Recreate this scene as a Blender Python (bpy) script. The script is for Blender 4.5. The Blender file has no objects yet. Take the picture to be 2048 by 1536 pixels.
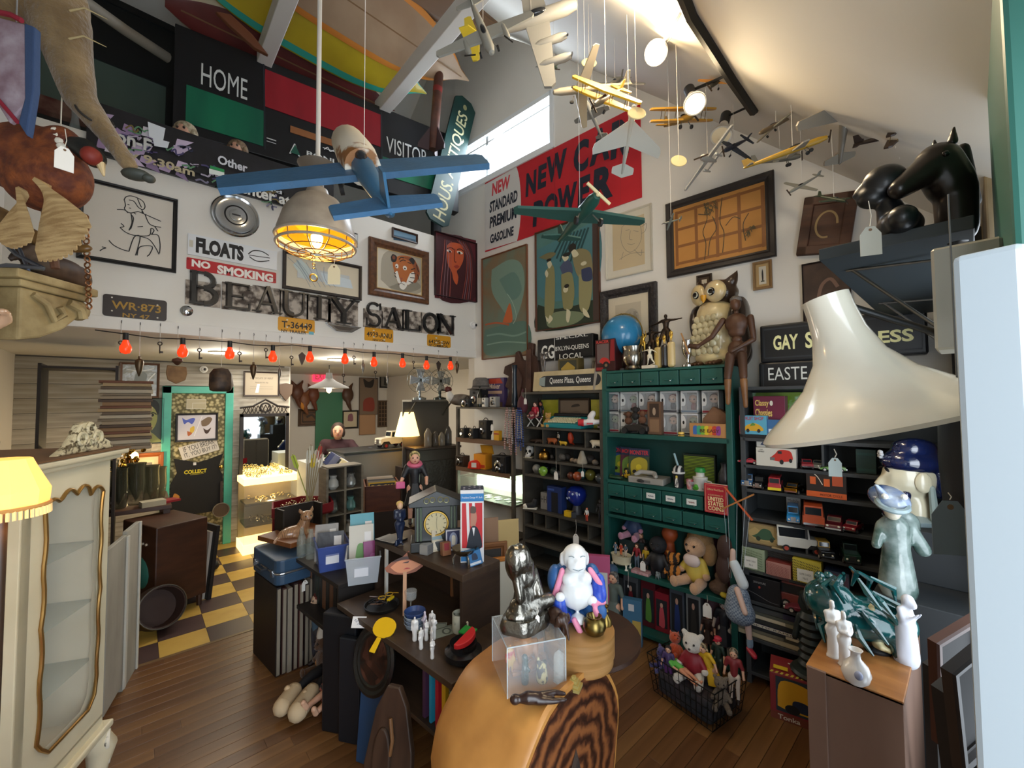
import bpy,bmesh,math,random
from mathutils import Vector as V,Matrix,Euler
random.seed(7)
sc=bpy.context.scene
COL=sc.collection
PI=math.pi;Cs=math.cos;Sn=math.sin
R_=math.radians
F=832.0;PITCH=R_(2.24);ROLL=R_(-.37);YAW=R_(42.11);CAM=V((0,0,1.87))
cf=V((Sn(YAW)*Cs(PITCH),Cs(YAW)*Cs(PITCH),Sn(PITCH)))
cr0=V((Cs(YAW),-Sn(YAW),0));cu0=cr0.cross(cf)
cr=Cs(ROLL)*cr0+Sn(ROLL)*cu0
cu=-Sn(ROLL)*cr0+Cs(ROLL)*cu0
cd=bpy.data.cameras.new('camera');cam=bpy.data.objects.new('camera',cd);COL.objects.link(cam)
cd.sensor_fit='HORIZONTAL';cd.sensor_width=36;cd.lens=F/2048*36;cd.clip_start=.02
cam.matrix_world=Matrix(((cr.x,cu.x,-cf.x,CAM.x),(cr.y,cu.y,-cf.y,CAM.y),(cr.z,cu.z,-cf.z,CAM.z),(0,0,0,1)))
sc.camera=cam
sc.view_settings.view_transform='Standard';sc.view_settings.look='None'
sc.view_settings.exposure=.85
sc.view_settings.gamma=1.0;sc.view_settings.use_curve_mapping=False
wd=bpy.data.worlds.new('world');sc.world=wd;wd.use_nodes=True
wd.node_tree.nodes['Background'].inputs[0].default_value=(.82,.91,1,1)
wd.node_tree.nodes['Background'].inputs[1].default_value=2.2
def alight(name,loc,target,w,h,power,col,spread=None):
 l=bpy.data.lights.new(name,'AREA');l.shape='RECTANGLE';l.size=w;l.size_y=h;l.energy=power;l.color=col
 o=bpy.data.objects.new(name,l);COL.objects.link(o);o.location=loc
 o.rotation_euler=(V(target)-V(loc)).to_track_quat('-Z','Y').to_euler()
 if spread:l.spread=spread
 return o
def Pt(name,loc,power,col,r=.03):
 l=bpy.data.lights.new(name,'POINT');l.energy=power;l.color=col;l.shadow_soft_size=r
 o=bpy.data.objects.new(name,l);COL.objects.link(o);o.location=loc;return o
def slight(name,loc,target,power,col,ang=70,blend=.6,r=.04):
 l=bpy.data.lights.new(name,'SPOT');l.energy=power;l.color=col;l.spot_size=R_(ang);l.spot_blend=blend;l.shadow_soft_size=r
 o=bpy.data.objects.new(name,l);COL.objects.link(o);o.location=loc
 o.rotation_euler=(V(target)-V(loc)).to_track_quat('-Z','Y').to_euler();return o
alight('storefront_daylight',(-.45,-1.0,1.75),(1.2,1.6,1.25),2.6,2.3,46,(.86,.93,1))
alight('clerestory_daylight',(3.35,3.45,4.85),(1.2,2.6,2.6),1.2,.5,40,(.80,.90,1))
alight('back_room_ceiling_light',(1.9,5.9,2.33),(1.9,5.9,0),1.8,1.4,20,(1,.93,.82))
def ray(x,y):return cf+(x-1024)/F*cr-(y-768)/F*cu
def GZ(x,y,z=.0):d=ray(x,y);return CAM+d*((z-CAM.z)/d.z)
def LY(x,y,Y):d=ray(x,y);return CAM+d*(Y/d.y)
def DD(x,y,D):return CAM+ray(x,y)*D
BETA=R_(5.64);NR=V((Cs(BETA),Sn(BETA),0));UR=V((Sn(BETA),-Cs(BETA),0));CORN=V((3.05,4.035,0))
CW=NR.dot(CORN);Zr_=-PI/2+BETA
def RW(x,y,d=.0):q=ray(x,y);return CAM+q*((CW-d-NR.dot(CAM))/NR.dot(q))
def RP(s,d,z):return CORN+UR*s-NR*d+V((0,0,z))
def RS(P):return(P-CORN).dot(UR)
def lin(h):
 h=h.lstrip('#');c=[int(h[i:i+2],16)/255 for i in(0,2,4)]
 return tuple(x/12.92 if x<=.04045 else((x+.055)/1.055)**2.4 for x in c)+(1,)
MC={}
def M(col,rough=.5,metal=0.,C2=None,sc_=6.,st=(1,1,1),lo=.35,hi=.65,Bp=0.,bsc=40.,Em=0.,trans=0.,ior=1.45,Co=0.,Al=1.,kind='noise',col3=None,dist=0.,sheen=0.,Ec=None,detail=4.):
 key=(col,rough,metal,C2,sc_,st,lo,hi,Bp,bsc,Em,trans,Co,Al,kind,col3,dist,sheen,Ec)
 if key in MC:return MC[key]
 m=bpy.data.materials.new('m_'+col.lstrip('#'));m.use_nodes=True;nt=m.node_tree;b=nt.nodes['Principled BSDF'];I=b.inputs
 I['Base Color'].default_value=lin(col);I['Roughness'].default_value=rough;I['Metallic'].default_value=metal
 I['Coat Weight'].default_value=Co;I['Coat Roughness'].default_value=.08
 if trans:I['Transmission Weight'].default_value=trans;I['IOR'].default_value=ior
 if Al<1:I['Alpha'].default_value=Al
 if sheen:I['Sheen Weight'].default_value=sheen
 if Em:I['Emission Color'].default_value=lin(Ec or col);I['Emission Strength'].default_value=Em
 if C2 or Bp:
  tc=nt.nodes.new('ShaderNodeTexCoord');mp=nt.nodes.new('ShaderNodeMapping');mp.inputs['Scale'].default_value=st
  nt.links.new(tc.outputs['Object'],mp.inputs['Vector'])
 if C2:
  if kind=='noise':
   t=nt.nodes.new('ShaderNodeTexNoise');t.inputs['Scale'].default_value=sc_;t.inputs['Detail'].default_value=detail;t.inputs['Distortion'].default_value=dist;out=t.outputs['Fac']
  elif kind in('wave','rings'):
   t=nt.nodes.new('ShaderNodeTexWave');t.inputs['Scale'].default_value=sc_;t.inputs['Distortion'].default_value=dist;t.inputs['Detail'].default_value=2
   if kind=='rings':t.wave_type='RINGS';t.rings_direction='SPHERICAL'
   out=t.outputs['Fac']
  elif kind=='voronoi':
   t=nt.nodes.new('ShaderNodeTexVoronoi');t.inputs['Scale'].default_value=sc_;out=t.outputs['Distance']
  elif kind=='cells':
   t=nt.nodes.new('ShaderNodeTexVoronoi');t.inputs['Scale'].default_value=sc_;out=t.outputs['Color']
  else:
   t=nt.nodes.new('ShaderNodeTexChecker');t.inputs['Scale'].default_value=sc_;out=t.outputs['Fac']
  nt.links.new(mp.outputs[0],t.inputs['Vector'])
  rp=nt.nodes.new('ShaderNodeValToRGB');e=rp.color_ramp.elements;e[0].position=lo;e[1].position=hi;e[0].color=lin(col);e[1].color=lin(C2)
  if col3:k=rp.color_ramp.elements.new((lo+hi)/2);k.color=lin(col3)
  nt.links.new(out,rp.inputs[0]);nt.links.new(rp.outputs[0],I['Base Color'])
  if Em and not Ec:nt.links.new(rp.outputs[0],I['Emission Color'])
 if Bp:
  n2=nt.nodes.new('ShaderNodeTexNoise');n2.inputs['Scale'].default_value=bsc;n2.inputs['Detail'].default_value=3;nt.links.new(mp.outputs[0],n2.inputs['Vector'])
  bp=nt.nodes.new('ShaderNodeBump');bp.inputs['Strength'].default_value=min(1,Bp);bp.inputs['Distance'].default_value=.01;nt.links.new(n2.outputs['Fac'],bp.inputs['Height']);nt.links.new(bp.outputs[0],I['Normal'])
 MC[key]=m;return m
def mm(m):return M(m)if isinstance(m,str)else m
def rotm(r):return Euler(r).to_matrix()if r is not None else None
class MB:
 def __init__(s,m=None):s.v=[];s.f=[];s.mi=[];s.mats=[];s.cur=0;s.T=None;(s.mat(m)if m else None)
 def mat(s,m):
  m=mm(m)
  if m not in s.mats:s.mats.append(m)
  s.cur=s.mats.index(m);return s
 def add(s,vs,fs):
  o=len(s.v)
  if s.T is not None:vs=[s.T@V(p)for p in vs]
  s.v+=[tuple(p)for p in vs];s.f+=[tuple(i+o for i in f)for f in fs];s.mi+=[s.cur]*len(fs);return s
 def bx(s,x0,x1,y0,y1,z0,z1):
  return s.add([(x0,y0,z0),(x1,y0,z0),(x1,y1,z0),(x0,y1,z0),(x0,y0,z1),(x1,y0,z1),(x1,y1,z1),(x0,y1,z1)],[(0,3,2,1),(4,5,6,7),(0,1,5,4),(1,2,6,5),(2,3,7,6),(3,0,4,7)])
 def box(s,c,size,rot=None):
  m=rotm(rot);a,b,d=(q/2 for q in size)
  p=[V((x,y,z))for z in(-d,d)for x,y in((-a,-b),(a,-b),(a,b),(-a,b))]
  p=[V(c)+(m@q if m else q)for q in p]
  return s.add(p,[(0,3,2,1),(4,5,6,7),(0,1,5,4),(1,2,6,5),(2,3,7,6),(3,0,4,7)])
 def bar(s,a,b,w,h=None):
  a=V(a);b=V(b);d=(b-a);L=d.length;q=d.to_track_quat('Z','Y').to_matrix();h=h or w
  p=[a+q@V((x*w/2,y*h/2,z*L))for z in(0,1)for x,y in((-1,-1),(1,-1),(1,1),(-1,1))]
  return s.add(p,[(0,3,2,1),(4,5,6,7),(0,1,5,4),(1,2,6,5),(2,3,7,6),(3,0,4,7)])
 def cyl(s,a,b,r0,r1=None,n=14,caps=True):
  a=V(a);b=V(b);r1=r0 if r1 is None else r1;d=b-a
  q=d.to_track_quat('Z','Y').to_matrix()if d.length>1e-9 else Matrix.Identity(3)
  ring=[V((Cs(2*PI*i/n),Sn(2*PI*i/n),0))for i in range(n)]
  vs=[a+q@(p*r0)for p in ring]+[b+q@(p*r1)for p in ring]
  fs=[(i,(i+1)%n,n+(i+1)%n,n+i)for i in range(n)]
  if caps:fs+=[tuple(range(n))[::-1],tuple(range(n,2*n))]
  return s.add(vs,fs)
 def tbe(s,pts,r,n=6,caps=True):
  pts=[V(p)for p in pts];k=len(pts);rs=r if isinstance(r,(list,tuple))else[r]*k
  vs=[];fs=[];t0=(pts[1]-pts[0]).normalized();nx=t0.orthogonal().normalized()
  for i,p in enumerate(pts):
   t=((pts[min(i+1,k-1)]-pts[max(i-1,0)])).normalized()
   nx=(nx-t*nx.dot(t));nx=nx.normalized()if nx.length>1e-6 else t.orthogonal().normalized();ny=t.cross(nx)
   vs+=[p+(nx*Cs(2*PI*j/n)+ny*Sn(2*PI*j/n))*rs[i]for j in range(n)]
  for i in range(k-1):fs+=[(i*n+j,i*n+(j+1)%n,(i+1)*n+(j+1)%n,(i+1)*n+j)for j in range(n)]
  if caps:fs+=[tuple(range(n))[::-1],tuple((k-1)*n+j for j in range(n))]
  return s.add(vs,fs)
 def lt(s,prof,c=(0,0,0),n=24,rot=None,sx=1.,sy=1.,wob=None):
  m=rotm(rot);vs=[];fs=[];c=V(c)
  for r,z in prof:
   for j in range(n):
    a=2*PI*j/n;k=wob(a,z)if wob else 1
    p=V((r*Cs(a)*sx*k,r*Sn(a)*sy*k,z));vs.append(c+(m@p if m else p))
  for i in range(len(prof)-1):fs+=[(i*n+j,i*n+(j+1)%n,(i+1)*n+(j+1)%n,(i+1)*n+j)for j in range(n)]
  if prof[0][0]>1e-5:fs.append(tuple(range(n))[::-1])
  if prof[-1][0]>1e-5:fs.append(tuple((len(prof)-1)*n+j for j in range(n)))
  return s.add(vs,fs)
 def ell(s,c,rad,n=14,m=8,rot=None):
  rad=(rad,)*3 if isinstance(rad,(int,float))else rad
  pr=[(max(1e-6,Sn(PI*i/m)),-Cs(PI*i/m))for i in range(m+1)]
  q=rotm(rot);vs=[];fs=[];c=V(c)
  for r,z in pr:
   for j in range(n):
    p=V((r*Cs(2*PI*j/n)*rad[0],r*Sn(2*PI*j/n)*rad[1],z*rad[2]));vs.append(c+(q@p if q else p))
  for i in range(m):fs+=[(i*n+j,i*n+(j+1)%n,(i+1)*n+(j+1)%n,(i+1)*n+j)for j in range(n)]
  return s.add(vs,fs)
 def ps(s,poly,y0,y1,rot=None,c=(0,0,0)):
  m=rotm(rot);k=len(poly);c=V(c)
  vs=[V((x,y0,z))for x,z in poly]+[V((x,y1,z))for x,z in poly]
  vs=[c+(m@p if m else p)for p in vs]
  return s.add(vs,[tuple(range(k)),tuple(range(k,2*k))[::-1]]+[((i+1)%k,i,k+i,k+(i+1)%k)for i in range(k)])
 def trs(s,c,R,r,n=24,m=6,rot=None,sy=1.):
  q=rotm(rot);vs=[];fs=[];c=V(c)
  for i in range(n):
   a=2*PI*i/n
   for j in range(m):
    b=2*PI*j/m;p=V(((R+r*Cs(b))*Cs(a),(R+r*Cs(b))*Sn(a)*sy,r*Sn(b)));vs.append(c+(q@p if q else p))
  for i in range(n):fs+=[(i*m+j,((i+1)%n)*m+j,((i+1)%n)*m+(j+1)%m,i*m+(j+1)%m)for j in range(m)]
  return s.add(vs,fs)
 def cap(s,a,ra,b,rb,n=10):s.cyl(a,b,ra,rb,n);s.ell(a,ra,n,6);s.ell(b,rb,n,6);return s
 def sd(s,name,parent=None):return s.bd(name,parent,True)
 def bd(s,name,parent=None,smooth=False,bev=0.,ang=40):
  me=bpy.data.meshes.new(name);me.from_pydata(s.v,[],s.f)
  for m in s.mats or[M('888888')]:me.materials.append(m)
  me.polygons.foreach_set('material_index',s.mi)
  if smooth:
   me.polygons.foreach_set('use_smooth',[True]*len(s.f));me.set_sharp_from_angle(angle=R_(ang))
  me.update();o=bpy.data.objects.new(name,me);COL.objects.link(o)
  if parent:o.parent=parent
  if bev:
   b=o.modifiers.new('bevel','BEVEL');b.width=bev;b.segments=2;b.limit_method='ANGLE'
  return o
def tag(o,label,cat,Gp=None,kind=None):
 if label:o['label']=label
 if cat:o['category']=cat
 if Gp:o['group']=Gp
 if kind:o['kind']=kind
 return o
def Tg(name,label,cat,loc=(0,0,0),rz=0.,Gp=None,rot=None,scale=1.,mat=None):
 o=bpy.data.objects.new(name,None);COL.objects.link(o);o.empty_display_size=.05
 if mat is not None:o.matrix_world=mat
 else:o.location=loc;o.rotation_euler=rot or(0,0,rz);o.scale=(scale,)*3 if isinstance(scale,(int,float))else scale
 return tag(o,label,cat,Gp)
def put(o,loc,rz=0.,rot=None,scale=1.):
 o.location=loc;o.rotation_euler=rot or(0,0,rz);o.scale=(scale,)*3 if isinstance(scale,(int,float))else scale;return o
def struct(o):o['kind']='structure';return o
def dup(root,loc,rz=None,label=None,Gp=None,rot=None,scale=None):
 r=root.copy();COL.objects.link(r);r.location=loc
 if rot:r.rotation_euler=rot
 elif rz is not None:r.rotation_euler=(0,0,rz)
 if scale:r.scale=(scale,)*3
 if label:r['label']=label
 if Gp:r['group']=Gp
 for ch in root.children:
  c=ch.copy();COL.objects.link(c);c.parent=r
  for g in ch.children:d=g.copy();COL.objects.link(d);d.parent=c
 return r
def Bb(name,m,items,parent=None,vox=.01,sm=6,smf=.5):
 b=MB(m)
 for it in items:
  if len(it)==4:b.cap(*it,n=12)
  elif len(it)==2:b.ell(it[0],it[1],14,10)
  else:b.ell(it[0],it[1],14,10,it[2])
 o=b.bd(name,parent)
 r=o.modifiers.new('fuse','REMESH');r.mode='VOXEL';r.voxel_size=vox;r.use_smooth_shade=True
 if sm:k=o.modifiers.new('smooth','SMOOTH');k.iterations=sm;k.factor=smf
 return o
TC={}
def text2d(t,bold=0.,shear=0.,sp=1.):
 key=(t,bold,shear,sp)
 if key not in TC:
  c=bpy.data.curves.new('t','FONT');c.body=t;c.size=1;c.offset=bold;c.shear=shear;c.space_character=sp;c.resolution_u=3
  o=bpy.data.objects.new('t',c);COL.objects.link(o);me=bpy.data.meshes.new_from_object(o)
  vs=[(v.co.x,v.co.y)for v in me.vertices];fs=[tuple(p.vertices)for p in me.polygons]
  bpy.data.objects.remove(o);bpy.data.curves.remove(c);bpy.data.meshes.remove(me)
  x0=min(v[0]for v in vs);x1=max(v[0]for v in vs);y0=min(v[1]for v in vs);y1=max(v[1]for v in vs)
  TC[key]=([((x-x0)/(x1-x0),(y-y0)/(y1-y0))for x,y in vs],fs)
 return TC[key]
def ribbon(pts,w):
 out=[];k=len(pts);P=[V((p[0],p[1],0))for p in pts]
 for i in range(k):
  t=(P[min(i+1,k-1)]-P[max(i-1,0)]);t=t.normalized()if t.length>1e-9 else V((1,0,0));out.append((P[i],V((-t.y,t.x,0))*w/2))
 return out
def crv(pts,n=6):
 """Catmull-Rom through 2D points"""
 P=[pts[0]]+list(pts)+[pts[-1]];out=[]
 for i in range(1,len(P)-2):
  for j in range(n):
   t=j/n;q=[]
   for a in range(len(pts[0])):
    p0,p1,p2,p3=(P[i+k][a]for k in(-1,0,1,2));q.append(.5*(2*p1+(p2-p0)*t+(2*p0-5*p1+4*p2-p3)*t*t+(3*p1-p0-3*p2+p3)*t**3))
   out.append(tuple(q))
 return out+[tuple(pts[-1])]
def Dw(b,w,h,Sh,x0=0.,z0=0.,y=0.,dy=.0004,T=None):
 """flat print in the x-z plane facing -y; shapes in 0..1"""
 k=0
 for s in Sh:
  k+=1;yy=y-k*dy;c=s[1];b.mat(M(c,.55)if isinstance(c,str)else c)
  X=lambda u:x0+u*w
  Z=lambda v:z0+v*h
  if s[0]=='r':b.add([(X(s[2]),yy,Z(s[3])),(X(s[4]),yy,Z(s[3])),(X(s[4]),yy,Z(s[5])),(X(s[2]),yy,Z(s[5]))],[(0,1,2,3)])
  elif s[0]=='p':b.add([(X(p[0]),yy,Z(p[1]))for p in s[2]],[tuple(range(len(s[2])))])
  elif s[0]=='c':q=crv(list(s[2])+[s[2][0]],5)[:-1];b.add([(X(p[0]),yy,Z(p[1]))for p in q],[tuple(range(len(q)))])
  elif s[0]=='e':
   n=24;rt=s[6]if len(s)>6 else 0
   b.add([(X(s[2])+Cs(2*PI*i/n)*s[4]*w*Cs(rt)-Sn(2*PI*i/n)*s[5]*h*Sn(rt),yy,Z(s[3])+Cs(2*PI*i/n)*s[4]*w*Sn(rt)+Sn(2*PI*i/n)*s[5]*h*Cs(rt))for i in range(n)],[tuple(range(n))])
  elif s[0]in 'lq':
   pts=crv(s[3],5)if s[0]=='q' else s[3]
   rb=ribbon([(X(p[0]),Z(p[1]))for p in pts],s[2]);vs=[]
   for p,q in rb:vs+=[(p.x-q.x,yy,p.y-q.y),(p.x+q.x,yy,p.y+q.y)]
   b.add(vs,[(2*i,2*i+1,2*i+3,2*i+2)for i in range(len(rb)-1)])
  elif s[0]=='t':
   vs,fs=text2d(s[2],s[7]if len(s)>7 else 0,s[8]if len(s)>8 else 0,s[9]if len(s)>9 else 1)
   b.add([(X(s[3]+u*(s[5]-s[3])),yy,Z(s[4]+v*(s[6]-s[4])))for u,v in vs],fs)
 return b
def Cd(name,label,cat,loc,rz,w,h,Sh,back='d8d4c8',th=.004,Gp=None,rot=None,pname='print',anchor='c',rough=.6,r=0.):
 """a thin signboard: backing mesh + flat print; local x right, z up, faces -y; origin at centre ('c') or bottom centre ('b')"""
 t=Tg(name,label,cat,loc,rz,Gp,rot);z0=-h/2 if anchor=='c' else 0
 b=MB(M(back,rough)if isinstance(back,str)else back)
 if r:
  q=[]
  for cx,cz,a0 in((w/2-r,z0+r,-90),(w/2-r,z0+h-r,0),(-w/2+r,z0+h-r,90),(-w/2+r,z0+r,180)):
   q+=[(cx+r*Cs(R_(a0+a)),cz+r*Sn(R_(a0+a)))for a in(0,30,60,90)]
  b.ps(q,0,th)
 else:b.bx(-w/2,w/2,0,th,z0,z0+h)
 b.bd('board',t)
 if Sh:Dw(MB(),w,h,Sh,-w/2,z0,-.0002).bd(pname,t)
 return t
def Fm(name,label,cat,loc,rz,w,h,fw,fm,Sh,bg,fd=.025,matw=0.,matc='e8e2d2',Gp=None,rot=None,glass=False,prof=None,lip=None):
 """picture in a moulded frame: w,h outer size, centre origin, faces -y, back on y=0"""
 t=Tg(name,label,cat,loc,rz,Gp,rot);b=MB(mm(fm));W,H=w/2,h/2
 steps=prof or((0,0.),(0,.8),(.12,1.),(.55,.9),(.8,.55),(1,.5),(1,0))
 rings=[]
 for k,d in steps:
  i=k*fw;rings.append([(-W+i,-d*fd,-H+i),(W-i,-d*fd,-H+i),(W-i,-d*fd,H-i),(-W+i,-d*fd,H-i)])
 vs=[p for q in rings for p in q];fs=[]
 for a in range(len(rings)-1):fs+=[(a*4+j,a*4+(j+1)%4,a*4+4+(j+1)%4,a*4+4+j)for j in range(4)]
 b.add(vs,fs).bd('frame',t,bev=0)
 if lip:MB(mm(lip)).add([(sx*(W-fw-o),-fd*.56,sz*(H-fw-o))for o in(0,.006)for sx,sz in((-1,-1),(1,-1),(1,1),(-1,1))],[(j,(j+1)%4,4+(j+1)%4,4+j)for j in range(4)]).bd('gilt_lip',t)
 iw,ih=w-2*fw,h-2*fw
 if matw:MB(M(matc,.8)).bx(-iw/2,iw/2,-fd*.3,-fd*.1,-ih/2,ih/2).bd('mat_board',t);iw-=2*matw;ih-=2*matw
 b=MB(mm(bg)if not isinstance(bg,str)else M(bg,.7));b.bx(-iw/2,iw/2,-fd*.36,-fd*.05,-ih/2,ih/2);Dw(b,iw,ih,Sh,-iw/2,-ih/2,-fd*.36,.0003);b.bd('picture',t)
 if glass:MB(M('ffffff',.03,Al=.13)).bx(-iw/2,iw/2,-fd*.48,-fd*.46,-ih/2,ih/2).bd('glass',t)
 return t
WHITE=M('e9e6df',.75,C2='e2dfd7',sc_=1.2,Bp=.06,bsc=25)
CEILM=M('e6e3dc',.8,C2='e0dcd3',sc_=1,Bp=.05,bsc=12)
ROOF=lambda Y:2.83+.945*Y if Y<4.4 else 6.988-.945*(Y-4.4)
fl=struct(MB(M('2a1b10',.9)).bx(-1.3,3.7,-.6,4.035,-.06,-.004).bd('floor'))
PW=.083;WD=[M(a,.32,C2=b_,sc_=2.2,st=(.35,9,1),Bp=.05,bsc=60)for a,b_ in(('74502e','5b3c20'),('6a472a','50331b'),('7f5a34','664526'))]
pm=[]
for i,m in enumerate(WD):
 me=MB(m).bx(0,1,.0012,PW-.0012,-.004,0);o=me.bd('floor_board',fl,bev=.0012);pm.append(o)
first=list(pm)
for j in range(int((4.03+.5)/PW)):
 x=-1.3-random.random()*.8;y=4.031-(j+1)*PW
 while x<3.5:
  L=random.choice((.75,1.0,1.3,1.6));x1=min(x+L,3.5);x0=max(x,-1.25)
  if x1-x0>.08 and not(y<1.2 and x1<.9):
   s_=random.choice(pm)
   o=first.pop()if first else s_.copy()
   if not o.users_collection:COL.objects.link(o)
   o.location=(x0,y,0);o.scale=(x1-x0-.001,1,1)
  x+=L
tf=struct(MB(M('3a2b20',.9)).bx(-1.3,4.3,4.036,8.7,-.06,-.006).bd('floor'))
T0=GZ(315.6,1284.3);TS=.3048
tm=[MB(M(a,.38,C2=b_,sc_=3,st=(1,2,1),Bp=.04,bsc=30)).bx(.001,TS-.001,.001,TS-.001,-.006,0).bd('floor_tile',tf)for a,b_ in(('c0a050','ab8a40'),('4a3836','3d2e2e'))]
half=[MB(M(a,.38,C2=b_,sc_=3,Bp=.04,bsc=30)).bx(.001,TS-.001,4.037-(T0.y-TS),TS-.001,-.006,0).bd('floor_tile',tf)for a,b_ in(('c0a050','ab8a40'),('4a3836','3d2e2e'))]
fr=tm[:];fh=half[:]
for j in range(-1,9):
 for i in range(-4,9):
  k=(i+j)%2;k=1-k if True else k
  src=half if j<0 else tm;pool=fh if j<0 else fr
  o=pool.pop(pool.index(src[k]))if src[k]in pool else src[k].copy()
  if not o.users_collection:COL.objects.link(o)
  o.location=(T0.x+i*TS,T0.y+j*TS,0)
struct(MB(M('6b5233',.4)).bx(-1.2,3.2,4.02,4.05,-.01,.003).bd('trim_1'))
struct(MB(WHITE).bx(-1.3,3.06,4.035,4.24,2.395,3.74).bd('wall_left'))
b=MB(M('e4e1da',.6));b.bx(-1.3,3.06,4.022,4.10,2.385,2.475);struct(b.bd('trim_2',bev=.004))
struct(MB(M('d8d4cc',.8)).bx(-1.3,4.4,4.1,8.7,2.385,2.43).bd('ceiling'))
def rwpoly(b,pts,d0=0.,d1=-.12):
 k=len(pts);vs=[RP(s,d0,z)for s,z in pts]+[RP(s,d1,z)for s,z in pts]
 b.add(vs,[tuple(range(k)),tuple(range(k,2*k))[::-1]]+[((i+1)%k,i,k+i,k+(i+1)%k)for i in range(k)])
YS=lambda s:4.035-s*Cs(BETA)
SW0,SW1,ZW0,ZW1=-.42,RS(RW(1104,240)),4.53,5.08
b=MB(WHITE)
rd=(4.035-4.4)/Cs(BETA)
rwpoly(b,[(-.02,2.36),(SW1,2.36),(SW1,ZW0),(-.02,ZW0)])
rwpoly(b,[(-3.0,3.5),(-.02,3.5),(-.02,ZW0),(SW0,ZW0),(SW0,ROOF(YS(SW0))),(rd,ROOF(4.4)),(-3.0,ROOF(YS(-3.0)))])
rwpoly(b,[(SW0,ZW1),(SW1,ZW1),(SW1,ROOF(YS(SW1))),(SW0,ROOF(YS(SW0)))])
rwpoly(b,[(SW1,0),(4.2,0),(4.2,ROOF(YS(4.2))),(SW1,ROOF(YS(SW1)))])
rwpoly(b,[(-.02,0),(SW1,0),(SW1,2.36),(-.02,2.36)])
struct(b.bd('wall_right'))
b=MB(M('e8ecee',.5))
for(s0,s1,z0,z1,d)in((SW0,SW1,ZW0-.05,ZW0+.015,.03),(SW0,SW1,ZW1-.02,ZW1+.03,.02),(SW1-.02,SW1+.03,ZW0-.04,ZW1+.03,.02),(SW0,SW0+.04,ZW0,ZW1,.02),(.18,.215,ZW0,ZW1,-.02),(SW0,SW1,ZW1-.10,ZW1-.085,-.02)):
 rwpoly(b,[(s0,z0),(s1,z0),(s1,z1),(s0,z1)],d,d-.06)
w1=struct(b.bd('window_1'))
b=MB(M('eaf4ff',.05,Al=.12));rwpoly(b,[(SW0,ZW0),(SW1,ZW0),(SW1,ZW1),(SW0,ZW1)],-.05,-.054);b.bd('pane',w1)
def sheet(name,y0,y1,m,t=.08):
 b=MB(m);vs=[]
 for x in(-1.4,3.9):
  vs+=[(x,y0,ROOF(y0)),(x,y1,ROOF(y1)),(x,y1,ROOF(y1)+t),(x,y0,ROOF(y0)+t)]
 return struct(b.add(vs,[(0,1,2,3),(7,6,5,4),(0,4,5,1),(1,5,6,2),(2,6,7,3),(3,7,4,0)]).bd(name))
sheet('ceiling',-.3,4.39999,CEILM)
b=MB(CEILM);vs=[]
for x in(-1.4,4.1):vs+=[(x,4.4,6.988),(x,7.2,ROOF(7.2)),(x,7.2,ROOF(7.2)+.08),(x,4.4,7.07)]
struct(b.add(vs,[(0,1,2,3),(7,6,5,4),(0,4,5,1),(1,5,6,2),(2,6,7,3),(3,7,4,0)]).bd('ceiling'))
struct(MB(M('b9b6ae',.8)).bx(-1.3,3.06,4.24,7.2,3.5,3.56).bd('floor'))
struct(MB(M('cfcdc6',.8)).bx(-1.3,3.4,6.75,6.85,3.5,6.0).bd('wall_loft'))
struct(MB(M('b8b2a6',.8)).bx(-1.4,-.95,.0,8.7,0,7).bd('wall_side'))
struct(MB(M('d4cfc5',.8)).bx(1.62,4.4,8.45,8.6,0,2.4).bd('wall_far'))
struct(MB(M('d4cfc5',.8)).bx(4.0,4.2,4.0,8.6,0,2.4).bd('wall_far'))
struct(MB(M('d4cfc5',.8)).bx(3.07,4.1,4.05,4.2,0,2.4).bd('wall_far'))
pw=struct(MB(M('5f5a52',.9)).bx(-.95,1.66,6.725,6.85,0,2.4).bd('wall_rear'))
struct(MB(M('c9c4b8',.8)).bx(1.6,1.68,6.72,8.5,0,2.4).bd('wall_rear'))
DX0,DX1,DH=.24,.977,2.074
pls=[M(a,.7,C2=b_,sc_=3,st=(.5,1,8),Bp=.12,bsc=25)for a,b_ in(('b3ada2','8f897d'),('a8a297','88806f'),('bdb7ab','999284'))]
bases=[MB(m).bx(0,1,0,.022,.002,.158).bd('wall_board',pw)for m in pls]
fr=bases[:];z=0
while z<2.36:
 segs=[];x=-.95
 while x<1.66:
  L=random.choice((.8,1.1,1.4));segs.append((x,min(x+L,1.66)));x+=L
 for x0,x1 in segs:
  pcs=[(x0,x1)]if z>DH-.02 else[(x0,min(x1,DX0+.03)),(max(x0,DX1-.03),x1)]
  for a,c in pcs:
   if c-a>.03:
    o=fr.pop()if fr else random.choice(bases).copy()
    if not o.users_collection:COL.objects.link(o)
    o.location=(a,6.703+random.random()*.004,z);o.scale=(c-a-.002,1,min(1,(2.37-z)/.16))
 z+=.16
TEAL=M('4fb39c',.4,C2='459f8c',sc_=4)
dr=struct(MB(M('b7ad85',.7,C2='5d5636',sc_=26,kind='voronoi',lo=.12,hi=.62,col3='a89c72',Bp=.03,bsc=80)).bx(DX0+.085,DX1-.085,6.708,6.725,.005,DH-.08).bd('door_1'))
b=MB(TEAL);b.bx(DX0,DX0+.09,6.675,6.72,0,DH);b.bx(DX1-.09,DX1,6.675,6.72,0,DH);b.bx(DX0,DX1,6.675,6.72,DH-.09,DH);b.bd('casing',dr,bev=.006)
b=MB(M('c9a75a',.25,1));b.ell((DX1-.125,6.672,1.02),.028,12,8);b.cyl((DX1-.125,6.71,1.02),(DX1-.125,6.68,1.02),.012);b.bd('knob',dr,smooth=True)
DOORW=M('7f898e',.4)
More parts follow.
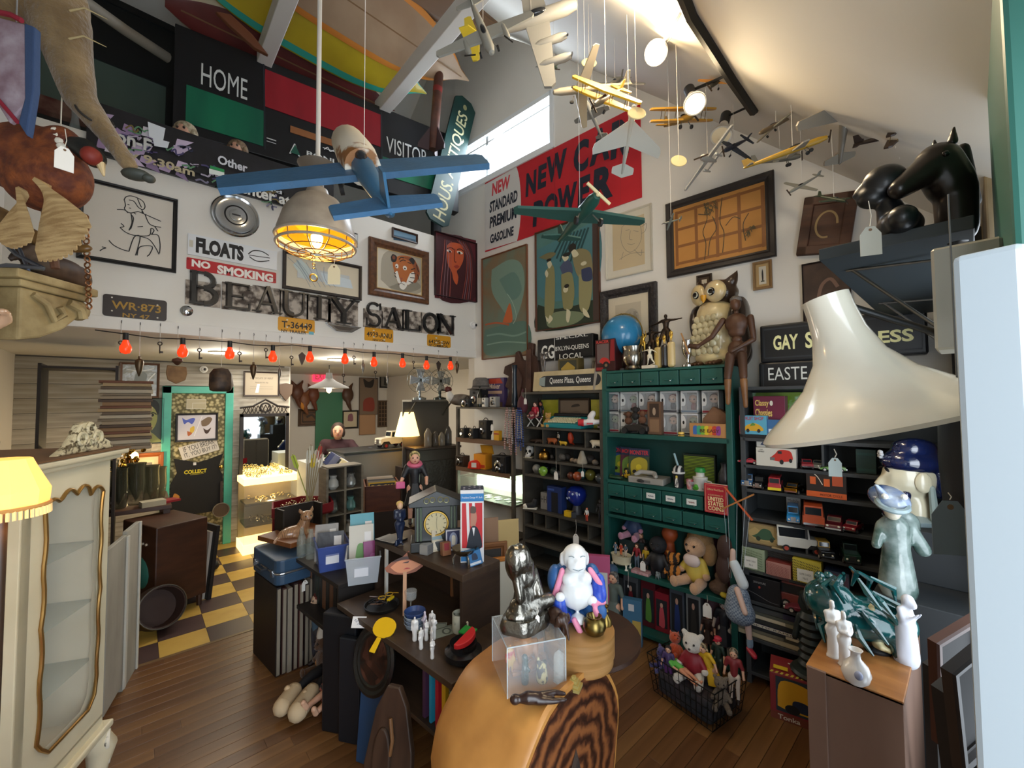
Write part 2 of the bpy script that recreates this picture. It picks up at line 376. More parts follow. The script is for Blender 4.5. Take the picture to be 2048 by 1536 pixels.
p0=DD(1948,800,.52);e=V((p0.x,p0.y,0));ex=V((.97,-.24,0)).normalized();ey=V((-ex.y,ex.x,0))
b=MB(DOORW);b.T=Matrix.Translation(e)@Matrix(((ex.x,ey.x,0,0),(ex.y,ey.y,0,0),(0,0,1,0),(0,0,0,1)))
b.bx(0,.82,-.045,0,.02,2.045);dr2=struct(b.bd('door_2',bev=.006))
b=MB(M('98a2a8',.35));b.T=Matrix.Translation(e)@Matrix(((ex.x,ey.x,0,0),(ex.y,ey.y,0,0),(0,0,1,0),(0,0,0,1)))
b.bx(-.012,.035,-.05,.012,.02,2.05);b.bd('edge_strip',dr2,bev=.008)
struct(MB(M('17191b',.6)).bx(3.3,3.47,-.12,.07,0,3.2).bd('trim_3',bev=.01))
struct(MB(M('7d6b4a',.7,C2='3a2f22',sc_=5,st=(1,1,.3),Bp=.3,bsc=20)).bx(2.55,3.3,-.18,-.06,1.0,3.0).bd('window_2',bev=.008))
struct(MB(M('2b5f55',.45)).bx(1.2,1.9,-.13,-.06,2.06,3.0).bd('trim_4',bev=.01))
struct(MB(M('8c8578',.8)).bx(-1.3,-.4,-.25,-.12,0,2.8).bd('wall_front'))
struct(MB(M('5a6a68',.8)).bx(1.9,3.5,-.25,-.12,0,.75).bd('wall_front'))
for k,(x,y)in enumerate(((530,110),(762,218))):
 P=LY(x,y,4.3);b=MB(M('dcdad4',.6));b.bx(P.x-.06,P.x+.06,2.3,4.33,P.z-.08,P.z+.08);struct(b.bd('beam',bev=.006))
class Pl:
 def __init__(s,O,ux,uz=(0,0,1)):
  s.O=V(O);s.ux=V(ux).normalized();s.uz=V(uz).normalized();s.n=s.uz.cross(s.ux);s.rz=math.atan2(s.ux.y,s.ux.x)
 def hit(s,x,y):d=ray(x,y);return CAM+d*((s.O-CAM).dot(s.n)/d.dot(s.n))
 def sz(s,x,y):P=s.hit(x,y)-s.O;return P.dot(s.ux),P.dot(s.uz)
 def at(s,a,z,d=0.):return s.O+s.ux*a+s.uz*z-s.n*d
 def rect(s,TL,BR):
  a,b=s.sz(*TL),s.sz(*BR);return(a[0]+b[0])/2,(a[1]+b[1])/2,abs(b[0]-a[0]),abs(a[1]-b[1])
class Tr:
 def __init__(s,pl,c,z,w,h):s.pl=pl;s.c=c;s.z=z;s.w=w;s.h=h
 def uv(s,x,y):a,b=s.pl.sz(x,y);return((a-s.c)/s.w+.5,(b-s.z)/s.h+.5)
 def l(s,col,w,pts):return('l',col,w,[s.uv(*p)for p in pts])
 def q(s,col,w,pts):return('q',col,w,[s.uv(*p)for p in pts])
 def p(s,col,pts):return('p',col,[s.uv(*p)for p in pts])
 def c_(s,col,pts):return('c',col,[s.uv(*p)for p in pts])
 def e(s,col,x,y,rx,ry,rt=0):a=s.uv(x,y);b=s.uv(x+rx,y);d=s.uv(x,y-ry);return('e',col,a[0],a[1],abs(b[0]-a[0]),abs(d[1]-a[1]),rt)
 def t(s,col,txt,bl,tr,*k):a=s.uv(*bl);b=s.uv(*tr);return('t',col,txt,a[0],a[1],b[0],b[1])+k
 def r(s,col,bl,tr):a=s.uv(*bl);b=s.uv(*tr);return('r',col,a[0],a[1],b[0],b[1])
PLL=Pl((0,4.035,0),(1,0,0));PLR=Pl(CORN,UR);PLD=Pl((0,6.70,0),(1,0,0))
def Wp(pl,name,label,cat,TL,BR,fw,fm,fn,bg,tilt=0.,d=.002,matw=0.,**kw):
 c,z,w,h=pl.rect(TL,BR);tr=Tr(pl,c,z,w-2*fw-2*matw,h-2*fw-2*matw)
 return Fm(name,label,cat,pl.at(c,z,d),pl.rz,w,h,fw,fm,fn(tr)if fn else[],bg,matw=matw,rot=(0,tilt,pl.rz),**kw)
def Wc(pl,name,label,cat,TL,BR,fn,back,th=.004,d=None,tilt=0.,lean=0.,**kw):
 c,z,w,h=pl.rect(TL,BR);tr=Tr(pl,c,z,w,h)
 return Cd(name,label,cat,pl.at(c,z,(th if d is None else d)+.001),pl.rz,w,h,fn(tr)if fn else[],back,th,rot=(lean,tilt,pl.rz),**kw)
INK='1b1a1c';BLK=M('141416',.4);Ch_=M('c9ccd0',.12,1);CREAM='e9e2d0'
def f_sketch(t):
 k=INK;w=.006
 L=[[(248,402),(252,395),(262,393),(275,397),(286,404),(290,414),(286,420),(277,416),(268,404),(258,401)],[(249,402),(251,412),(249,418),(254,424),(262,427),(276,424)],[(275,398),(279,408),(283,416)],[(255,410),(259,411)],[(258,417),(262,418)],[(283,420),(287,428),(283,424)],[(234,420),(249,421),(256,427)],[(262,428),(264,446),(258,462)],[(262,430),(267,438),(263,455),(260,460)],[(276,424),(290,430),(322,444)],[(290,430),(300,450),(322,456)],[(240,456),(252,466),(270,472),(298,472),(302,458),(308,462),(303,470)],[(242,448),(248,454),(241,456)],[(275,455),(286,454)],[(302,470),(316,472),(320,490),(319,508)],[(258,504),(268,476),(280,474),(276,496),(271,512)],[(280,474),(298,480),(310,495),(318,510)],[(274,512),(280,495),(304,494),(300,508),(294,514)],[(204,495),(212,497),(206,499),(200,503)],[(218,482),(228,492),(244,500),(258,504)],[(310,455),(316,464)],[(266,426),(272,430)]]
 return[t.q(k,w,q)for q in L]
Wp(PLL,'framed_drawing','black-framed ink line drawing of a seated woman beside the stuffed pheasant','drawing',(158,352),(352,547),.028,M('121214',.35),f_sketch,'d9d2c6')
t=Wc(PLL,'floats_sign','white acrylic soda fountain sign reading FLOATS above the red sign','sign',(376,467),(553,541),lambda t:[t.t(INK,'FLOATS',(391,506),(487,494),.06),t.q(INK,.008,[(496,509),(504,503),(514,502),(526,505),(537,512)]),t.l(INK,.006,[(497,511),(539,517)]),t.q(INK,.008,[(498,514),(508,521),(520,524),(538,522)]),t.r('c8c2b0',(378,494),(386,482))],M('e4e7ea',.25),th=.012)
Wc(PLL,'smoking_sign','red enamel sign with white words NO SMOKING','sign',(373,514),(552,567),lambda t:[t.t('f2ece4','NO',(383,533),(421,525),.05),t.t('f2ece4','SMOKING',(434,547),(546,549),.05),t.e('6b1014',376,518,1.5,1.5),t.e('6b1014',549,560,1.5,1.5)],M('b81c28',.35),th=.003,r=.008)
def hub(P,r,name,label,cat):
 t=Tg(name,label,cat,P,0);m=M('c4c8cc',.13,1)
 b=MB(m);b.lt([(r,0),(r*1.0,.012),(r*.95,.02),(r*.86,.014),(r*.80,.03),(r*.62,.022),(r*.5,.028)],n=40,rot=(PI/2,0,0));b.sd('rim_disc',t)
 b=MB(M('26272a',.35,.6));b.lt([(r*.52,.026),(r*.44,.03),(r*.3,.02)],n=32,rot=(PI/2,0,0));b.sd('dark_ring',t)
 b=MB(m);b.lt([(r*.3,.02),(r*.28,.034),(r*.2,.038),(0,.036)],n=28,rot=(PI/2,0,0));b.sd('centre_cap',t)
 b=MB(M('202124',.4));b.box((0,-.039,0),(r*.34,.004,r*.06));b.bd('emblem',t);return t
a=PLL.sz(471,433);hub(PLL.at(a[0],a[1],.002),.172,'hubcap','large round chrome hubcap with a dark centre above the FLOATS sign','hubcap')
a=PLL.sz(373,622)
t=Tg('wall_knob','small round chrome wall fitting below the NO SMOKING sign','fitting',PLL.at(a[0],a[1],.002));MB(Ch_).lt([(.04,0),(.04,.008),(.03,.014),(.016,.018),(.014,.03),(0,.032)],rot=(PI/2,0,0)).sd('disc',t)
def serif(ch):
 """strokes: (points, width) in a unit box; plus slabs"""
 K,N=.24,.11;S=lambda x,y,w=.3:([(x-w/2,y),(x+w/2,y)],.07)
 arc=lambda cx,cy,rx,ry,a0,a1:[(cx+rx*Cs(R_(a0+(a1-a0)*i/10)),cy+ry*Sn(R_(a0+(a1-a0)*i/10)))for i in range(11)]
 return{'B':[([(.22,0),(.22,1)],K),([(.1,.965),(.5,.965)],N),([(.1,.035),(.5,.035)],N),([(.3,.52),(.52,.52)],N),(arc(.5,.745,.27,.22,90,-90),.2),(arc(.5,.275,.34,.24,90,-90),.22)],'E':[([(.22,0),(.22,1)],K),([(.08,.96),(.86,.96)],N),([(.08,.04),(.9,.04)],N),([(.22,.5),(.66,.5)],N),([(.85,.78),(.85,.99)],.09),([(.88,.01),(.88,.25)],.09),([(.66,.38),(.66,.62)],.08)],'A':[([(.16,0),(.5,1)],N),([(.5,1),(.82,0)],K),([(.28,.33),(.72,.33)],N),S(.14,.03,.32),S(.84,.03,.38)],'U':[([(.2,1),(.2,.36)]+arc(.47,.34,.27,.28,180,270),K),(arc(.47,.34,.33,.3,270,360)+[(.8,1)],N),S(.2,.965,.42),S(.8,.965,.32)],'T':[([(.5,0),(.5,1)],K),([(.05,.95),(.95,.95)],N),([(.07,.72),(.07,.99)],.09),([(.93,.72),(.93,.99)],.09),S(.5,.035,.46)],'Y':[([(.14,1),(.5,.45),(.5,0)],K),([(.86,1),(.52,.45)],N),S(.16,.965,.4),S(.85,.965,.32),S(.5,.035,.46)],'S':[(arc(.5,.72,.3,.24,40,270)+arc(.5,.26,.32,.24,90,-140),.17),([(.83,.7),(.83,.98)],.08),([(.14,.03),(.14,.33)],.08)],'L':[([(.24,0),(.24,1)],K),([(.08,.04),(.86,.04)],N),([(.86,.02),(.86,.3)],.09),S(.24,.965,.42)],'O':[(arc(.5,.5,.36,.46,60,240),.2),(arc(.5,.5,.36,.46,240,420),.2)],'N':[([(.16,0),(.16,1)],N),([(.14,.98),(.84,.04)],K),([(.86,0),(.86,1)],N),S(.16,.035,.3),S(.86,.965,.3),S(.13,.965,.3)]}[ch]
bs=Tg('salon_sign','black raised serif letters BEAUTY SALON on mottled plaster tiles','sign',PLL.at(0,0,.002))
GL=M('17181a',.28,C2='242527',sc_=20,Co=.4);TILE=M('b8ada0',.8,C2='4f453d',sc_=16,lo=.42,hi=.6,Bp=.3,bsc=40)
for ch,x0,x1,yt,yb,xe,ytr,ybr in(('B',370,443,545,610,443,553,619),('E',443,506,568,619,0,0,0),('A',504,562,574,626,0,0,0),('U',558,617,584,634,0,0,0),('T',612,662,592,640,0,0,0),('Y',655,716,598,648,0,0,0),('S',726,765,605,654,0,0,0),('A',762,807,616,658,0,0,0),('L',803,843,622,662,0,0,0),('O',841,877,627,666,0,0,0),('N',872,908,630,668,0,0,0)):
 a=PLL.sz(x0,yb-5);c=PLL.sz(x1,yt+3);w=c[0]-a[0];h=c[1]-a[1]
 a2=PLL.sz((x0+x1)/2,yb);h=PLL.sz((x0+x1)/2,yt)[1]-a2[1];z0=a2[1]
 MB(TILE).bx(a[0],c[0]-.004,-.012,0,z0-.01,z0+h*.99 if ch not in 'BS' else z0+h*.7).bd('plaster_tile',bs)
 b=MB(GL)
 for k,(pts,wd_)in enumerate(serif(ch)):
  rb=ribbon([(a[0]+p[0]*w,z0+p[1]*h)for p in pts],wd_*w*.92);n=len(rb);vs=[]
  for p,q in rb:
   e=q*.55;y=-.034-k*.0008;vs+=[(p.x-q.x,-.012,p.y-q.y),(p.x-e.x,y,p.y-e.y),(p.x+e.x,y,p.y+e.y),(p.x+q.x,-.012,p.y+q.y)]
  b.add(vs,[(4*i+j,4*i+j+1,4*i+5+j,4*i+4+j)for i in range(n-1)for j in range(3)]+[(0,3,2,1),(4*n-4,4*n-3,4*n-2,4*n-1)])
 b.bd('letter',bs)
def plate(TL,BR,txt,bl,tr_,sub,sbl,str_,bg,fg,label,Ex=()):
 def fn(t):
  c=[t.t(fg,txt,bl,tr_,.02),t.t(fg,sub,sbl,str_,.02)]+[t.e('d8d2c4',*p,2,1.4)for p in((TL[0]+18,TL[1]+8),(BR[0]-18,TL[1]+8+(BR[1]-TL[1])*.28),(TL[0]+18,TL[1]+(BR[1]-TL[1])*.62),(BR[0]-18,BR[1]-7))]
  return c+[f(t)for f in Ex]
 return Wc(PLL,'licence_plate',label,'licence plate',TL,BR,fn,M(bg,.45),th=.004,r=.018,Gp='licence plates on the salon-sign wall')
plate((206,587),(333,643),'WR·873',(223,617),(322,612),'NY 47',(245,634),(300,631),'332a26','a8812c','worn dark brown licence plate WR 873 by itself below the drawing')
plate((556,632),(629,668),'T-36449',(563,655),(624,648),'NY TRAILER',(562,664),(612,663),'d99a1e','2a2320','yellow licence plate T-36449 with a blue corner sticker',(lambda t:t.r('6fb7c9',(617,669),(627,664)),))
plate((729,653),(786,687),'4929-ANU',(733,673),(783,668),'NEW YORK',(745,682),(771,680),'d99a1e','2a2320','yellow licence plate 4929-ANU in the middle of the lower row')
plate((854,668),(901,696),'64225-GW',(857,686),(899,683),'NY COMMERCIAL',(858,693),(896,691),'d4961f','2a2320','yellow licence plate 64225-GW nearest the corner')
t=Wc(PLL,'car_emblem','chrome wing-shaped car emblem between two yellow plates','emblem',(648,646),(722,668),lambda t:[],M('b9bcc0',.15,1),th=.01)
for o in list(t.children):bpy.data.objects.remove(o)
c,z,w,h=PLL.rect((648,646),(722,668));b=MB(M('b9bcc0',.18,1));b.ps([(-w/2,h*.5),(w/2,h*.45),(w*.22,-h*.5),(-w*.2,-h*.5)],-.012,0);b.bd('wing',t,bev=.004);MB(M('4a4038',.5)).ps([(-w*.3,h*.22),(w*.3,h*.2),(w*.16,-h*.25),(-w*.15,-h*.25)],-.0135,-.0115).bd('inlay',t)
def f_map(t):return[t.p('c9d4cf',[(585,530),(608,560),(622,540),(600,518)]),t.p('d3dcdf',[(640,545),(700,560),(705,578),(650,570)])]+[t.q('8a97a0',.004,[(575+i*18,515+i*5),(600+i*12,540+i*4),(620+i*10,575)])for i in range(6)]+[t.l('9aa7ad',.01,[(592,520),(620,565)])]
Wp(PLL,'framed_map','dark-framed faded nautical chart partly behind the caged lamp','map',(565,500),(722,602),.03,M('2a211c',.4),f_map,'c9ccca',matw=.09,matc='d9cdb4')
def f_tiger(t):
 o='b5652a';k='1e1613';w='e8e2d6'
 return[t.c_('a9a08e',[(760,560),(800,590),(845,580),(845,520),(800,500),(765,510)]),t.c_('8d8676',[(775,575),(815,585),(840,575),(820,560)]),t.c_(o,[(786,540),(784,525),(793,514),(806,512),(820,515),(830,524),(832,540),(828,556),(816,570),(803,573),(793,563)]),t.c_('8f4a22',[(800,514),(822,517),(833,530),(838,548),(830,566),(822,560),(826,540),(818,524)]),t.c_(k,[(780,515),(784,509),(792,514),(790,524),(782,524)]),t.c_(k,[(816,520),(822,516),(828,522),(825,530)]),t.e('7a3d20',786,516,3,4),t.c_(w,[(788,546),(793,543),(797,556),(800,566),(794,565)]),t.c_(w,[(818,548),(826,545),(827,560),(816,570),(811,566)]),t.c_(w,[(797,566),(806,564),(813,570),(806,580),(798,576)]),t.e(w,792,533,3.2,4.5),t.e(w,808,537,4,4.5),t.e(k,791,534,1.4,1.6),t.e(k,808,538,1.7,1.7),t.p('a4553e',[(797,556),(804,557),(801,561)]),t.q(k,.005,[(800,561),(800,567),(795,570)]),t.q(k,.005,[(800,567),(808,571)])]+[t.q(k,.009,q)for q in([(796,520),(800,516),(806,517)],[(798,524),(804,521),(810,523)],[(787,552),(791,556)],[(786,546),(790,549)],[(820,540),(828,538)],[(820,548),(829,548)],[(818,556),(827,557)],[(815,563),(824,567)],[(813,526),(820,528)],[(830,530),(835,545)],[(833,550),(836,562)])]
Wp(PLL,'tiger_painting','painting of a tiger head in a stepped brown and gilt frame','painting',(736,474),(855,610),.085,M('4a2f1e',.4,C2='6b4428',sc_=30,st=(1,1,1)),f_tiger,'cfc8b6',fd=.04,lip='c9a35a')
def f_red(t):
 h='3a1c22';hl='8d6f78'
 return[t.p('5d1c26',[(868,462),(952,482),(952,606),(868,596)]),t.c_('40161d',[(872,470),(930,478),(950,540),(945,600),(872,592)]),t.c_('c0562e',[(892,492),(900,486),(916,488),(925,496),(925,520),(918,536),(912,543),(915,555),(912,570),(905,560),(902,545),(893,525)]),t.e('e9e2d4',897,503,5,2.6),t.e('e9e2d4',918,506,6,2.8),t.e('1c1210',898,504,2,2.4),t.e('1c1210',917,507,2.3,2.6),t.q('6b2418',.012,[(908,498),(907,522),(911,525)]),t.c_('9a3323',[(905,533),(912,531),(917,534),(911,538)]),t.q('1c1210',.01,[(892,498),(900,496),(906,500)]),t.q('1c1210',.01,[(912,500),(919,499),(926,504)])]+[t.q(hl if i%3 else 'a8564a',.008,[(888+i*4,480+i),(885+i*5,520+i*2),(880+i*6.2,565+i),(878+i*6.5,596)])for i in range(4)]+[t.q(hl if i%2 else '9a4438',.008,[(912+i*4,480+i*2),(930+i*2,510),(930+i*3,550),(922+i*4,600)])for i in range(5)]
Wp(PLL,'woman_painting','dark red painting of a long-haired wide-eyed woman next to the corner','painting',(868,463),(951,606),.01,M('2c1216',.5),f_red,'4a1a22',fd=.04)
Wp(PLL,'small_painting','small blue landscape picture above the tiger painting','painting',(783,455),(834,489),.02,M('3b2417',.4),lambda t:[t.p('3f5f78',[(786,470),(830,480),(830,487),(786,480)])],'6f93ad')
Wc(PLL,'notice_sign','white metal notice with black border partly hidden by the caged lamp','sign',(580,431),(717,497),lambda t:[('l',INK,.012,[(.02,.06),(.98,.06),(.98,.94),(.02,.94),(.02,.06)]),('t',INK,'N',.05,.25,.14,.75,.04),('t',INK,'ING.',.72,.25,.95,.75,.04)],M('dfe0dc',.4),th=.003)
Wc(PLL,'graffiti_card','small black card with white scrawl behind the lamp top','card',(650,420),(673,452),lambda t:[t.q('e8e8e8',.01,[(654,432),(664,428),(668,436),(656,442),(668,446)])],M('1d1d20',.5),th=.003,d=.02)
def seccam(P,rz,label):
 t=Tg('security_camera',label,'security camera',P,rz,'dome security cameras');MB(M('e8e8e6',.4)).lt([(.045,0),(.045,.018),(.04,.024),(0,.024)],rot=(PI/2,0,0)).sd('base',t)
 b=MB(M('e8e8e6',.4));b.ell((0,-.03,0),.034);b.sd('ball',t);b=MB(M('0d0d10',.1));b.ell((.008,-.058,-.002),(.017,.01,.017));b.sd('lens',t)
a=PLL.sz(945,651);seccam(PLL.at(a[0],a[1],.002),0,'white dome security camera near the corner right of SALON'.replace(' right of',' past'))
a=PLD.sz(407,739);seccam(PLD.at(a[0],a[1],.01),0,'white dome security camera on the plank wall above the teal door')
SOF=4.02
pts=[LY(x,y,SOF-.03)for x,y in((190,660),(252,668),(310,676),(366,678),(420,681),(460,684),(505,690),(546,692),(585,690),(620,694),(655,697),(690,699),(720,704),(748,706),(780,707),(805,709),(830,713),(853,714),(880,717),(901,716))]
tag(MB(M('1d1b1a',.6)).tbe(pts,.004,5).bd('light_string_wire'),'thin black wire of the red bulb string under the soffit','wire')
RB=M('e8431d',.25,Em=.55,Ec='ff3a10')
proto=None
for k,(x,y)in enumerate(((252,666),(366,676),(460,682),(546,690),(620,692),(690,697),(748,704),(805,707),(853,712),(901,714))):
 P=LY(x,y,SOF-.03);lab='red glass bulb on the string, '+('first','second','third','fourth','fifth','sixth','seventh','eighth','ninth','tenth')[k]+' from the black licence plate side'
 if proto is None:
  proto=Tg('red_bulb',lab,'light bulb',P,0,'red bulbs along the soffit');MB(M('1a1a1a',.5)).lt([(.016,.0),(.017,-.05)],n=12).sd('socket',proto)
  MB(RB).lt([(.014,-.05),(.022,-.075),(.033,-.1),(.034,-.12),(.024,-.142),(0,-.15)],n=14).sd('glass',proto)
 else:dup(proto,P,0,lab)
IRON=M('3a332d',.5,.6);BRASS=M('8a6b35',.35,1)
def hang(x,ytop,ybot,kind,lab,grp='keepsakes hanging on strings from the soffit'):
 P=LY(x,ytop,SOF-.005);Q=LY(x,ybot,SOF-.005);t=Tg({'key':'old_key','bob':'plumb_bob','bell':'cow_bell','pouch':'medallion','dart':'metal_dart','spear':'spear_point'}[kind],lab,{'key':'key','bob':'plumb bob','bell':'bell','pouch':'medallion','dart':'dart','spear':'spearhead'}[kind],Q,0,grp)
 L=P.z-Q.z;MB(M('cfcac0',.8)).cyl((0,0,0),(0,0,L),.0022,n=5).bd('string',t);MB(M('8d8d8d',.4,1)).tbe([(0,.008,L+.02),(0,-.008,L+.012),(0,0,L)],.003,5).bd('hook',t)
 if kind=='key':
  b=MB(IRON);b.trs((0,0,-.012),.012,.004,14,6,(PI/2,0,0));b.cyl((0,0,-.022),(0,0,-.085),.004,n=8);b.box((.01,0,-.075),(.018,.004,.014));b.sd('key_body',t)
 elif kind=='bob':
  b=MB(M('5b4a36',.4,.8));b.lt([(.0,0),(.008,-.002),(.008,-.02),(.022,-.03),(.026,-.05),(.018,-.1),(.004,-.145),(0,-.15)],n=14);b.sd('bob_body',t)
 elif kind=='spear':
  b=MB(M('4a4038',.5,.5));b.ps([(0,0),(.03,-.03),(.022,-.07),(0,-.12),(-.022,-.07),(-.03,-.03)],-.006,.006);b.bd('blade',t)
 elif kind=='dart':
  b=MB(M('77736c',.35,.9));b.lt([(.004,0),(.006,-.03),(.014,-.045),(.012,-.09),(.004,-.12),(0,-.16)],n=10);b.sd('shaft',t)
 elif kind=='bell':
  b=MB(M('2f2620',.5,.4,C2='54402f',sc_=20));b.lt([(0,-.01),(.05,-.02),(.075,-.06),(.082,-.15),(.07,-.19),(.05,-.2)],n=10,sy=.5,wob=lambda a,z:1+.06*Sn(5*a+z*40));b.sd('bell_body',t)
 else:
  b=MB(M('4a2f22',.5));b.lt([(0,0),(.03,-.012),(.035,-.03),(.012,-.055),(0,-.06)],n=12);b.sd('knot',t);b=MB(M('8d6b45',.8,C2='6f5134',sc_=15));b.ps([(-.06,-.06),(.055,-.07),(.06,-.12),(.05,-.17),(-.005,-.2),(-.055,-.17),(-.065,-.12)],-.012,.012);b.bd('leather_pouch',t,bev=.006)
for x,yt,yb,k,lab in((242,646,682,'key','iron key on a string beside the first red bulb'),(279,650,712,'bob','brass plumb bob hanging before the foil-covered picture'),(320,652,684,'key','iron key on a short string between the first two red bulbs'),(355,657,715,'pouch','tan leather pouch with a dark knot hanging over the teal door'),(399,661,697,'key','iron key on a string just past the second red bulb'),(443,664,733,'bell','dark rusty cow bell hanging over the teal door'),(479,669,704,'key','iron key on a string beside the third red bulb'),(507,671,724,'bob','slim plumb bob hanging in front of the framed certificate'),(532,674,697,'key','old iron key on a short string beside the fourth red bulb'),(559,676,730,'dart','steel dart hanging at the edge of the framed certificate'),(583,678,712,'key','iron key dangling between the fourth and fifth red bulbs'),(604,680,704,'spear','dark spearhead hanging beside the fifth red bulb'),(687,688,748,'key','small key low on a string before the barn lamp'),(708,690,712,'key','black key on a short string beside the sixth red bulb'),(726,691,720,'dart','dark pointed dart hanging near the seventh red bulb'),(751,693,742,'key','tiny key on a long string below the seventh red bulb'),(775,695,745,'dart','long grey dart hanging before the framed pictures of the back room'),(827,700,722,'key','small key on a string beside the eighth red bulb'),(877,704,722,'spear','dark iron point on a ring beside the ninth red bulb'),(914,706,722,'bob','short black weight hanging after the last red bulb')):
 hang(x,yt,yb,k,lab)
def f_metro(t):
 S=[];rnd=random.Random(3)
 for i in range(26):
  x=190+rnd.random()*170;y=225+(x-190)*.32+rnd.random()*70
  S.append(t.p(rnd.choice(('b9a3c4','cbb9d2','a68cb4','d9d3dd','8f7a9c')),[(x,y),(x+10+rnd.random()*26,y+4+rnd.random()*8),(x+8+rnd.random()*24,y+14+rnd.random()*14),(x-4,y+10+rnd.random()*8)]))
 for i in range(46):
  x=190+rnd.random()*360;y=228+(x-190)*.42+rnd.random()*60
  S.append(t.q(rnd.choice(('191a1f','4b4470','7d7a93','5f8f6a','b0a8bb','2e3352','7b6a3a')),.008+rnd.random()*.006,[(x,y),(x+6+rnd.random()*8,y-6+rnd.random()*10),(x+10+rnd.random()*10,y+8*rnd.random()),(x+4+rnd.random()*22,y+10*rnd.random()),(x+16+rnd.random()*12,y+2)]))
 W='cfd0cb'
 S+=[t.p('dfe4ea',[(295,252),(330,265),(325,292),(298,282)]),t.p('dfe4ea',[(305,284),(338,292),(334,304),(308,300)]),t.t(W,'Mon-F',(200,283),(303,288),.03),t.t('bdb08f','by 9:30am',(240,324),(388,345),.03),t.t('d9dbe2','Other',(433,334),(492,335),.03),t.t('cfd4d8','MetroCard',(433,358),(560,388),.03),t.t('e6e6e0','or enter at 20',(433,379),(613,408),.03),t.p('e8efe8',[(416,344),(446,352),(446,360),(416,354)]),t.p('2f9a58',[(418,338),(446,346),(446,352),(418,344)])]
 return S
Wc(PLL,'transit_sign','long black transit notice covered with graffiti and torn stickers','sign',(176,203),(664,441),f_metro,M('1a1a1d',.4,C2='25242a',sc_=9),th=.03,d=.035)
tag(MB(M('5e4a34',.7,C2='4a3a28',sc_=6,st=(.3,1,6))).bx(-.3,1.1,4.26,4.30,3.56,4.06).bd('wooden_board'),'plain brown board standing behind the graffiti sign','board')
A_=LY(350,45,4.40);B_=LY(853,251,4.145);SB=Pl((A_.x,A_.y,0),(B_.x-A_.x,B_.y-A_.y,0));sbw=(V((B_.x,B_.y,0))-V((A_.x,A_.y,0))).length+.42;ztop=(A_.z+B_.z)/2;sbh=.92
t=Tg('scoreboard','black sports scoreboard with HOME and VISITOR panels standing above the salon sign','scoreboard',SB.at(sbw/2,ztop-sbh/2),SB.rz)
MB(M('15161a',.45)).bx(-sbw/2,sbw/2,0,.12,-sbh/2,sbh/2).bd('cabinet',t,bev=.006)
tr=Tr(SB,sbw/2,ztop-sbh/2,sbw,sbh)
GR=M('1c7a58',.35,C2='15614a',sc_=3.2,st=(1,1,.2));RD=M('a31b2a',.4,C2='871422',sc_=3,st=(1,1,.2))
def pan(name,c,pts,m):
 q=[(tr.uv(*p)[0]*sbw-sbw/2,tr.uv(*p)[1]*sbh-sbh/2)for p in pts];x0=(q[0][0]+q[-1][0])/2;x1=(q[1][0]+q[2][0])/2;z1=(q[0][1]+q[1][1])/2;z0=(q[2][1]+q[3][1])/2
 MB(m).bx(x0,x1,-.008,.0,z0,z1).bd(name,t)
pan('green_panel',0,[(371,167),(527,225),(527,293),(373,247)],GR);pan('red_panel',0,[(528,136),(761,232),(761,295),(531,213)],RD);pan('green_panel',0,[(765,310),(880,355),(880,385),(765,350)],GR)
pan('indicator_strip',0,[(580,250),(690,290),(690,303),(581,263)],M('9a6238',.5))
Dw(MB(),sbw,sbh,[tr.t('dfe2e0','HOME',(402,170),(495,161),.0),tr.t('dfe2e0','VISITOR',(772,304),(854,303),.0),tr.t('dfe2e0','BONUS',(613,312),(690,326),.02),tr.l('23262d',.014,[(527,125),(530,300)]),tr.l('2a2d33',.014,[(762,225),(764,360)]),tr.t('e8e8e8','A',(578,308),(600,292),0),tr.p('1c5a48',[(580,306),(590,290),(600,312)]),tr.l('cfd2d2',.01,[(533,277),(552,283)]),tr.l('cfd2d2',.006,[(533,283),(552,289)]),tr.l('d8dcdc',.008,[(645,296),(672,306)]),tr.q('e8e8e8',.008,[(648,300),(655,296),(660,304),(670,300)])],-sbw/2,-sbh/2,-.009).bd('lettering',t)
for x in(-sbw*.4,sbw*.4):MB(M('1d1e20',.6)).bx(x-.05,x+.05,.02,.1,-sbh/2-(ztop-sbh-3.742),-sbh/2).bd('support',t)
def dollhead(x,y,s,lab,hair):
 P=LY(x,y,4.11);t=Tg('doll_head',lab,'doll',P,-.5,'doll heads on top of the transit sign');b=MB(M('d9a68c',.45));b.ell((0,0,0),(s*.8,s*.8,s));b.ell((0,0,-s*1.2),(s*.45,s*.45,s*.5));b.sd('head',t)
 b=MB(M(hair,.7,C2='8c7a60',sc_=40,Bp=.5,bsc=60));b.ell((0,s*.2,s*.25),(s*1.05,s*.95,s*.95));b.ell((-s*.8,.1*s,-s*.2),(s*.4,s*.5,s*.8));b.ell((s*.8,.1*s,-s*.2),(s*.4,s*.5,s*.8));b.sd('hair',t)
 b=MB(M('2a1c18',.3));[b.ell((e*s*.3,-s*.76,s*.05),s*.13,8,6)for e in(-1,1)];b.ell((0,-s*.76,-s*.45),(s*.16,s*.08,s*.07),8,6);b.sd('face',t)
dollhead(369,264,.075,'blonde doll head peeping over the graffiti sign below HOME','c9bda0');dollhead(474,298,.07,'brown-haired doll head peeping over the graffiti sign below the green panel','6b4c36')
t=Tg('window_sash','large dark window sash stored in the loft behind two bottles','window sash',LY(200,160,5.0),.03)
b=MB(M('14181a',.4));b.bx(-.55,.52,0,.05,.18,.72);b.bx(-.55,.52,0,.05,-.5,-.42);b.bx(.44,.52,0,.05,-.5,.2);b.bx(-.55,-.47,0,.05,-.5,.2);b.bx(-.55,.56,-.02,.06,.72,.78);b.bd('sash_frame',t)
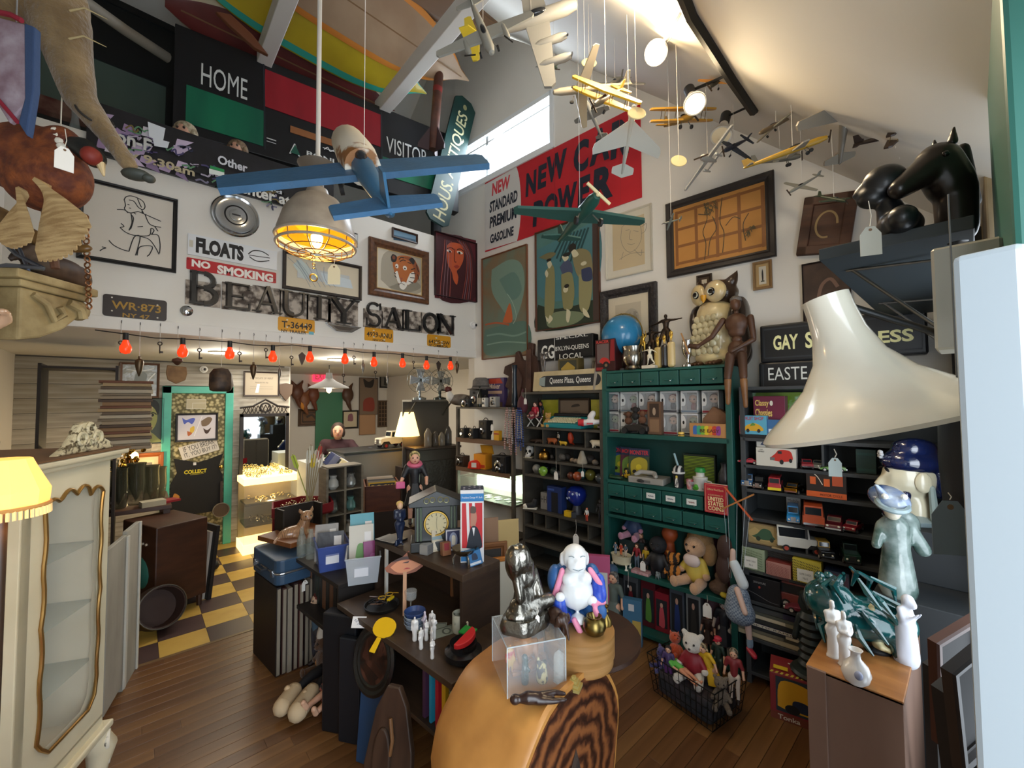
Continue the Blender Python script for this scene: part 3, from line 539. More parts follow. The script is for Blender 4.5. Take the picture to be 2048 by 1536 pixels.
MB(M('56685f',.3)).bx(-.5,.46,.02,.03,-.46,.22).bd('pane',t);MB(M('5a2420',.6,C2='8a6a5a',sc_=8)).bx(-.5,.44,.0,.02,-.46,-.3).bd('printed_strip',t)
bp=None
for x,y,lab in((150,250,'clear glass bottle on the loft ledge nearest the mounted animal'),(204,262,'clear glass soda bottle standing next to another bottle in the loft')):
 P=LY(x,y,4.45)
 b=MB(M('aab4b0',.08,Al=.35));b.lt([(.045,0),(.047,.01),(.047,.14),(.03,.2),(.016,.26),(.018,.3),(.014,.3)],n=16);o=b.bd('glass_bottle',smooth=True);put(o,(P.x,P.y,3.562));o.scale=(1.2,1.2,1.7);tag(o,lab,'bottle','bottles in the loft')
b=MB(M('4a1d1d',.6));b.bx(-.1,.1,-.05,.05,0,.72);put(tag(b.bd('storage_box'),'dark red box standing beside the loft window sash','box'),(LY(307,200,4.7).x,4.7,3.562))
b=MB(M('9a9284',.6));b.tbe([LY(165,0,4.4),LY(250,60,4.6),LY(335,115,4.8)],.045,10);tag(b.bd('white_pole',smooth=True),'pale round pole slanting across the loft','pole')
b=MB(M('5d1f24',.5));b.add([LY(205,15,5.3),LY(240,60,5.3),LY(300,95,5.3),LY(270,80,5.36),LY(215,40,5.36)],[(0,1,2,3,4)])
put(tag(b.bd('red_pennant'),'dark red cloth pennant under the pale pole','pennant'),(0,0,0)).modifiers.new('thick','SOLIDIFY').thickness=.01
b=MB(M('6e3f25',.5));b.ps([(-.2,-.02),(-.12,.05),(.05,.03),(.2,-.03),(.1,-.06),(-.1,-.04)],-.02,.02);o=tag(b.bd('carved_fish',bev=.008),'carved wooden fish hanging by a cord beside the beam','carving');put(o,LY(488,66,3.9),rot=(0,.35,0))
def surf(name,lab,tail,tip,Yc,w,m,m2=None,thick=.055,stripe=None,fin=None):
 A=LY(*tail,Yc);B=LY(*tip,Yc);L=(B-A).length;ux=(B-A).normalized();uy=V((0,1,-.75));uy=(uy-ux*uy.dot(ux)).normalized();uz=ux.cross(uy)
 mt=Matrix(((ux.x,uy.x,uz.x,A.x),(ux.y,uy.y,uz.y,A.y),(ux.z,uy.z,uz.z,A.z),(0,0,0,1)));t=Tg(name,lab,'surfboard',mat=mt,Gp='surfboards under the roof')
 def hull(m,k,z0,z1,name,a=0.,c=1.):
  n=18;rows=[]
  for i in range(n+1):
   u=a+(c-a)*i/n;hw=w/2*k*max(.02,(1-abs(2*u-.95)**3.2 if u<.975 else .12*(1-u)/.025));rk=.12*max(0,u-.75)**2*8
   rows.append([(u*L,-hw,rk+z0*.3+z1*.7-.0),(u*L,-hw*.8,rk+z0),(u*L,hw*.8,rk+z0),(u*L,hw,rk+z0*.3+z1*.7),(u*L,hw*.7,rk+z1),(u*L,-hw*.7,rk+z1)])
  vs=[p for r in rows for p in r];b=MB(m).add(vs,[(i*6+j,i*6+(j+1)%6,i*6+6+(j+1)%6,i*6+6+j)for i in range(n)for j in range(6)]+[tuple(range(6))[::-1],tuple(n*6+j for j in range(6))]);return b.bd(name,t,True,ang=50)
 hull(m,1,0,thick,'hull')
 if m2:hull(m2,.82,-.004,.0,'bottom_panel')
 b=MB(M('7a5a36',.5));b.bx(L*.05,L*.95,-.006,.006,-.006,-.001);b.bd('stringer',t)if stripe is None else None
 if stripe:hull(stripe,.93,-.003,.0,'pinline');hull(m,.80,-.005,.0,'bottom_panel')
 return t
surf('surfboard','maroon surfboard with a pale rail lying lowest above the scoreboard',(330,5),(792,226),4.5,.5,M('d9cdb2',.35),M('6e2a26',.4,C2='5a2420',sc_=3))
surf('surfboard','yellow surfboard with a teal pinline and teal nose',(330,-125),(856,192),4.05,.6,M('b9a41e',.35,C2='a8921a',sc_=2),stripe=M('2a9a8a',.35))
surf('surfboard','wide tan surfboard with an orange rail and pointed nose above the yellow board',(380,-215),(941,166),3.72,.66,M('d98a3a',.35),M('a88e72',.4,C2='96795e',sc_=2))
surf('surfboard','brown surfboard with dark pinstripes under the roof ridge',(520,-300),(1020,70),3.3,.6,M('6b4f38',.4),M('7d5f46',.4,C2='6b4f38',sc_=2))
GP=Pl(LY(905,320,4.0),(1,0,0));q=[GP.sz(*p)for p in((918,186),(954,211),(900,440),(853,448))]
c=[(a-GP.sz(905,320)[0],z-GP.sz(905,320)[1])for a,z in q]
up=V((c[0][0]+c[1][0]-c[2][0]-c[3][0],0,c[0][1]+c[1][1]-c[2][1]-c[3][1]));Ls=up.length/2;ang=math.atan2(up.x,up.z)
t=Tg('antiques_sign','tall narrow dark green painted sign with gold ANTIQUES lettering','sign',GP.at(*GP.sz(905,318)),rot=(0,ang-PI/2,0));w=.30
b=MB(M('123c38',.45,C2='0f312f',sc_=5));b.ps([(-Ls/2,-w/2+.06),(-Ls/2+.05,-w/2),(Ls/2-.07,-w/2),(Ls/2,-w/2+.08),(Ls/2,w/2-.08),(Ls/2-.07,w/2),(-Ls/2+.05,w/2),(-Ls/2,w/2-.06)],0,.03);b.bd('board',t)
Dw(MB(),Ls,w,[('t','b9b48a','HOUS.',.03,.2,.33,.74,.01),('t','c4bf96','ANTIQUES',.36,.2,.88,.74,.01),('e','8d8a62',.93,.5,.02,.09)],-Ls/2,-w/2,-.001).bd('lettering',t)
P0=LY(866,300,3.9);P1=LY(882,92,3.8);d=P1-P0;L=d.length
t=Tg('model_rocket','dark wooden model rocket with fins standing on the scoreboard end','model rocket',P0,rot=d.to_track_quat('Z','Y').to_euler())
MB(M('5a3222',.5,C2='3f2318',sc_=8)).lt([(.0,0),(.045,.005),(.05,L*.1),(.05,L*.72),(.046,L*.74)],n=16).sd('body',t);MB(M('1d1a1c',.4)).lt([(.047,L*.72),(.04,L*.82),(.022,L*.93),(0,L)],n=16).sd('nose_cone',t);MB(M('7a2422',.5)).lt([(.0515,L*.55),(.0515,L*.6)],n=16).sd('red_band',t)
for a in range(3):MB(M('3a2428',.5)).ps([(.045,-.02),(.17,-.02),(.17,.03),(.05,.24)],-.008,.008,rot=(0,0,a*2*PI/3+.4)).bd('fin',t)
def human(J=None,k=1.,bust=False,thick=1.):
 """capsules of a posed body, unit height, facing -y"""
 D=dict(head=(0,-.005,.935),neck=(0,.005,.86),chest=(0,0,.74),belly=(0,0,.62),hipc=(0,0,.53),shL=(-.105,0,.81),shR=(.105,0,.81),elL=(-.14,.01,.65),elR=(.14,.01,.65),wrL=(-.15,-.03,.5),wrR=(.15,-.03,.5),haL=(-.15,-.045,.45),haR=(.15,-.045,.45),hpL=(-.055,0,.51),hpR=(.055,0,.51),knL=(-.06,-.01,.27),knR=(.06,-.01,.27),anL=(-.06,.01,.05),anR=(.06,.01,.05),toL=(-.065,-.07,.02),toR=(.065,-.07,.02));D.update(J or{})
 c=lambda a,ra,b,rb:(tuple(x*k for x in D[a]),ra*k*thick,tuple(x*k for x in D[b]),rb*k*thick)
 L=[(tuple(x*k for x in D['head']),(.052*k,.06*k,.068*k)),c('neck',.03,'chest',.06),c('head',.035,'neck',.03),c('chest',.085,'belly',.068),c('belly',.07,'hipc',.08),c('shL',.042,'shR',.042),c('shL',.045,'chest',.06),c('shR',.045,'chest',.06)]
 for s in 'LR':
  L+=[c('sh'+s,.04,'el'+s,.03),c('el'+s,.031,'wr'+s,.021),c('wr'+s,.021,'ha'+s,.022),c('hpL',.07,'hpR',.07),c('hp'+s,.072,'kn'+s,.045),c('kn'+s,.046,'an'+s,.027),c('an'+s,.028,'to'+s,.022)]
 if bust:L+=[((tuple(x*k for x in V(D['chest'])+V((sx*.04,-.06,.01)))),.035*k)for sx in(-1,1)]
 return L
def St(name,label,cat,P,rz,h,m,J=None,base=None,Ex=(),vox=None,Gp=None,bust=False,thick=1.1):
 t=Tg(name,label,cat,P,rz,Gp);z=0
 if base:z=base[1];b=MB(mm(base[2]));(b.lt([(base[0],0),(base[0],z*.6),(base[0]*.9,z*.75),(base[0]*.85,z)],n=20).sd('base',t)if len(base)<4 else b.bx(-base[0],base[0],-base[3],base[3],0,z).bd('base',t,bev=z*.15))
 it=[tuple((V(a)+V((0,0,z))if isinstance(a,(tuple,V))and i in(0,2)else a)for i,a in enumerate(q))for q in human(J,h,bust,thick)]
 it+=[tuple((V(a)*h+V((0,0,z))if i in(0,2)and isinstance(a,tuple)else(tuple(x*h for x in a)if isinstance(a,tuple)and i==1 else(a*h if isinstance(a,(int,float))else a)))for i,a in enumerate(q))for q in Ex]
 Bb('figure',mm(m),it,t,vox or h*.014);return t
def Ct(name,label,cat,P,rz,w,h,dp,col,Sh=(),Gp=None,top=None,side=None,rot=None,glass=False):
 t=Tg(name,label,cat,P,rz,Gp,rot);m=mm(col)if not isinstance(col,str)else M(col,.5)
 MB(m).bx(-w/2,w/2,-dp/2,dp/2,0,h).bd('carton',t,bev=min(w,h,dp)*.02)
 if Sh:Dw(MB(),w,h,Sh,-w/2,0,-dp/2-.0003).bd('print',t)
 if top:b=MB();b.T=Matrix.Translation((0,0,h+.0005))@Matrix.Rotation(-PI/2,4,'X');Dw(b,w,dp,top,-w/2,-dp/2,0).bd('top_print',t)
 if side:b=MB();b.T=Matrix.Translation((w/2+.0005,0,0))@Matrix.Rotation(PI/2,4,'Z');Dw(b,dp,h,side,-dp/2,0,0).bd('side_print',t)
 return t
TYRE=M('1a1a1b',.7)
def Tc(name,label,P,rz,L,col,style='sedan',Gp='toy vehicles on the shelves',wheel='c9c4ba',roof=None,cat='toy car',ext=None):
 """toy vehicle, nose at -x; L length"""
 t=Tg(name,label,cat,P,rz,Gp);c=M(col,.3,Co=.5)if isinstance(col,str)else col;rf=mm(roof)if roof else c
 W=L*.40;wr=L*.085;sh=dict(sedan=([(-.5,.1),(-.5,.2),(-.46,.24),(-.2,.27),(.3,.27),(.5,.24),(.5,.1)],[(-.2,.26),(-.09,.39),(.2,.39),(.34,.26)]),vintage=([(-.5,.12),(-.5,.32),(-.42,.34),(-.12,.36),(.46,.34),(.5,.2),(.5,.12)],[(-.12,.34),(-.08,.55),(.4,.55),(.46,.34)]),van=([(-.5,.12),(-.5,.28),(-.42,.34),(-.22,.36),(.5,.36),(.5,.12)],[(-.2,.34),(-.16,.62),(.5,.62),(.5,.34)]),bus=([(-.5,.1),(-.5,.3),(.5,.3),(.5,.1)],[(-.49,.28),(-.47,.52),(.5,.52),(.5,.28)]),truck=([(-.5,.13),(-.5,.3),(-.25,.34),(.5,.30),(.5,.13)],[(-.26,.3),(-.2,.52),(.04,.52),(.07,.3)]),sport=([(-.5,.08),(-.48,.14),(-.3,.2),(.2,.24),(.48,.22),(.5,.08)],[(-.12,.2),(.02,.31),(.2,.31),(.34,.22)]))[style]
 MB(c).ps([(x*L,z*L)for x,z in sh[0]],-W/2,W/2).bd('body',t,bev=L*.018)
 MB(rf).ps([(x*L,z*L)for x,z in sh[1]],-W*.43,W*.43).bd('cabin',t,bev=L*.015)
 cb=sh[1];b=MB(M('20262b',.08));zl=cb[0][1]*L+.02*L;zh=cb[1][1]*L-.035*L
 for y in(-1,1):b.ps([(cb[0][0]*L+.05*L,zl),(cb[1][0]*L+.02*L,zh),(cb[2][0]*L-.03*L,zh),(cb[3][0]*L-.05*L,zl)],y*W*.431,y*W*.436)
 for i,j,s_ in((0,1,-1),(3,2,1)):
  x0,z0=cb[i];x1,z1=cb[j];nx,nz=s_*(z1-z0),-s_*(x1-x0)*-1;n_=V((s_*(z1-z0),0,(x0-x1)*s_)).normalized()*L*.003
  q=[V(((x0+(x1-x0)*f)*L,y*W*.36,(z0+(z1-z0)*f)*L))for f,y in((.2,-1),(.2,1),(.85,1),(.85,-1))];off=V((s_*L*.004,0,L*.002));b.add([p+off for p in q]+[p-off for p in q],[(0,1,2,3),(7,6,5,4),(0,4,5,1),(1,5,6,2),(2,6,7,3),(3,7,4,0)])
 b.bd('windows',t)
 for x in(-.31,.31):
  for y in(-1,1):
   o=MB(TYRE).lt([(wr,-L*.03),(wr,L*.03)],(x*L,y*W*.47,wr),14,(PI/2,0,0)).sd('wheel',t);MB(M(wheel,.3)).lt([(wr*.6,-L*.032),(wr*.6,L*.032)],(x*L,y*W*.47,wr),10,(PI/2,0,0)).sd('hub',o)
 b=MB(Ch_);b.bx(-.515*L,-.49*L,-W*.46,W*.46,L*.1,L*.145);b.bx(.49*L,.515*L,-W*.46,W*.46,L*.1,L*.145);b.bd('bumpers',t)
 b=MB(M('e8e4d2',.15));[b.ell((-.5*L,y*W*.33,L*(.2 if style!='sport' else .13)),L*.032,8,6)for y in(-1,1)];b.sd('headlamps',t)
 if style in('vintage','truck','van'):b=MB(M('1e1d1f',.4));[b.ps([(-.48*L,.13*L),(-.4*L,.22*L),(-.2*L,.22*L),(-.12*L,.12*L)],y*W*.44,y*W*.52)for y in(-1,1)];b.bd('fenders',t);MB(Ch_).bx(-.508*L,-.499*L,-W*.2,W*.2,L*.15,L*.3).bd('grille',t)
 if ext:ext(t,L,W)
 return t
def Dl(name,label,P,rz,h,skin='d8a88c',hair='3a2418',top='8a2f3a',bot=None,shoes='2a2020',pose='stand',sk=None,J=None,cat='doll',Gp=None,rot=None,face=True,hat=None):
 """clothed doll; bot='skirt' colour tuple or trousers colour"""
 t=Tg(name,label,cat,P,rz,Gp,rot);D=dict()
 if pose=='sit':D.update(knL=(-.07,-.22,.53),knR=(.07,-.22,.53),anL=(-.08,-.42,.5),anR=(.08,-.42,.5),toL=(-.09,-.45,.56),toR=(.09,-.45,.56))
 D.update(J or{});dz=-.44*h if pose=='sit' else 0
 C=lambda q:(V(q)*h+V((0,0,dz)))
 base=dict(head=(0,-.005,.92),neck=(0,0,.84),chest=(0,0,.74),hipc=(0,0,.53),shL=(-.1,0,.8),shR=(.1,0,.8),elL=(-.15,0,.66),elR=(.15,0,.66),haL=(-.17,-.05,.52),haR=(.17,-.05,.52),hpL=(-.055,0,.5),hpR=(.055,0,.5),knL=(-.06,-.01,.27),knR=(.06,-.01,.27),anL=(-.06,0,.06),anR=(.06,0,.06),toL=(-.065,-.07,.025),toR=(.065,-.07,.025));base.update(D);g=lambda k:C(base[k])
 S=M(skin,.45);T_=mm(top);B=mm(bot)if bot else T_
 b=MB(S);b.ell(g('head'),(.07*h,.075*h,.085*h),14,10);b.cyl(g('neck'),g('chest'),.03*h,.04*h,10);b.ell(g('head')+V((0,-.075*h,-.01*h)),.014*h,8,6);b.sd('head',t)
 b=MB(M(hair,.75,C2='201612',sc_=60,Bp=.4,bsc=90));b.ell(g('head')+V((0,.018*h,.022*h)),(.08*h,.078*h,.083*h),14,10);b.ell(g('head')+V((0,.05*h,-.05*h)),(.075*h,.04*h,.08*h),12,8);b.sd('hair',t)
 if face:b=MB(M('221a1a',.3));[b.ell(g('head')+V((e*.03*h,-.066*h,.012*h)),.011*h,8,6)for e in(-1,1)];b.mat('a83a3a').ell(g('head')+V((0,-.07*h,-.035*h)),(.016*h,.008*h,.006*h),8,6);b.sd('face',t)
 Bb('shirt',T_,[(g('chest'),.075*h,g('hipc'),.07*h),(g('shL'),.05*h,g('shR'),.05*h),(g('shL'),.048*h,g('elL'),.036*h),(g('shR'),.048*h,g('elR'),.036*h)],t,h*.018,4)
 for s in 'LR':
  b=MB(S);b.cap(g('el'+s),.028*h,g('ha'+s),.02*h,8);b.ell(g('ha'+s),(.024*h,.02*h,.03*h),8,6);b.sd('forearm',t)
 if sk:n=18;b=MB(mm(sk));w=g('hipc');hem=(g('knL')+g('knR'))/2;dirv=(hem-w);qt=dirv.to_track_quat('Z','Y').to_euler();b.lt([(.07*h,-.04*h),(.1*h,.06*h),(.15*h,dirv.length*1.0),(.145*h,dirv.length*1.0)],w,n,qt,wob=lambda a,z:1+.06*Sn(7*a));b.sd('skirt',t)
 Bb('trousers' if not sk else 'legs',B if not sk else S,sum([[(g('hp'+s),.06*h,g('kn'+s),.042*h),(g('kn'+s),.042*h,g('an'+s),.03*h)]for s in 'LR'],[(g('hpL'),.06*h,g('hpR'),.06*h)]),t,h*.018,4)
 for s in 'LR':b=MB(M(shoes,.4));b.cap(g('an'+s),.032*h,g('to'+s),.028*h,8);b.sd('shoe',t)
 if hat:b=MB(mm(hat));b.lt([(.085*h,0),(.085*h,.05*h),(.06*h,.075*h),(0,.085*h)],g('head')+V((0,.005*h,.03*h)),16);b.bx(*(lambda q:(q.x-.05*h,q.x+.05*h,q.y-.13*h,q.y,q.z+.035*h,q.z+.045*h))(g('head')));b.sd('cap',t)
 return t
def Pu(name,label,P,rz,h,fur,belly=None,ear='round',muz=None,cloth=None,pose='sit',cat='stuffed toy',Gp='stuffed toys',rot=None):
 t=Tg(name,label,cat,P,rz,Gp,rot);m=M(fur,.9,C2=fur,sheen=.4,Bp=.7,bsc=180)if isinstance(fur,str)else fur;s=h
 Bb('body',mm(cloth)if cloth else m,[((0,0,.3*s),(.2*s,.17*s,.27*s)),((-.12*s,-.02*s,.48*s),.07*s,(-.24*s,-.08*s,.3*s),.065*s),((.12*s,-.02*s,.48*s),.07*s,(.24*s,-.08*s,.3*s),.065*s)],t,s*.03,4)
 hd=[((0,-.02*s,.72*s),(.2*s,.18*s,.19*s)),((0,-.16*s,.67*s),(.09*s,.08*s,.07*s))]
 if ear=='round':hd+=[((e*.16*s,0,.88*s),.06*s,(e*.17*s,0,.89*s),.06*s)for e in(-1,1)]
 elif ear=='long':hd+=[((e*.08*s,.02*s,.85*s),.045*s,(e*.14*s,.05*s,1.12*s),.04*s)for e in(-1,1)]
 elif ear=='point':hd+=[((e*.13*s,0,.86*s),.05*s,(e*.16*s,0,.97*s),.012*s)for e in(-1,1)]
 Bb('head',m,hd,t,s*.025,4)
 b=MB(M('141214',.2));[b.ell((e*.075*s,-.19*s,.77*s),.022*s,8,6)for e in(-1,1)];b.mat(muz or '2a1c1c').ell((0,-.245*s,.69*s),(.028*s,.02*s,.02*s),8,6);b.sd('face',t)
 for e in(-1,1):
  b=MB(m)
  if pose=='sit':b.cap((e*.12*s,-.05*s,.12*s),.1*s,(e*.2*s,-.34*s,.1*s),.08*s,10);b.ell((e*.2*s,-.4*s,.12*s),(.085*s,.05*s,.1*s))
  else:b.cap((e*.1*s,0,.2*s),.09*s,(e*.11*s,-.02*s,.06*s),.07*s,10)
  b.sd('leg',t);b=MB(m);b.ell((e*.25*s,-.1*s,.27*s),.065*s);b.sd('paw',t)
 return t
def jar(name,label,cat,P,prof,m,Gp=None,rz=0.,n=24,Ex=None,pname='body',rot=None,scale=1.):
 t=Tg(name,label,cat,P,rz,Gp,rot,scale);MB(mm(m)).lt(prof,n=n).bd(pname,t,True);(Ex(t)if Ex else None);return t
def Pg(P,rz,label,h=.06,string=.08,col='e9e7e0'):
 """manila price tag on a string; P is the top of the string"""
 t=Tg('price_tag',label,'price tag',P,rz,'price tags on strings');MB(M('d8d2c4',.8)).tbe([(0,0,0),(.004,-.003,-string*.6),(0,-.004,-string)],.0011,5).bd('string',t)
 w=h*.58;b=MB(M(col,.7));b.ps([(-w/2,-string-h),(w/2,-string-h),(w/2,-string-h*.28),(w*.2,-string-h*.02),(-w*.2,-string-h*.02),(-w/2,-string-h*.28)],-.005,-.0035);b.bd('card',t);b=MB(M('6b5138',.6));b.lt([(h*.05,-.0003),(h*.05,.0003)],(0,-.0053,-string-h*.13),10,(PI/2,0,0));b.bd('eyelet',t);return t
def bookstack(P,rz,specs,Gp,cat='book',name='book'):
 """specs: list of (w, dp, th, col, label); lying flat, spines to -y"""
 z=P.z
 for k,(w,dp,th,col,lab,*dx)in enumerate(specs):
  t=Tg(name,lab,cat,(P.x,P.y,z),rz+(dx[0]if dx else 0),Gp);b=MB(M(col,.6,C2=col,Bp=.1,bsc=30));b.bx(-w/2,w/2,-dp/2,dp/2,0,th*.1);b.bx(-w/2,w/2,-dp/2,dp/2,th*.9,th*.985);b.bx(-w/2,w/2,-dp/2,-dp/2+th*.08,0,th*.98);b.bd('cover',t)
  MB(M('cfc5ae',.9)).bx(-w/2+.004,w/2-.004,-dp/2+.004,dp/2-.006,th*.1,th*.9).bd('pages',t)
  if len(dx)>1:Dw(MB(),w,th,dx[1],-w/2,0,-dp/2-.0005).bd('spine_print',t)
  z+=th
 return z
def f_banner(t):
 R='c9242f';N='1c2233';G='d9d6d2'
 arc=[(.235+.055*Cs(R_(a)),.5+.55*Sn(R_(a)))for a in range(-72,73,12)]
 S=[('p',G,[(.0,.02),(.25,0)]+arc+[(.25,1),(.0,.98)])]
 tx=lambda c,w,x0,y0,x1,y1,b=.04,sh=.12:S.append(('t',c,w,x0,y0,x1,y1,b,sh))
 tx('d8404a','NEW',.06,.76,.21,.94);tx(N,'STANDARD',.04,.53,.265,.69);tx(N,'PREMIUM',.04,.31,.26,.47);tx(N,'GASOLINE',.045,.09,.235,.22)
 for ch,x0,x1,y0,y1 in(('N',.325,.405,.53,.84),('E',.41,.475,.56,.86),('W',.475,.605,.58,.92),('C',.645,.735,.55,.92),('A',.735,.845,.56,.95),('R',.85,.945,.53,.94),('P',.375,.45,.1,.42),('O',.455,.545,.12,.44),('W',.545,.665,.13,.46),('E',.665,.74,.14,.48),('R',.75,.86,.12,.5)):tx(N,ch,x0,y0,x1,y1,.05,.1)
 S+=[('l','b01d28',.006,[(.52,.02),(.53,.98)]),('l','b01d28',.004,[(.9,.02),(.9,.98)])]
 return S
t=Cd('gasoline_banner','red cloth banner reading NEW CAR POWER with a white oval of gasoline grades','banner',RP((.19+2.16)/2,.012,4.06),Zr_,1.97,.84,f_banner(None),M('c9242f',.75,C2='bd1f2b',sc_=3),.006)
def f_sail(t):
 return[t.c_('7f9a8a',[(985,540),(1020,520),(1045,530),(1050,580),(1030,640),(1000,610),(985,580)]),t.c_('6b8c80',[(1000,560),(1030,545),(1045,580),(1025,600)]),t.c_('5f7d70',[(972,660),(1010,650),(1056,645),(1056,700),(974,710)]),t.q('7f9c8c',.02,[(975,672),(1000,668),(1030,672),(1054,664)]),t.q('86a392',.015,[(975,690),(1010,684),(1054,686)]),t.c_('c9693a',[(1007,645),(1018,612),(1023,610),(1026,643)]),t.q('a9c2b0',.008,[(1016,588),(1024,600),(1032,620),(1034,636),(1028,648)]),t.q('b9603a',.02,[(972,650),(995,646),(1020,650)])]
Wp(PLR,'sailboat_painting','tall murky green and rust painting of a sailboat beside the corner','painting',(966,519),(1058,711),.012,M('7a4a2e',.5),f_sail,M('8a6b4a',.7,C2='6f8373',sc_=2.2,dist=.6),fd=.03)
def f_jap(t):
 K='2a2620';sk='d6cfae';G='8f8a5e'
 S=[t.c_('4f7f86',[(1076,500),(1140,470),(1198,450),(1198,560),(1140,600),(1078,590)]),t.c_('2f3a2c',[(1078,610),(1110,618),(1150,612),(1201,600),(1201,642),(1078,662)]),t.c_('7d8a6a',[(1095,630),(1130,622),(1170,628),(1150,648),(1100,655)]),t.p('4a3a34',[(1186,432),(1199,428),(1200,640),(1188,642)])]
 S+=[t.q('274a4c',.022,[(1130+i*7,470-i*2),(1120+i*6,490+i*2),(1108+i*7,512+(i%3)*6)])for i in range(8)]
 S+=[t.c_(G,[(1094,545),(1102,530),(1110,536),(1112,570),(1109,626),(1092,630)]),t.c_(sk,[(1096,528),(1102,522),(1106,530),(1100,538)]),t.c_('7a7250',[(1080,516),(1100,506),(1114,508),(1098,520)]),t.e(K,1100,521,5,3),t.c_(sk,[(1095,540),(1099,548),(1096,556),(1092,548)]),t.c_(sk,[(1093,632),(1100,640),(1096,644)]),t.c_(sk,[(1102,630),(1108,638),(1100,648),(1099,640)])]
 S+=[t.c_('4c5570',[(1122,535),(1135,520),(1146,530),(1146,550),(1130,552)]),t.c_(G,[(1125,550),(1146,548),(1150,600),(1128,605)]),t.c_(sk,[(1126,515),(1133,508),(1140,516),(1132,524)]),t.e(K,1136,510,8,4),t.c_('8a805c',[(1146,505),(1165,498),(1184,510),(1186,560),(1160,555),(1150,530)]),t.c_('9a9468',[(1160,550),(1186,556),(1180,618),(1162,618)]),t.c_('3a4260',[(1165,540),(1184,536),(1186,560),(1168,562)]),t.e(K,1147,497,8,9),t.c_(sk,[(1145,505),(1152,500),(1160,510),(1150,516)]),t.e(sk,1170,528,6,4),t.c_(G,[(1128,585),(1145,580),(1148,615),(1130,618)]),t.e(sk,1134,580,5,6),t.e(K,1136,573,5,4),t.c_(sk,[(1136,618),(1144,625),(1140,645),(1135,640)]),t.c_(sk,[(1168,616),(1176,622),(1182,636),(1170,630)])]
 return S
Wp(PLR,'japanese_painting','large teal painting of women in kimonos under a tree','painting',(1073,468),(1203,645),.012,M('5c3522',.5),f_jap,M('5d8a86',.7,C2='547a72',sc_=2),fd=.035)
def f_face(t):return[t.q('8d8577',.004,q)for q in([(1245,455),(1262,443),(1280,450),(1284,475),(1276,495),(1262,505),(1250,498),(1243,480),(1245,455)],[(1252,462),(1260,460)],[(1268,462),(1278,464)],[(1262,462),(1260,478),(1266,480)],[(1256,488),(1264,490),(1271,487)],[(1243,450),(1255,436),(1275,436),(1290,452)],[(1284,455),(1294,448),(1292,462),(1284,468)],[(1240,520),(1262,508),(1290,505)],[(1248,505),(1244,520)],[(1270,500),(1283,512),(1285,500)])]
Wp(PLR,'face_drawing','pale framed pencil drawing of a face below the banner','drawing',(1212,438),(1307,541),.016,M('cfc9b8',.5),f_face,'cbb894',matw=.055,matc='d9d3c2')
def f_grid(t):
 S=[];br='8d5a2c'
 for k in range(4):S.append(('r',br,.03,.06+k*.28,.97,.105+k*.28))
 for k in range(5):S.append(('r',br,.02+k*.235,.05,.055+k*.235,.95))
 for q in([(.36,.05),(.38,.3),(.35,.5),(.40,.7),(.37,.95)],[(.40,.1),(.43,.35),(.5,.5),(.46,.7)],[(.56,.1),(.58,.4),(.54,.6),(.57,.95)],[(.8,.2),(.78,.45),(.84,.6)],[(.6,.5),(.68,.6),(.75,.55)],[(.3,.8),(.42,.75),(.47,.85)]):S.append(('q','4a4030',.006,q))
 for i in range(26):x,z=.36+random.random()*.13,.72+random.random()*.2;S.append(('q','5c5236',.005,[(x,z),(x+.02,z+.02),(x+.03,z-.02)]))
 for i in range(14):x,z=.8+random.random()*.08,.25+random.random()*.12;S.append(('q','5c5236',.005,[(x,z),(x+.02,z+.02),(x+.03,z-.02)]))
 return S
Wp(PLR,'taped_drawing','large dark-framed amber sheet gridded with brown tape and tree branches','picture',(1333,411),(1554,513),.06,M('2b2523',.45),f_grid,M('c98f4a',.7,C2='bd8440',sc_=3),fd=.03)
def f_dan(t):return[t.c_('a59c8c',[(1240,640),(1262,618),(1278,625),(1276,645)]),t.t('6b6152','Danielli',(1243,650),(1276,622)),t.c_('c2b076',[(1248,660),(1275,642),(1278,665),(1250,672)])]
Wp(PLR,'ornate_framed_picture','wide black carved frame around a small sketch behind the globe','picture',(1204,586),(1318,704),.075,M('201d1e',.45,C2='383233',sc_=40,Bp=1,bsc=60),f_dan,'b9ae98',fd=.05,matw=.07,matc='cfc4ac')
for TL,BR,lab,c in(((1394,553),(1426,607),'tiny dark-framed print of a figure behind the owl head','3a2c22'),((1506,527),(1546,576),'tiny tan-framed print of a standing figure alone on the wall','8d6b42')):
 Wp(PLR,'small_framed_print',lab,'picture',TL,BR,.02,M(c,.45),lambda t:[('c','2c2a28',[(.42,.2),(.6,.2),(.62,.6),(.5,.85),(.38,.6)]),('r','5a5a48',.25,.12,.75,.2)],'d8cfba',matw=.018,matc='b99a68' if c!='3a2c22' else '4a3a2c',Gp='tiny framed prints')
W1=M('5a3826',.5,C2='43281b',sc_=4,st=(1,1,5))
c,z,w,h=PLR.rect((1600,408),(1712,498));t=Tg('carved_panel','brown wooden door panel with a faint carved ring hung at a tilt','panel',PLR.at(c,z,.03),rot=(0,R_(9),Zr_));MB(W1).bx(-w/2,w/2,0,.025,-h/2,h/2).bd('board',t,bev=.004);b=MB(W1);[b.bx(x0,x1,-.014,0,z0,z1)for x0,x1,z0,z1 in((-w/2,w/2,h/2-.06,h/2),(-w/2,w/2,-h/2,-h/2+.06),(-w/2,-w/2+.06,-h/2,h/2),(w/2-.06,w/2,-h/2,h/2))];b.bd('rails',t,bev=.006)
Dw(MB(),w,h,[('q','a58a5c',.012,[(.5+.2*Cs(a*.5),.5+.22*Sn(a*.5))for a in range(11)])],-w/2,-h/2,-.0006).bd('painted_ring',t)
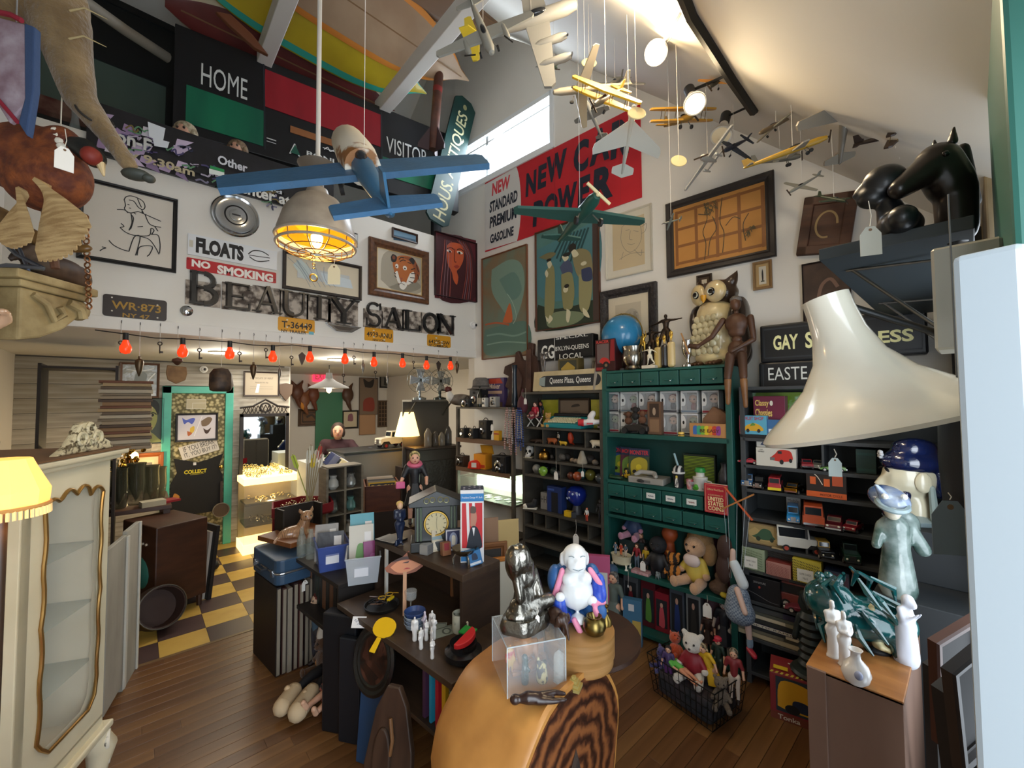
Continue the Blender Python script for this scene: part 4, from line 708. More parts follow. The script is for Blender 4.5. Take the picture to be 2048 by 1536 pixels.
Wp(PLR,'dark_canvas','dark brown unframed canvas with a pale swirl behind the white lampshade','painting',(1604,531),(1705,640),.006,M('2c201a',.6),lambda t:[('q','7d5f50',.02,[(.3,.3),(.4,.6),(.6,.7),(.75,.55)])],M('3a2a22',.6,C2='4f3a2e',sc_=8),fd=.03)
def boxsign(name,lab,TL,BR,d,dp,fn,back='15171a',inset=.02):
 pl=Pl(RP(0,d,0),UR);c,z,w,h=pl.rect(TL,BR);t=Tg(name,lab,'sign',pl.at(c,z-h/2),Zr_);MB(M(back,.4)).bx(-w/2,w/2,0,dp,0,h).bd('case',t,bev=.012)
 tr=Tr(pl,c,z,w,h);Dw(MB(),w,h,fn(tr),-w/2,0,-.001).bd('lettering',t);return t
YW='f2efb0'
boxsign('street_box_sign','black box sign with pale yellow capitals beginning GAY behind the lampshade',(1519,652),(1858,707),.16,.12,lambda t:[('l','2b2e33',.01,[(.03,.12),(.97,.12),(.97,.88),(.03,.88),(.03,.12)]),t.t(YW,'GAY',(1547,701),(1596,667),.03),t.t(YW,'S',(1611,697),(1625,663),.03),t.t(YW,'ESS',(1757,687),(1827,656),.03)])
boxsign('eastern_sign','dark roller sign starting with white letters EASTE under the GAY sign',(1517,726),(1700,774),.17,.10,lambda t:[t.t('dfe2dc','EASTE',(1537,761),(1614,732),.0),('r','33383d',.05,.08,.06,.92)])
boxsign('subway_sign','black subway roll sign GG with B KLYN QUEENS LOCAL behind the toy box',(1074,680),(1187,713),.14,.1,lambda t:[t.t('e8e8e2','GG',(1083,719),(1108,689),.02),t.l('e8e8e2',.005,[(1109,676),(1110,722)]),t.t('e8e8e2',"B'KLYN-QUEENS",(1111,704),(1178,686),.01),t.t('e8e8e2','LOCAL',(1119,719),(1166,704),.01),t.t('e8e8e2','SPECIAL',(1112,680),(1176,666),.01)])
pl=Pl(RP(0,.3,0),UR);c,z,w,h=pl.rect((1065,756),(1206,783));h=.19
t=Tg('queens_sign','cream station sign with dark oval panel Queens Plaza Queens','sign',pl.at(c,1.955),Zr_,rot=(-.12,0,Zr_));MB(M('c9b892',.6,C2='b8a67e',sc_=8)).bx(-w/2,w/2,0,.02,0,h).bd('board',t,bev=.004)
pill=lambda x0,x1,z0,z1:[(x1+(z1-z0)/2*Cs(R_(a))*h/w,(z0+z1)/2+(z1-z0)/2*Sn(R_(a)))for a in range(-90,91,20)]+[(x0+(z1-z0)/2*Cs(R_(a))*h/w,(z0+z1)/2+(z1-z0)/2*Sn(R_(a)))for a in range(90,271,20)]
Dw(MB(),w,h,[('p','24272b',pill(.17,.9,.2,.76)),('p','8d9a98',[(.1,.3),(.19,.24),(.19,.72),(.1,.66)]),('t','e4e4de','Queens Plaza, Queens',.26,.32,.84,.66,.01)],-w/2,0,-.001).bd('lettering',t)
def unit(name,lab,s0,s1,z1,zs,m,dp=.30,back=None,post=.03,divs=(),th=.022,sides=True):
 t=Tg(name,lab,'shelving',RP((s0+s1)/2,dp/2,0),Zr_);w=s1-s0;d=dp/2
 for x in(-1,1):MB(m).bx(x*w/2-(post if x>0 else 0),x*w/2+(0 if x>0 else post),-d,d if sides else-d+.04,0,z1).bd('upright',t,bev=.002)
 for z in list(zs)+[z1]:MB(m).bx(-w/2+post*.5,w/2-post*.5,-d,d,z-th,z).bd('shelf',t,bev=.002)
 for z0,z2,xs in divs:
  for x in xs:MB(m).bx(s0-(s0+s1)/2+x*w-.006,s0-(s0+s1)/2+x*w+.006,-d+.01,d,z0,z2-th).bd('divider',t)
 if back:MB(back).bx(-w/2,w/2,d-.008,d,.05,z1).bd('back_panel',t)
 return t
GREY=M('4a463e',.55,C2='3b3731',sc_=5,st=(.4,1,3));GREYB=M('3a4140',.6)
Zm=(1.61,1.45,1.30,1.15,.81,.66,.51,.3,.08)
unit('pigeonhole_shelf','grey metal pigeonhole shelving with curios beside the green cabinet',1.0,1.905,1.95,Zm,GREY,back=GREYB,divs=((1.45,1.61,(.28,.8)),(1.30,1.45,(.17,.45)),(1.15,1.30,(.5,)),(.66,.81,(.15,.31,.48,.82))))
Zr=(1.61,1.43,1.27,1.085,.91,.74,.54,.3,.08)
unit('toy_car_shelf','grey metal pigeonhole shelving holding toy cars behind the white lampshade',2.955,4.02,1.95,Zr,M('3f4346',.5,C2='343739',sc_=5),back=M('2b3234',.6),divs=((1.43,1.61,(.42,.85)),(1.27,1.43,(.45,.85)),(.91,1.085,(.33,.72)),(.54,.74,(.55,))))
Zl=(1.45,1.12,.80,.45,.1)
u_=unit('camera_shelf','weathered metal and wood shelf of old cameras by the corner',-.01,.88,1.80,Zl,M('5a5246',.6,C2='3c352c',sc_=8),back=None,sides=False,post=.03)
MB(M('6b4e38',.6)).bx(-.44,.40,-.156,-.148,1.40,1.45).bd('wood_edge',u_);MB(M('6b4e38',.6)).bx(-.44,.40,-.156,-.148,1.075,1.12).bd('wood_edge',u_)
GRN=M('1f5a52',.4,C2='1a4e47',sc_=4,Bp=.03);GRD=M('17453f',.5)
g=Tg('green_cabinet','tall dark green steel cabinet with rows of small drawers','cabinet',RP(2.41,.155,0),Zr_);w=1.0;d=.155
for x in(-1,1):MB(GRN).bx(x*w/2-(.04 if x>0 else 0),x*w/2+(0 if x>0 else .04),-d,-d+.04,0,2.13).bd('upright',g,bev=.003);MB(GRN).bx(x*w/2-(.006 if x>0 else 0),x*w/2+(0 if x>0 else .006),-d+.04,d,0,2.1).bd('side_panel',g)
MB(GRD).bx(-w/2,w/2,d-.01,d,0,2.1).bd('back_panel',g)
for z,th in((2.11,.02),(1.965,.03),(1.595,.035),(1.21,.03),(.925,.025),(.495,.035),(.06,.03)):MB(GRN).bx(-w/2+.02,w/2-.02,-d,d-.01,z-th,z).bd('shelf',g,bev=.003)
def drawers(z0,z1,n,labels=()):
 ww=(w-.09)/n
 for k in range(n):
  x=-w/2+.045+k*ww;o=MB(GRN).bx(x+.004,x+ww-.004,-d-.012,d-.03,z0+.004,z1-.004).bd('drawer',g,bev=.004)
  b=MB(GRN);b.ps([(x+ww*.25,z0+(z1-z0)*.42),(x+ww*.75,z0+(z1-z0)*.42),(x+ww*.68,z0+(z1-z0)*.3),(x+ww*.32,z0+(z1-z0)*.3)],-d-.028,-d-.012);b.bd('pull',o,bev=.003);MB(M('bfc9c4',.25,1)).ell((x+ww*.6,-d-.02,z0+(z1-z0)*.3),.008,8,6).sd('catch',o)
  if k in labels:Dw(MB(),ww*.46,(z1-z0)*.4,[('r','dfe0da',0,0,1,1),('t','7d3a3a' if k==4 else '4a5066',('COIN','STAMPS','PINS')[labels.index(k)]if False else '~~~',.2,.3,.8,.6)],x+ww*.27,z0+(z1-z0)*.34,-d-.0285).bd('paper_label',o)
drawers(1.975,2.09,6);drawers(1.075,1.18,6,(2,3,4));drawers(.945,1.055,6,())
def S(x,d=.2):return RS(RW(x,900,d))
def at(x,z,d=.2):return RP(S(x,d),d,z)
def wid(x0,x1,d=.2):return abs(S(x1,d)-S(x0,d))
def hgt(x,y0,y1,d=.2):return abs(RW(x,y0,d).z-RW(x,y1,d).z)
def Rx(name,lab,cat,x0,x1,z,h,col,Sh=(),d=.24,dp=.1,Gp=None,yaw=0.,**k):return Ct(name,lab,cat,at((x0+x1)/2,z,d),Zr_+yaw,wid(x0,x1,d),h,dp,col,Sh,Gp,**k)
SILV=M('a9a69e',.25,1,C2='8a867c',sc_=14);GOLD=M('c9a34a',.28,1);BRZ=M('4a3a2c',.4,.7,C2='2f251d',sc_=12)
def camera(lab,x,z,d,w,h,dp,body='1b1b1d',face='2a2a2c',yaw=0.,fl=False):
 t=Tg('box_camera',lab,'camera',at(x,z,d),Zr_+yaw,'old cameras on the corner shelf');MB(M(body,.5)).bx(-w/2,w/2,-dp/2,dp/2,0,h).bd('body',t,bev=.004);MB(M(face,.35,.3)).bx(-w*.42,w*.42,-dp/2-.004,-dp/2,h*.06,h*.94).bd('faceplate',t)
 b=MB(Ch_);b.lt([(w*.26,0),(w*.26,.015),(w*.2,.02)],(0,-dp/2-.003,h*.42),16,(PI/2,0,0));b.sd('lens_ring',t);b=MB(M('0a0c12',.05));b.ell((0,-dp/2-.02,h*.42),(w*.17,.006,w*.17));b.sd('lens',t);MB(M('0f1014',.2)).bx(-w*.12,w*.12,-dp/2-.007,-dp/2-.003,h*.76,h*.9).bd('viewfinder',t)
 if fl:MB(M('8d8d90',.4,.8)).lt([(w*.1,0),(w*.3,.03),(w*.32,.05)],(w*.2,0,h),14,(PI/2,0,0)).sd('flash',t)
 b=MB(M('2a2420',.6));b.tbe([(-w*.3,0,h),(-w*.1,0,h+.025),(w*.1,0,h+.025),(w*.3,0,h)],.004,6);b.sd('handle',t);return t
camera('black box camera on the top of the corner shelf under the felt hat',958,1.8,.2,.16,.19,.14,'1d1d20')
camera('low black folding camera at the front edge of the corner shelf top',935,1.8,.27,.15,.09,.08)
camera('small silver camera between a bottle and a grey box on the top shelf',971,1.8,.28,.055,.1,.05,'b5b4b0','d0cfca')
camera('square silver camera with a big lens on the top shelf',990,1.8,.26,.1,.11,.06,'8d8c88','a8a7a2')
camera('upright black box camera on the second shelf nearest the post',931,1.45,.27,.07,.11,.1)
camera('second upright black box camera on the second shelf',949,1.45,.27,.07,.11,.1,'202022')
camera('dark bellows camera beside the yellow film box',972,1.45,.2,.13,.2,.1)
camera('large black camera at the end of the third shelf',1005,1.12,.24,.2,.17,.12,'17171a')
camera('black camera lying in front of the large one on the third shelf',1000,1.12,.285,.12,.08,.05)
camera('worn brown camera case at the start of the third shelf',925,1.12,.25,.14,.12,.1,'3a2a20','2c2220')
t=Tg('felt_hat','grey felt fedora on top of the black box camera','hat',at(962,1.995,.2),Zr_);MB(M('6e6a66',.9,C2='5f5b57',sc_=30)).lt([(.17,.0),(.175,.006),(.12,.012),(.105,.03),(.1,.1),(.07,.13),(.0,.115)],n=28,sy=.8).sd('crown',t);MB(M('3a3836',.8)).lt([(.108,.016),(.106,.04)],n=28,sy=.8).sd('band',t)
t=Tg('duck_decoy','duck decoy with a chestnut head and white breast at the shelf end','decoy',at(918,1.8,.25),Zr_-.4);Bb('body',M('8d867a',.6,C2='5c4a3a',sc_=10),[((0,.02,.08),(.08,.15,.07)),((0,.15,.1),.04,(0,.2,.13),.015)],t,.012);Bb('neck',M('d9d6cc',.5),[((0,-.1,.1),.05,(0,-.12,.16),.035)],t,.01);b=MB(M('5a2018',.5));b.ell((0,-.13,.2),(.035,.045,.035));b.sd('head',t);b=MB(M('3a3632',.4));b.ell((0,-.19,.19),(.018,.035,.01));b.sd('bill',t)
Rx('advertising_box','purple and red shop box with white lettering behind the felt hat','box',976,1012,1.8,.32,'4a3a66',[('p','b5432f',[(.05,.8),(.95,.8),(.8,.98),(.2,.98)]),('t','e0c8b0','Maker',.2,.62,.8,.8,.02),('r','c9a58c',.1,.45,.9,.55)],d=.1,dp=.06)
jar('dark_bottle','tall dark bottle with a pale label among the cameras','bottle',at(960,1.8,.27),[(.03,0),(.032,.01),(.032,.12),(.014,.17),(.012,.22),(.014,.225),(0,.225)],M('20241c',.15),Ex=lambda t:MB(M('9c9280',.6)).lt([(.033,.03),(.033,.1)],n=20).sd('label',t))
Rx('cigar_box','flat brown wooden box behind the silver camera','box',978,1004,1.8,.05,'5c4330',d=.14,dp=.14);Rx('red_tin','small red tin on top of the flat brown box','tin',986,998,1.852,.045,'b5352c',d=.14,dp=.06)
Rx('film_box','yellow film carton among black cameras on the second shelf','box',991,1001,1.45,.1,'d9a01e',[('r','a8301e',0,.6,1,.75)],d=.27,dp=.05);jar('ink_bottle','small white bottle with a dark cap on the second shelf','bottle',at(986,1.45,.28),[(.018,0),(.02,.005),(.018,.05),(.008,.07),(.008,.09),(0,.09)],'d8d4c6')
t=Ct('projector_box','yellow cardboard box with an open lid on the third shelf','box',at(966,1.12,.22),Zr_+.1,.17,.16,.12,'d98f1c',[('r','c2401e',.05,.1,.95,.3)]);MB(M('d9a22a',.5)).box((0,.07,.2),(.17,.01,.1),(.3,0,0)).bd('lid',t)
t=Tg('red_viewer','bright red plastic slide viewer on the third shelf','viewer',at(951,1.12,.28),Zr_+.3);MB(M('d8351e',.3)).ps([(-.08,0),(.08,0),(.07,.07),(.02,.1),(-.06,.08)],-.05,.05).bd('body',t,bev=.01);MB(M('e8e4da',.5)).bx(-.02,.04,-.056,-.051,.02,.07).bd('label',t)
jar('dark_vase','tall slim blue-black vase at the end of the top shelf','vase',at(1030,1.8,.26),[(.03,0),(.035,.02),(.026,.2),(.022,.34),(.03,.42),(.028,.43)],M('1a2530',.15))
t=Tg('carved_relief','jagged brown wooden relief standing behind the felt hat and vase','carving',at(1045,1.8,.08),Zr_+.15);b=MB(M('4a2f24',.6,C2='352018',sc_=7,st=(1,1,.4),Bp=.4,bsc=25));b.ps([(-.2,0),(.22,0),(.2,.28),(.24,.34),(.22,.5),(.16,.54),(.17,.66),(.1,.68),(.1,.48),(.02,.5),(-.02,.6),(-.06,.58),(-.07,.48),(-.2,.44),(-.22,.36),(-.15,.33),(-.2,.22),(-.14,.18)],-.04,.02);b.bd('slab',t,bev=.012)
b=MB(M('57382a',.6,C2='3a241b',sc_=7,Bp=.4,bsc=25));b.ps([(-.1,.1),(.0,.08),(.04,.3),(-.02,.42),(-.1,.38)],-.06,-.03);b.ps([(.08,.05),(.15,.05),(.15,.6),(.09,.6)],-.065,-.03);b.bd('raised_forms',t,bev=.01)
t=Tg('maroon_bag','dark maroon cloth bag hanging at the end of the corner shelf','bag',at(1046,1.72,.28),Zr_);Bb('pouch',M('4a1a26',.7),[((0,0,.1),(.06,.05,.1)),((0,0,.2),.02,(0,0,.26),.012)],t,.01)
t=Tg('glass_case','low glass case lit by a pale strip light full of small papers','display case',at(985,.80,.17),Zr_);b=MB(M('cfe8d8',.05,Al=.18));b.bx(-.4,.4,-.12,-.115,0,.22);b.bx(-.4,.4,-.12,.12,.215,.22);b.bd('glass',t);MB(M('e9ffe0',.5,Em=2.6)).bx(-.36,.38,.1,.115,.08,.2).bd('strip_light',t)
b=MB(M('dfe6da',.6));[b.box((-.34+i*.075,-.02+.06*(i%2),.006),(.05,.07,.004),(0,0,random.uniform(-.2,.2)))for i in range(10)];b.bd('paper_slips',t)
Pt('glass_case_light',at(985,.95,.14),2.2,(.9,1,.85),.04)
for k,(x,c,L,lab)in enumerate(((1014,'b08d86',.42,'long strand of pink and grey beads'),(1020,'8f8a8c',.36,'strand of pale grey beads'),(1027,'a8847a',.47,'longest strand of dusty rose beads'),(1036,'2b3f7a',.43,'strand of deep blue beads'),(1041,'31487f',.38,'second, shorter strand of blue beads'))):
 P=at(x,1.79,.33);t=Tg('bead_necklace',lab+' hanging from the corner shelf','necklace',P,Zr_,'bead necklaces hanging from the shelf');b=MB(M(c,.25));n=int(L*2/.022)
 for i in range(n):
  a=i/(n-1)*2-1;b.ell((.035*(1-abs(a))**.5*(1 if a>0 else-1)+.002,0,-L*(1-abs(a))),.0105,6,5)
 b.sd('beads',t)['kind']='stuff'
Pg(at(985,1.72,.31),Zr_,'white price tag hanging below the top shelf of cameras',.07,.1);Pg(at(1052,1.99,.32),Zr_,'white price tag on a short chain beside the maroon bag',.06,.1)
St('knight_figure','small pewter winged warrior figure on the Queens sign','figurine',at(1089,2.0+.14,.285),Zr_,.2,M('6e6a68',.35,.8),dict(haR=(.3,-.02,.6),elR=(.22,0,.7),wrR=(.28,0,.62)),Ex=[((-.05,.08,.8),.05,(-.3,.12,.95),.03),((.05,.08,.8),.05,(.25,.12,.98),.03),((-.3,.12,.95),.03,(-.28,.12,.55),.02)],vox=.005)
Rx('bulldozer_box','worn yellow and dark toy box with a red base strip before the GG sign','toy box',1124,1164,1.952,.30,M('5a4e2a',.5),[('r','3a3a2c',.08,.5,.92,.94),('p','a88c3a',[(.15,.7),(.5,.9),(.85,.72),(.8,.55),(.2,.55)]),('r','e0b52a',.14,.36,.86,.46),('r','c2402c',.03,.03,.97,.2),('t','f0e0d0','BIG TOW',.12,.07,.88,.16)],d=.2,dp=.1)
t=Fm('leaning_photo','old framed oval photograph leaning edge-on beside the red toy box','photograph',at(1193,2.09,.2),Zr_-.9,.22,.27,.02,M('8d8272',.6),[('e','5a4a3c',.5,.5,.25,.35)],'9c8a72',rot=(-.1,0,Zr_-.9))
for x0,x1,lab in((1086,1119,'yellow-green glass block nearest the red doll'),(1186,1207,'yellow-green glass block nearest the green cabinet')):
 Rx('glass_block',lab,'glass block',x0,x1,1.612,.26,M('b5ac3a',.12,C2='8a8c28',sc_=6,Bp=.3,bsc=20,Co=.6),d=.06,dp=.05,Gp='glass blocks on the typewriter shelf')
Fm('sepia_photo','brown framed photograph of a landscape behind the typewriter','photograph',at(1150,1.755,.05),Zr_,.36,.26,.02,M('3a2a1e',.5),[('p','6b5a48',[(.05,.1),(.95,.1),(.95,.4),(.6,.55),(.3,.45),(.05,.5)]),('c','3a3028',[(.4,.7),(.7,.75),(.65,.85),(.45,.8)])],'7d6b58')
t=Tg('typewriter','teal portable electric typewriter with cream keys','typewriter',at(1137,1.611,.2),Zr_);w=.42
MB(M('1c7f86',.35)).ps([(-.11,0),(.11,0),(.11,.09),(.02,.105),(-.02,.075),(-.11,.04)],-w/2,w/2,rot=(0,0,PI/2)).bd('housing',t,bev=.008)
b=MB(M('15181a',.4));b.bx(-w*.42,w*.3,.01,.03,.104,.112);b.bx(-w*.38,w*.36,.04,.1,.095,.105);b.bd('deck',t);b=MB(M('23262a',.4));b.cyl((-w*.48,.07,.115),(w*.48,.07,.115),.017,n=14);b.sd('platen',t)
b=MB(M('e4dcb8',.4))
for r in range(4):
 for k in range(11):b.box((-w*.36+k*.028+r*.006,-.092+r*.022,.058+r*.0105),(.02,.015,.012),(.35,0,0))
o=b.bd('keys',t);o['kind']='stuff'
Dl('sitting_doll','small bald-faced doll in a red dress on a white chair',at(1071,1.70,.25),Zr_,.26,'e0b4a4','6b4a3a','b01c34','6b2a3a',pose='sit',sk='7a2236',Gp='dolls on the typewriter shelf')
t=Tg('doll_chair','tiny white folding doll chair under the red doll','chair',at(1071,1.611,.25),Zr_);[MB(M('e4e2da',.4)).bar((x,-.05,0),(x*.9,.05,.1),.008).bd('leg',t)for x in(-.06,.06)];[MB(M('e4e2da',.4)).bar((x,.05,0),(x*.9,-.05,.09),.008).bd('leg',t)for x in(-.055,.055)];MB(M('5c2430',.6)).bx(-.06,.06,-.05,.05,.085,.093).bd('seat',t)
Dl('standing_doll','dark-suited doll with a ruddy face behind the red doll',at(1082,1.611,.12),Zr_,.24,'b5684a','4a2a20','20222a','20222a',Gp='dolls on the typewriter shelf')
Pu('toy_dog','golden brown sitting toy dog next to the teal typewriter',at(1097,1.611,.27),Zr_,.15,'b98a3a',ear='round')
t=Tg('toy_biplane','white toy airplane with a red cowl at the end of the typewriter shelf','toy airplane',at(1187,1.63,.26),Zr_+.5);Bb('fuselage',M('e4e2e0',.35),[((-.08,0,.04),.03,(.08,0,.05),.02),((-.02,0,.09),.03,(0,0,.12),.028)],t,.007);b=MB(M('c22a34',.35));b.cyl((-.13,0,.04),(-.08,0,.04),.028,.034);b.bx(-.05,.0,-.1,.1,.03,.04);b.sd('cowl_and_wing',t);b=MB(M('5a4440',.5));b.bx(.04,.1,-.06,.06,.0,.014);b.bd('stand',t)
def Lq(name,lab,cat,x,z,items,m,d=.24,yaw=0.,vox=.005,Gp=None):t=Tg(name,lab,cat,at(x,z,d),Zr_+yaw,Gp);Bb('form',mm(m),items,t,vox);return t
def quad(L,h,leg=.4,neck=.3,snout=.25,tail=.3,fat=.2):
 """capsules of a four-legged toy, nose at -x"""
 b=h*leg;r=h*fat
 return[((-L*.3,0,b+r),r,(L*.3,0,b+r),r*1.05),((-L*.3,0,b+r),r*.8,(-L*.42,0,b+r+h*neck),r*.6),((-L*.42,0,b+r+h*neck),r*.65,(-L*.42-L*snout*.5,0,b+r+h*neck*.85),r*.4),((L*.32,0,b+r),r*.4,(L*.32+L*tail*.5,0,b+r*1.6),r*.2)]+[((x*L*.28,y*r*.6,b+r*.5),r*.42,(x*L*.3,y*r*.7,r*.25),r*.3)for x in(-1,1)for y in(-1,1)]
Lq('toy_alligator','dark toy alligator in the first pigeonhole under the typewriter','toy animal',1078,1.45,[((-.1,0,.02),.014,(.02,0,.025),.022),((.02,0,.025),.022,(.12,0,.015),.006),((-.02,.03,.01),.009,(-.02,-.03,.01),.009),((.05,.03,.01),.009,(.05,-.03,.01),.009)],'3a2a20')
Lq('toy_pig','orange-brown toy pig in the second pigeonhole','toy animal',1105,1.45,quad(.11,.07,.25,.15,.2,.1,.3),'a5572c');Lq('toy_giraffe','small yellow toy camel at the pigeonhole edge','toy animal',1127,1.45,quad(.09,.05,.3,.2,.2,.2,.28),'c9a22a',.29)
St('tin_robot','slim silver toy robot in the second pigeonhole','toy robot',at(1116,1.45,.2),Zr_,.12,SILV,vox=.004);Lq('toy_parrot','red and orange toy parrot on a dark perch under the typewriter','toy bird',1142,1.45,[((0,0,.03),.02,(0,0,.06),.03),((0,0,.06),.03,(0,-.01,.1),.022),((0,0,.03),.015,(0,.05,.0),.008)],'c2401e',.18)
Lq('white_elephant','white elephant figurine in the last pigeonhole beside the green cabinet','figurine',1196,1.45,quad(.13,.085,.2,.12,.3,.1,.32),'cfc4ac',.25)
t=Tg('toy_skull','white skull in the pigeonhole nearest the corner','skull',at(1059,1.30,.23),Zr_+.35);Bb('cranium',M('d9d6d0',.4),[((0,.01,.075),(.048,.06,.048)),((0,-.035,.035),(.03,.03,.025))],t,.005);b=MB(M('15130f',.8));[b.ell((e*.02,-.045,.068),(.014,.014,.015),10,8)for e in(-1,1)];b.ell((0,-.058,.048),(.007,.008,.01),8,6);b.sd('sockets',t);b=MB(M('d9d6d0',.4));[b.bx(-.025+i*.007,-.02+i*.007,-.066,-.05,.012,.026)for i in range(7)];b.bd('teeth',t);MB(M('b5aa92',.6)).bx(-.045,.045,-.06,.05,0,.012).bd('base',t,bev=.003)
jar('brass_bell','round brass bell ornament with a fringe in the third row','bell',at(1089,1.30,.25),[(.05,0),(.058,.02),(.055,.05),(.04,.075),(.012,.085),(.01,.1),(0,.1)],M('b0853a',.3,1,C2='6b4a22',sc_=9))
for x,r,c,lab,z,d in((1102,.03,'5c564c','grey pebble behind the brass bell',1.30,.2),(1122,.045,'6e665c','pale rough stone under a hanging tag',1.30,.22),(1134,.04,'2f2a26','dark rough rock in the third row',1.30,.15),(1145,.03,'8a7358','tan scallop shell in the third row',1.30,.26),(1152,.028,'93806a','second tan shell beside the pale cone',1.30,.27),(1180,.05,'241f1d','black carved mask shape beside the pale cone',1.30,.18),(1190,.032,'766a5c','grey and white shell nearest the green cabinet in the third row',1.30,.25)):
 Lq('curio_stone',lab,'stone',x,z,[((0,0,r*.8),(r,r*.8,r*.8)),((r*.4,0,r*.6),(r*.7,r*.6,r*.5))],M(c,.7,C2='3a342e',sc_=30,Bp=.5),d,vox=.007)
jar('cone_shell','pale cone-shaped stone with a price tag in the third row','stone',at(1164,1.30,.25),[(.045,0),(.05,.01),(.03,.07),(.015,.115),(0,.12)],M('a39a88',.6,C2='857b6b',sc_=12))
for x,r,m,lab,d in((1086,.047,M('4f8a2e',.08,C2='9cc24a',sc_=20,Co=1),'green glass paperweight in the fourth row',.28),(1073,.045,M('c4bfb2',.3,C2='6b665c',sc_=16),'black and white marbled ball nearest the corner in the fourth row',.2),(1093,.05,M('1a1c22',.1),'black glass ball behind the green paperweight',.14),(1108,.045,M('26302c',.1),'dark green ball in the fourth row',.22),(1118,.035,M('2a2c30',.1),'smaller dark ball beside the dark green one',.26),(1141,.035,M('5a2f22',.3),'small brown ball beside the copper ball',.26),(1154,.042,M('a3512f',.25,C2='6b2f1e',sc_=18),'copper-red ball in the fourth row',.28),(1163,.05,M('2c5a5a',.12),'teal glass ball behind the copper-red one',.16),(1180,.05,M('6e6a2e',.12),'olive glass ball in the fourth row',.18),(1199,.045,M('3a3f40',.1),'smoky glass ball nearest the green cabinet',.25)):
 Lq('glass_ball',lab,'paperweight',x,1.15,[((0,0,r),(r,r,r*.95)),((0,0,.004),(r*.6,r*.6,.006))],m,d,vox=.006,Gp='paperweights in the fourth row')
Pg(at(1112,1.305,.31),Zr_,'white price tag hanging over the fourth pigeonhole row',.075,.09);Pg(at(1165,1.31,.31),Zr_,'small white tag on the pale cone stone',.05,.06);Pg(at(1150,.82,.33),Zr_+.2,'white tag on a long string below the sneaker row',.09,.12)
t=Tg('toy_sneaker','white and black canvas sneaker in the fifth row','shoe',at(1060,.812,.28),Zr_+.5);Bb('upper',M('1d1d20',.6),[((.03,0,.04),.03,(-.03,0,.03),.026),((.04,0,.06),.026,(.045,0,.08),.026)],t,.006);b=MB(M('e4dfd4',.5));b.ell((-.045,0,.026),(.03,.03,.022));b.bx(-.07,.065,-.03,.03,0,.012);b.bd('sole',t,bev=.004)
Rx('blue_frame_box','dark blue box with an open front in the fifth row','box',1098,1127,.812,.24,M('22356b',.4),[('r','15171f',.3,0,.75,.78),('r','3f5aa0',.06,.84,.5,.92)],d=.2,dp=.08)
Rx('grey_carton','pale grey printed carton beside the blue box','box',1084,1097,.812,.16,'9a968e',[('t','3a3a3c','HH',.1,.4,.9,.8)],d=.18,dp=.06)
t=Tg('blue_lantern','round cobalt blue glass lantern in the fifth row','lantern',at(1152,.812,.14),Zr_);b=MB(M('1c2f8a',.12,Co=1));b.lt([(.035,.08),(.085,.13),(.1,.18),(.085,.23),(.04,.26)],n=24);b.sd('globe',t);b=MB(M('b9c4d8',.3));[b.ell((.1*Sn(a)*.9,-.1*Cs(a)*.9,.18+.03*Sn(3*a)),.012,6,5)for a in(-.6,-.2,.2,.6)];b.sd('stars',t);MB(M('3a3a40',.4)).lt([(.05,0),(.05,.02),(.035,.08)],n=16).sd('base',t)
for k,(x,c,lab)in enumerate(((1133,'d9b01c','yellow toy block'),(1140,'d0a81e','second yellow toy block'),(1146,'24262c','black toy block'))):Rx('toy_block',lab+' in the fifth row','toy block',x-4,x+4,.812,.05,c,d=.26,dp=.04,Gp='toy blocks in the fifth row',yaw=.3*k)
Dl('tin_rider','small red and white toy rider near the end of the fifth row',at(1172,.812,.3),Zr_,.12,top='d0d0cc',bot='b5402c',hair='c2552a',Gp='small toys in the fifth row');Dl('black_hero','black caped toy figure with a yellow badge at the end of the fifth row',at(1199,.812,.27),Zr_,.2,skin='20201f',top='1a1b20',bot='1a1b20',hair='16161a',Gp='small toys in the fifth row')
ZT=2.112
Rx('toy_tractor_box','red and black window box with a red toy tractor','toy box',1200,1240,ZT,.27,M('3a1416',.4),[('r','6b5a58',.1,.25,.7,.86),('t','c9403c','RACER',.08,.88,.7,.97,.02),('c','c2302a',[(.2,.3),(.35,.42),(.6,.4),(.75,.25),(.5,.2)]),('e','1c1a1c',.55,.18,.16,.12),('e','8a6a4a',.55,.18,.07,.05),('r','8d2024',.06,.03,.4,.12),('p','8d1f24',[(.74,.3),(.98,.3),(.98,.97),(.8,.97)])],d=.24,dp=.12)
t=Tg('globe','blue and tan world globe behind the trophies','globe',at(1248,ZT,.12),Zr_);R0=wid(1211,1286,.12)/2;b=MB(M('2a7fb0',.3,C2='c9b87a',sc_=4.5,lo=.56,hi=.6,Co=.4,detail=6));b.ell((0,0,R0+.14),R0,32,24);b.sd('sphere',t);b=MB(M('b9a05a',.3,1));b.trs((0,0,R0+.14),R0+.012,.005,40,6,(PI/2,.4,0));b.sd('meridian',t);MB(M('3a281c',.4)).lt([(.11,0),(.11,.02),(.04,.04),(.025,.1),(.03,.13)],n=20).sd('base',t)
jar('silver_jug','dented silver plated jug in front of the globe','jug',at(1269,ZT,.26),[(.065,0),(.07,.01),(.06,.03),(.085,.08),(.082,.13),(.075,.15),(.085,.19),(.08,.19),(.07,.15),(0,.02)],M('9a968c',.2,1,Bp=.3,bsc=12),Ex=lambda t:MB(M('9a968c',.25,1)).tbe([(.07,0,.16),(.115,0,.15),(.12,0,.09),(.075,0,.06)],.008,8).sd('handle',t))
